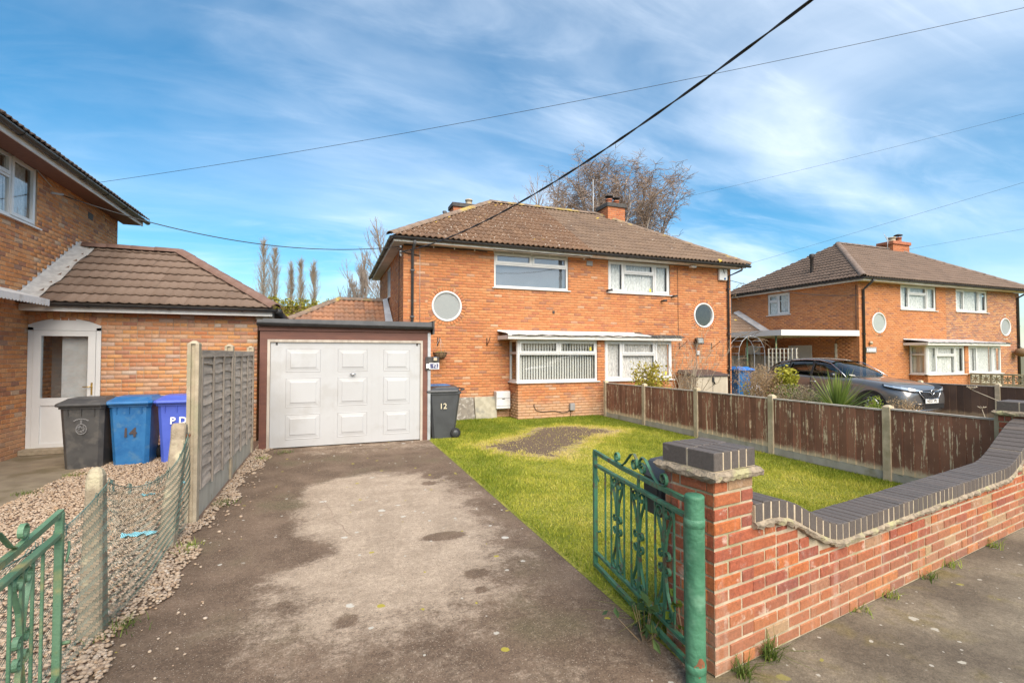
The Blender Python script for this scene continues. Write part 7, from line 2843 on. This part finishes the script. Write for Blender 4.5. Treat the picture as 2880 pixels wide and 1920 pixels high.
def shrub(name, label, loc, rx, ry, h, nleaf, size, mat, stem='stem_brown', nst=14, seed=0, shell=.55, lobes=7, group=None, up=.3, aspect=.38, zb=.0, kind='shrub'):
    rg = np.random.default_rng(seed)
    r = thing(name, label, kind, loc, 0, group)
    # lobes give an uneven outline
    lc = []
    for k in range(lobes):
        a = 2 * pi * k / lobes + rg.uniform(-.4, .4)
        q = rg.uniform(.15, .75)
        lc.append((rx * q * cos(a), ry * q * sin(a), zb + (h - zb) * rg.uniform(.35, .80), rg.uniform(.30, .50)))
    lc.append((0, 0, zb + (h - zb) * .62, .5))
    P, T_ = [], []
    per = nleaf // len(lc)
    for (x, y, z, q) in lc:
        d = rg.normal(size=(per, 3))
        d /= np.linalg.norm(d, axis=1, keepdims=True)
        rad = (shell + (1 - shell) * rg.random(per)) ** .8
        sp_ = d * rad[:, None] * np.array([rx * q * 1.25, ry * q * 1.25, (h - zb) * q * .85]) * (1 + .25 * np.sin(d[:, :1] * 9 + d[:, 1:2] * 7))
        P.append(sp_ + np.array([x, y, z]))
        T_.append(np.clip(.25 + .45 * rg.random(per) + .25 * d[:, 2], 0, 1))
    P = np.concatenate(P)
    T_ = np.concatenate(T_)
    k = (P[:, 2] > .03) & (P[:, 2] < h * 1.02)
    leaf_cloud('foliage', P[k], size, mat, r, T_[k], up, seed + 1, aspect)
    segs = []
    for i in range(nst):
        t = P[rg.integers(len(P))]
        a = Vector((rg.uniform(-.06, .06), rg.uniform(-.06, .06), 0))
        m = Vector((t[0] * .45, t[1] * .45, max(.08, t[2] * .5))) + Vector(rg.normal(size=3) * .03)
        segs += [(a, m, .013, .009), (m, Vector(t), .009, .004)]
    seg_mesh('stems', segs, stem, r, 4)
    return r


SG = 'shrubs beyond the board fence'
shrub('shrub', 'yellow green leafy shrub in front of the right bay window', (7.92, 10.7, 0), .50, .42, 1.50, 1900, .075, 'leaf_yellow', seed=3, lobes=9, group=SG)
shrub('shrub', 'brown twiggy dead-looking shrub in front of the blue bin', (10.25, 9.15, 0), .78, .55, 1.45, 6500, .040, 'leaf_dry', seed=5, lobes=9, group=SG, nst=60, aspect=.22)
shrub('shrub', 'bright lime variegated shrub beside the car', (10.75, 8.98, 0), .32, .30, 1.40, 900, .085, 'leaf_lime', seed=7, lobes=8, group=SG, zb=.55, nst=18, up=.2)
shrub('shrub', 'low grey brown faded shrub in front of the car door', (9.35, 7.45, 0), .62, .40, 1.05, 4200, .036, 'leaf_drygrey', seed=9, lobes=9, group=SG, nst=60, aspect=.22)
shrub('shrub', 'low brown shrub in front of the car bumper', (9.35, 5.45, 0), .50, .28, .98, 3200, .034, 'leaf_dry', seed=11, lobes=8, group=SG, nst=50, aspect=.22)
shrub('shrub', 'small fresh green plant at the car front wheel', (9.02, 5.76, 0), .24, .20, .97, 800, .045, 'leaf_fresh', seed=13, lobes=5, group=SG, up=.5, aspect=.25)
shrub('ground_plant', 'low green plant at the foot of the lime shrub', (10.1, 8.2, 0), .5, .3, 1.0, 700, .06, 'leaf_green', seed=15, lobes=6, group=SG, kind='plant')
shrub('flower_plant', 'small plant with yellow flowers beside the storage box', (10.7, 10.1, 0), .28, .24, 1.0, 320, .05, 'leaf_lime', seed=17, lobes=5, group=SG, kind='plant')


def bare_shrub(label, loc, n, h, spread, mat, seed, rad=.014, group=SG, name='bare_shrub', kind='shrub'):
    rn = random.Random(seed)
    r = thing(name, label, kind, loc, 0, group)
    a, b_ = [], []

    def br(p, d, L, rr, lev):
        q = p
        for i in range(4):
            d = (d + Vector((rn.uniform(-1, 1), rn.uniform(-1, 1), rn.uniform(-.2, .6))) * .16).normalized()
            q2 = q + d * L / 4
            (a if lev == 0 else b_).append((q, q2, rr, rr * .85))
            rr *= .85
            q = q2
            if lev < 2 and i > 0:
                for _ in range(2):
                    s_ = Vector((rn.uniform(-1, 1), rn.uniform(-1, 1), rn.uniform(.1, 1))).normalized()
                    br(q, (d * .8 + s_ * .7).normalized(), L * rn.uniform(.35, .55), rr * .6, lev + 1)
    for k in range(n):
        az = 2 * pi * k / n + rn.uniform(-.4, .4)
        br(Vector((0, 0, 0)), Vector((cos(az) * spread, sin(az) * spread, 1)).normalized(), h * rn.uniform(.7, 1.0), rad, 0)
    seg_mesh('stems', a, mat, r, 5)
    seg_mesh('twigs', b_, mat, r, 3, minr=.003)
    return r


bare_shrub('bare pale-stemmed shrub in front of the storage box', (9.05, 10.55, 0), 6, 1.65, .28, 'stem_pale', 3)
shrub('shrub', 'thin ochre-leaved shrub behind the bare stems', (9.6, 11.2, 0), .5, .3, 1.2, 600, .045, 'leaf_dry', seed=19, lobes=6, group=SG, nst=24, aspect=.25)

# spiky cordyline
yc = thing('spiky_palm', 'spiky green cordyline fanning out beside the car bonnet', 'plant', (9.22, 6.58, 0))
rn = random.Random(44)
V, F, TI = [], [], []
for k in range(190):
    az = rn.uniform(0, 2 * pi)
    el = rn.uniform(.10, 1.5) if k > 22 else rn.uniform(-.5, .1)
    L = rn.uniform(.68, 1.0)
    wd = rn.uniform(.012, .021)
    sag = rn.uniform(.03, .22) * (1.3 - el / 1.6)
    K = 6
    base = len(V)
    side = Vector((-sin(az), cos(az), 0))
    for q in range(K + 1):
        t = q / K
        p = Vector((cos(az) * cos(el), sin(az) * cos(el), sin(el))) * (L * t + .03)
        p.z += .55 - sag * t * t
        w_ = wd * (1 - t ** 2.2) * (.65 + .35 * min(1, t * 4)) + .0008
        V += [tuple(p - side * w_), tuple(p + side * w_)]
    F += [(base + 2 * q, base + 2 * q + 1, base + 2 * q + 3, base + 2 * q + 2) for q in range(K)]
    tt = min(1, max(0, rn.gauss(.5, .22)))
    TI += [min(1, tt * (.7 + .5 * q / K)) for q in range(K)]
mesh_np('leaves', np.array(V), np.array(F), 'leaf_spike', yc, TI, local=True)
MB().tube([(0, 0, 0), (.01, 0, .3), (0, 0, .6)], [.07, .055, .05], 10).build('stem', 'stem_brown', yc, True)

# dried flower stems by the fence
ds = thing('dried_flower', 'dried umbel flower stalk leaning over the board fence', 'plant', (8.9, 3.35, 0))
m = MB()
tip = Vector((-.62, .66, 1.24))
m.tube([(0, 0, 0), (-.05, .03, .6), (-.25, .25, .95), tip], [.010, .009, .007, .005], 5)
m.tube([(-.16, .16, .82), (-.02, .08, .98)], .004, 4)
m.tube([(-.18, .2, .86), (-.38, .12, .93)], .004, 4)
for k in range(14):
    a = 2 * pi * k / 14
    m.tube([tip, tip + Vector((.05 * cos(a), .05 * sin(a), .035 + .01 * (k % 3)))], .003, 3)
    m.lathe([(.001, -.006), (.012, 0), (.001, .008)], 5, tip + Vector((.05 * cos(a), .05 * sin(a), .04)))
m.build('stalk', 'stem_pale', ds, True)
m = MB()
t2 = Vector((-.95, .4, 1.02))
m.tube([(-.7, .3, 0), (-.8, .36, .6), t2], [.008, .006, .004], 5)
for k in range(9):
    a = 2 * pi * k / 9
    m.tube([t2, t2 + Vector((.045 * cos(a), .045 * sin(a), .03))], .003, 3)
m.build('stalk', 'stem_pale', ds, True)

# rose arch with bare climber
ra = thing('garden_arch', 'grey metal garden arch with bare climbing stems by the neighbour wall', 'arch', (13.75, 12.4, 0))
for x in (13.30, 14.45):
    pass
m = MB()
for dy_ in (0, .45):
    pts = [(13.25, 12.9 + dy_, z) for z in (0, .6, 1.2, 1.75)] + [(13.85 - .60 * cos(t * pi / 8), 12.9 + dy_, 1.75 + .62 * sin(t * pi / 8)) for t in range(1, 8)] + [(14.45, 12.9 + dy_, z) for z in (1.75, 1.2, .6, 0)]
    m.tube(pts, .009, 6)
for k in range(9):
    t = k / 8 * pi
    x, z = 13.85 - .60 * cos(t), 1.75 + .62 * sin(t)
    m.tube([(x, 12.9, z), (x, 13.35, z)], .008, 4)
m.build('hoops', 'galv', ra)
rn = random.Random(77)
sg_ = []
for k in range(22):
    t = rn.uniform(-.3, 1.1)
    p = Vector((13.85 - .60 * cos(t * pi), 13.1 + rn.uniform(-.25, .25), 1.75 + .62 * max(0, sin(t * pi)))) if 0 <= t <= 1 else Vector((13.25, 13.0, 1.75 + t * 2))
    d = Vector((rn.uniform(-.5, 1), rn.uniform(-.4, .4), rn.uniform(-.1, .6)))
    for q in range(6):
        p2 = p + d * .11
        sg_.append((p - ra.location, p2 - ra.location, .008, .007))
        d = (d + Vector((rn.uniform(-.4, .4), rn.uniform(-.3, .3), rn.uniform(-.5, .25)))).normalized() * rn.uniform(.7, 1.2)
        p = p2
seg_mesh('climber_stems', sg_, 'stem_brown', ra, 4)

# conifer hedge behind the garage
hg = thing('conifer_hedge', 'clipped golden conifer hedge behind the garage roof', 'hedge', (-1.4, 24.3, 0))
rg = np.random.default_rng(61)
n = 9000
P = np.stack([rg.uniform(-1.9, 2.2, n), rg.uniform(-.5, .5, n), rg.uniform(1.5, 4.2, n)], 1)
P[:, 1] = np.where(rg.random(n) < .6, -.5 + rg.normal(0, .06, n), P[:, 1])
P[:, 2] += .06 * np.sin(P[:, 0] * 5) + .05 * np.sin(P[:, 0] * 11)
leaf_cloud('foliage', P, .13, 'leaf_hedge', hg, np.clip(rg.random(n) * .7 + .25 * (P[:, 2] - 1.5) / 2.5, 0, 1), .4, 62, .25)
MB().box(-1.8, 2.1, -.38, .4, 0, 3.9).build('inner_twigs', 'stem_brown', hg, True)

# hedge across the road, reflected in the panes
for (x, w_, lab) in ((-6, 9, 'dark clipped hedge across the road, left part'), (14, 11, 'dark clipped hedge across the road, right part')):
    hd = thing('roadside_hedge', lab, 'hedge', (x + w_ / 2, -11.5, 0))
    n = 5000
    P = np.stack([rg.uniform(-w_ / 2, w_ / 2, n), rg.normal(.5, .08, n), rg.uniform(.05, 2.2, n)], 1)
    leaf_cloud('foliage', P, .14, 'leaf_green', hd, rg.random(n), .3, 63, .35)
    MB().box(-w_ / 2, w_ / 2, -.5, .42, 0, 2.1).build('inner_twigs', 'stem_brown', hd, True)

# ------------------------------------------------------------------ weeds
def bramble(label, loc, nl, seed, size=.055, hh=.28, mat='leaf_bramble', rr=.16):
    r = thing('weed', label, 'weed', loc, 0, 'weeds')
    rg_ = np.random.default_rng(seed)
    P = np.stack([rg_.normal(0, rr, nl), rg_.normal(0, rr, nl), rg_.uniform(.03, hh, nl)], 1)
    leaf_cloud('leaves', P, size, mat, r, rg_.random(nl), .35, seed, .42)
    segs = []
    for p in P[::2]:
        segs.append((Vector((p[0] * .2, p[1] * .2, 0)), Vector(p), .0035, .002))
    seg_mesh('stems', segs, 'stem_brown', r, 4)
    return r


bramble('bramble with dark leaves growing under the open green gate', (1.80, 2.50, 0), 28, 3, .075, .26, rr=.09)
bramble('fresh yellow green weed at the gate hinge', (1.95, 2.30, 0), 22, 4, .055, .34, 'leaf_fresh', .05)


def tuft(label, loc, n, h, seed, mat='leaf_green', spread=.05, g='weeds'):
    rn_ = random.Random(seed)
    r = thing('grass_tuft', label, 'weed', loc, 0, g)
    V, F, TI = [], [], []
    for k in range(n):
        az = rn_.uniform(0, 2 * pi)
        o_ = Vector((rn_.gauss(0, spread * .4), rn_.gauss(0, spread * .4), 0))
        L = h * rn_.uniform(.5, 1.15)
        ln = rn_.uniform(.4, 1.9)
        b_ = len(V)
        sd_2 = Vector((-sin(az), cos(az), 0)) * .0032
        for t in (0, .5, 1):
            p = o_ + Vector((cos(az) * ln * L * t * t * .9, sin(az) * ln * L * t * t * .9, L * t * (1 - .25 * ln * t)))
            V += [tuple(p - sd_2 * (1 - t * .9)), tuple(p + sd_2 * (1 - t * .9))]
        F += [(b_, b_ + 1, b_ + 3, b_ + 2), (b_ + 2, b_ + 3, b_ + 5, b_ + 4)]
        TI += [rn_.random()] * 2
    mesh_np('blades', np.array(V), np.array(F), mat, r, TI, local=True)['kind'] = 'stuff'
    MB().lathe([(.02, 0), (.012, .012), (.001, .016)], 8).build('root_crown', 'stem_brown', r, True)
    return r


tuft('grass tuft on the pavement at the foot of the gate pillar', (2.10, 2.04, 0), 60, .13, 1)
tuft('larger grass tuft on the pavement right of the pillar foot', (2.36, 2.10, 0), 90, .16, 2)
tuft('tall grass growing between the gate and the pillar', (1.90, 2.62, 0), 80, .30, 3, 'leaf_fresh', .09)
for i, (x, y, h, mt) in enumerate(((3.35, 2.27, .06, 'leaf_fresh'), (3.75, 2.33, .07, 'leaf_fresh'), (4.35, 2.42, .09, 'leaf_green'), (4.75, 2.48, .08, 'leaf_fresh'), (5.6, 2.60, .10, 'leaf_fresh'))):
    tuft(['tiny weed at the wall foot nearest the pillar', 'second small weed along the wall foot', 'third small weed along the wall foot', 'fourth small weed along the wall foot', 'farthest weed along the wall foot'][i], (x, y, 0), 50, h, 10 + i, mt, .10)
for i, (x, y, lab) in enumerate(((-1.22, 3.75, 'weed in the gravel at the foot of the nearer concrete post'), (-1.17, 5.05, 'weed in the gravel at the foot of the leaning concrete post'), (-1.14, 6.4, 'weed at the foot of the grey fence panel'), (-1.05, 8.9, 'weeds by the fence near the garage'), (-.72, 9.35, 'weeds at the left foot of the garage door'), (-3.40, 8.6, 'moss strip weed on the path edge by the bins'), (-3.48, 7.7, 'moss weed on the path edge at the left'))):
    tuft(lab, (x, y, .01), 70, .07, 30 + i, 'leaf_fresh' if i % 2 else 'leaf_green', .16)
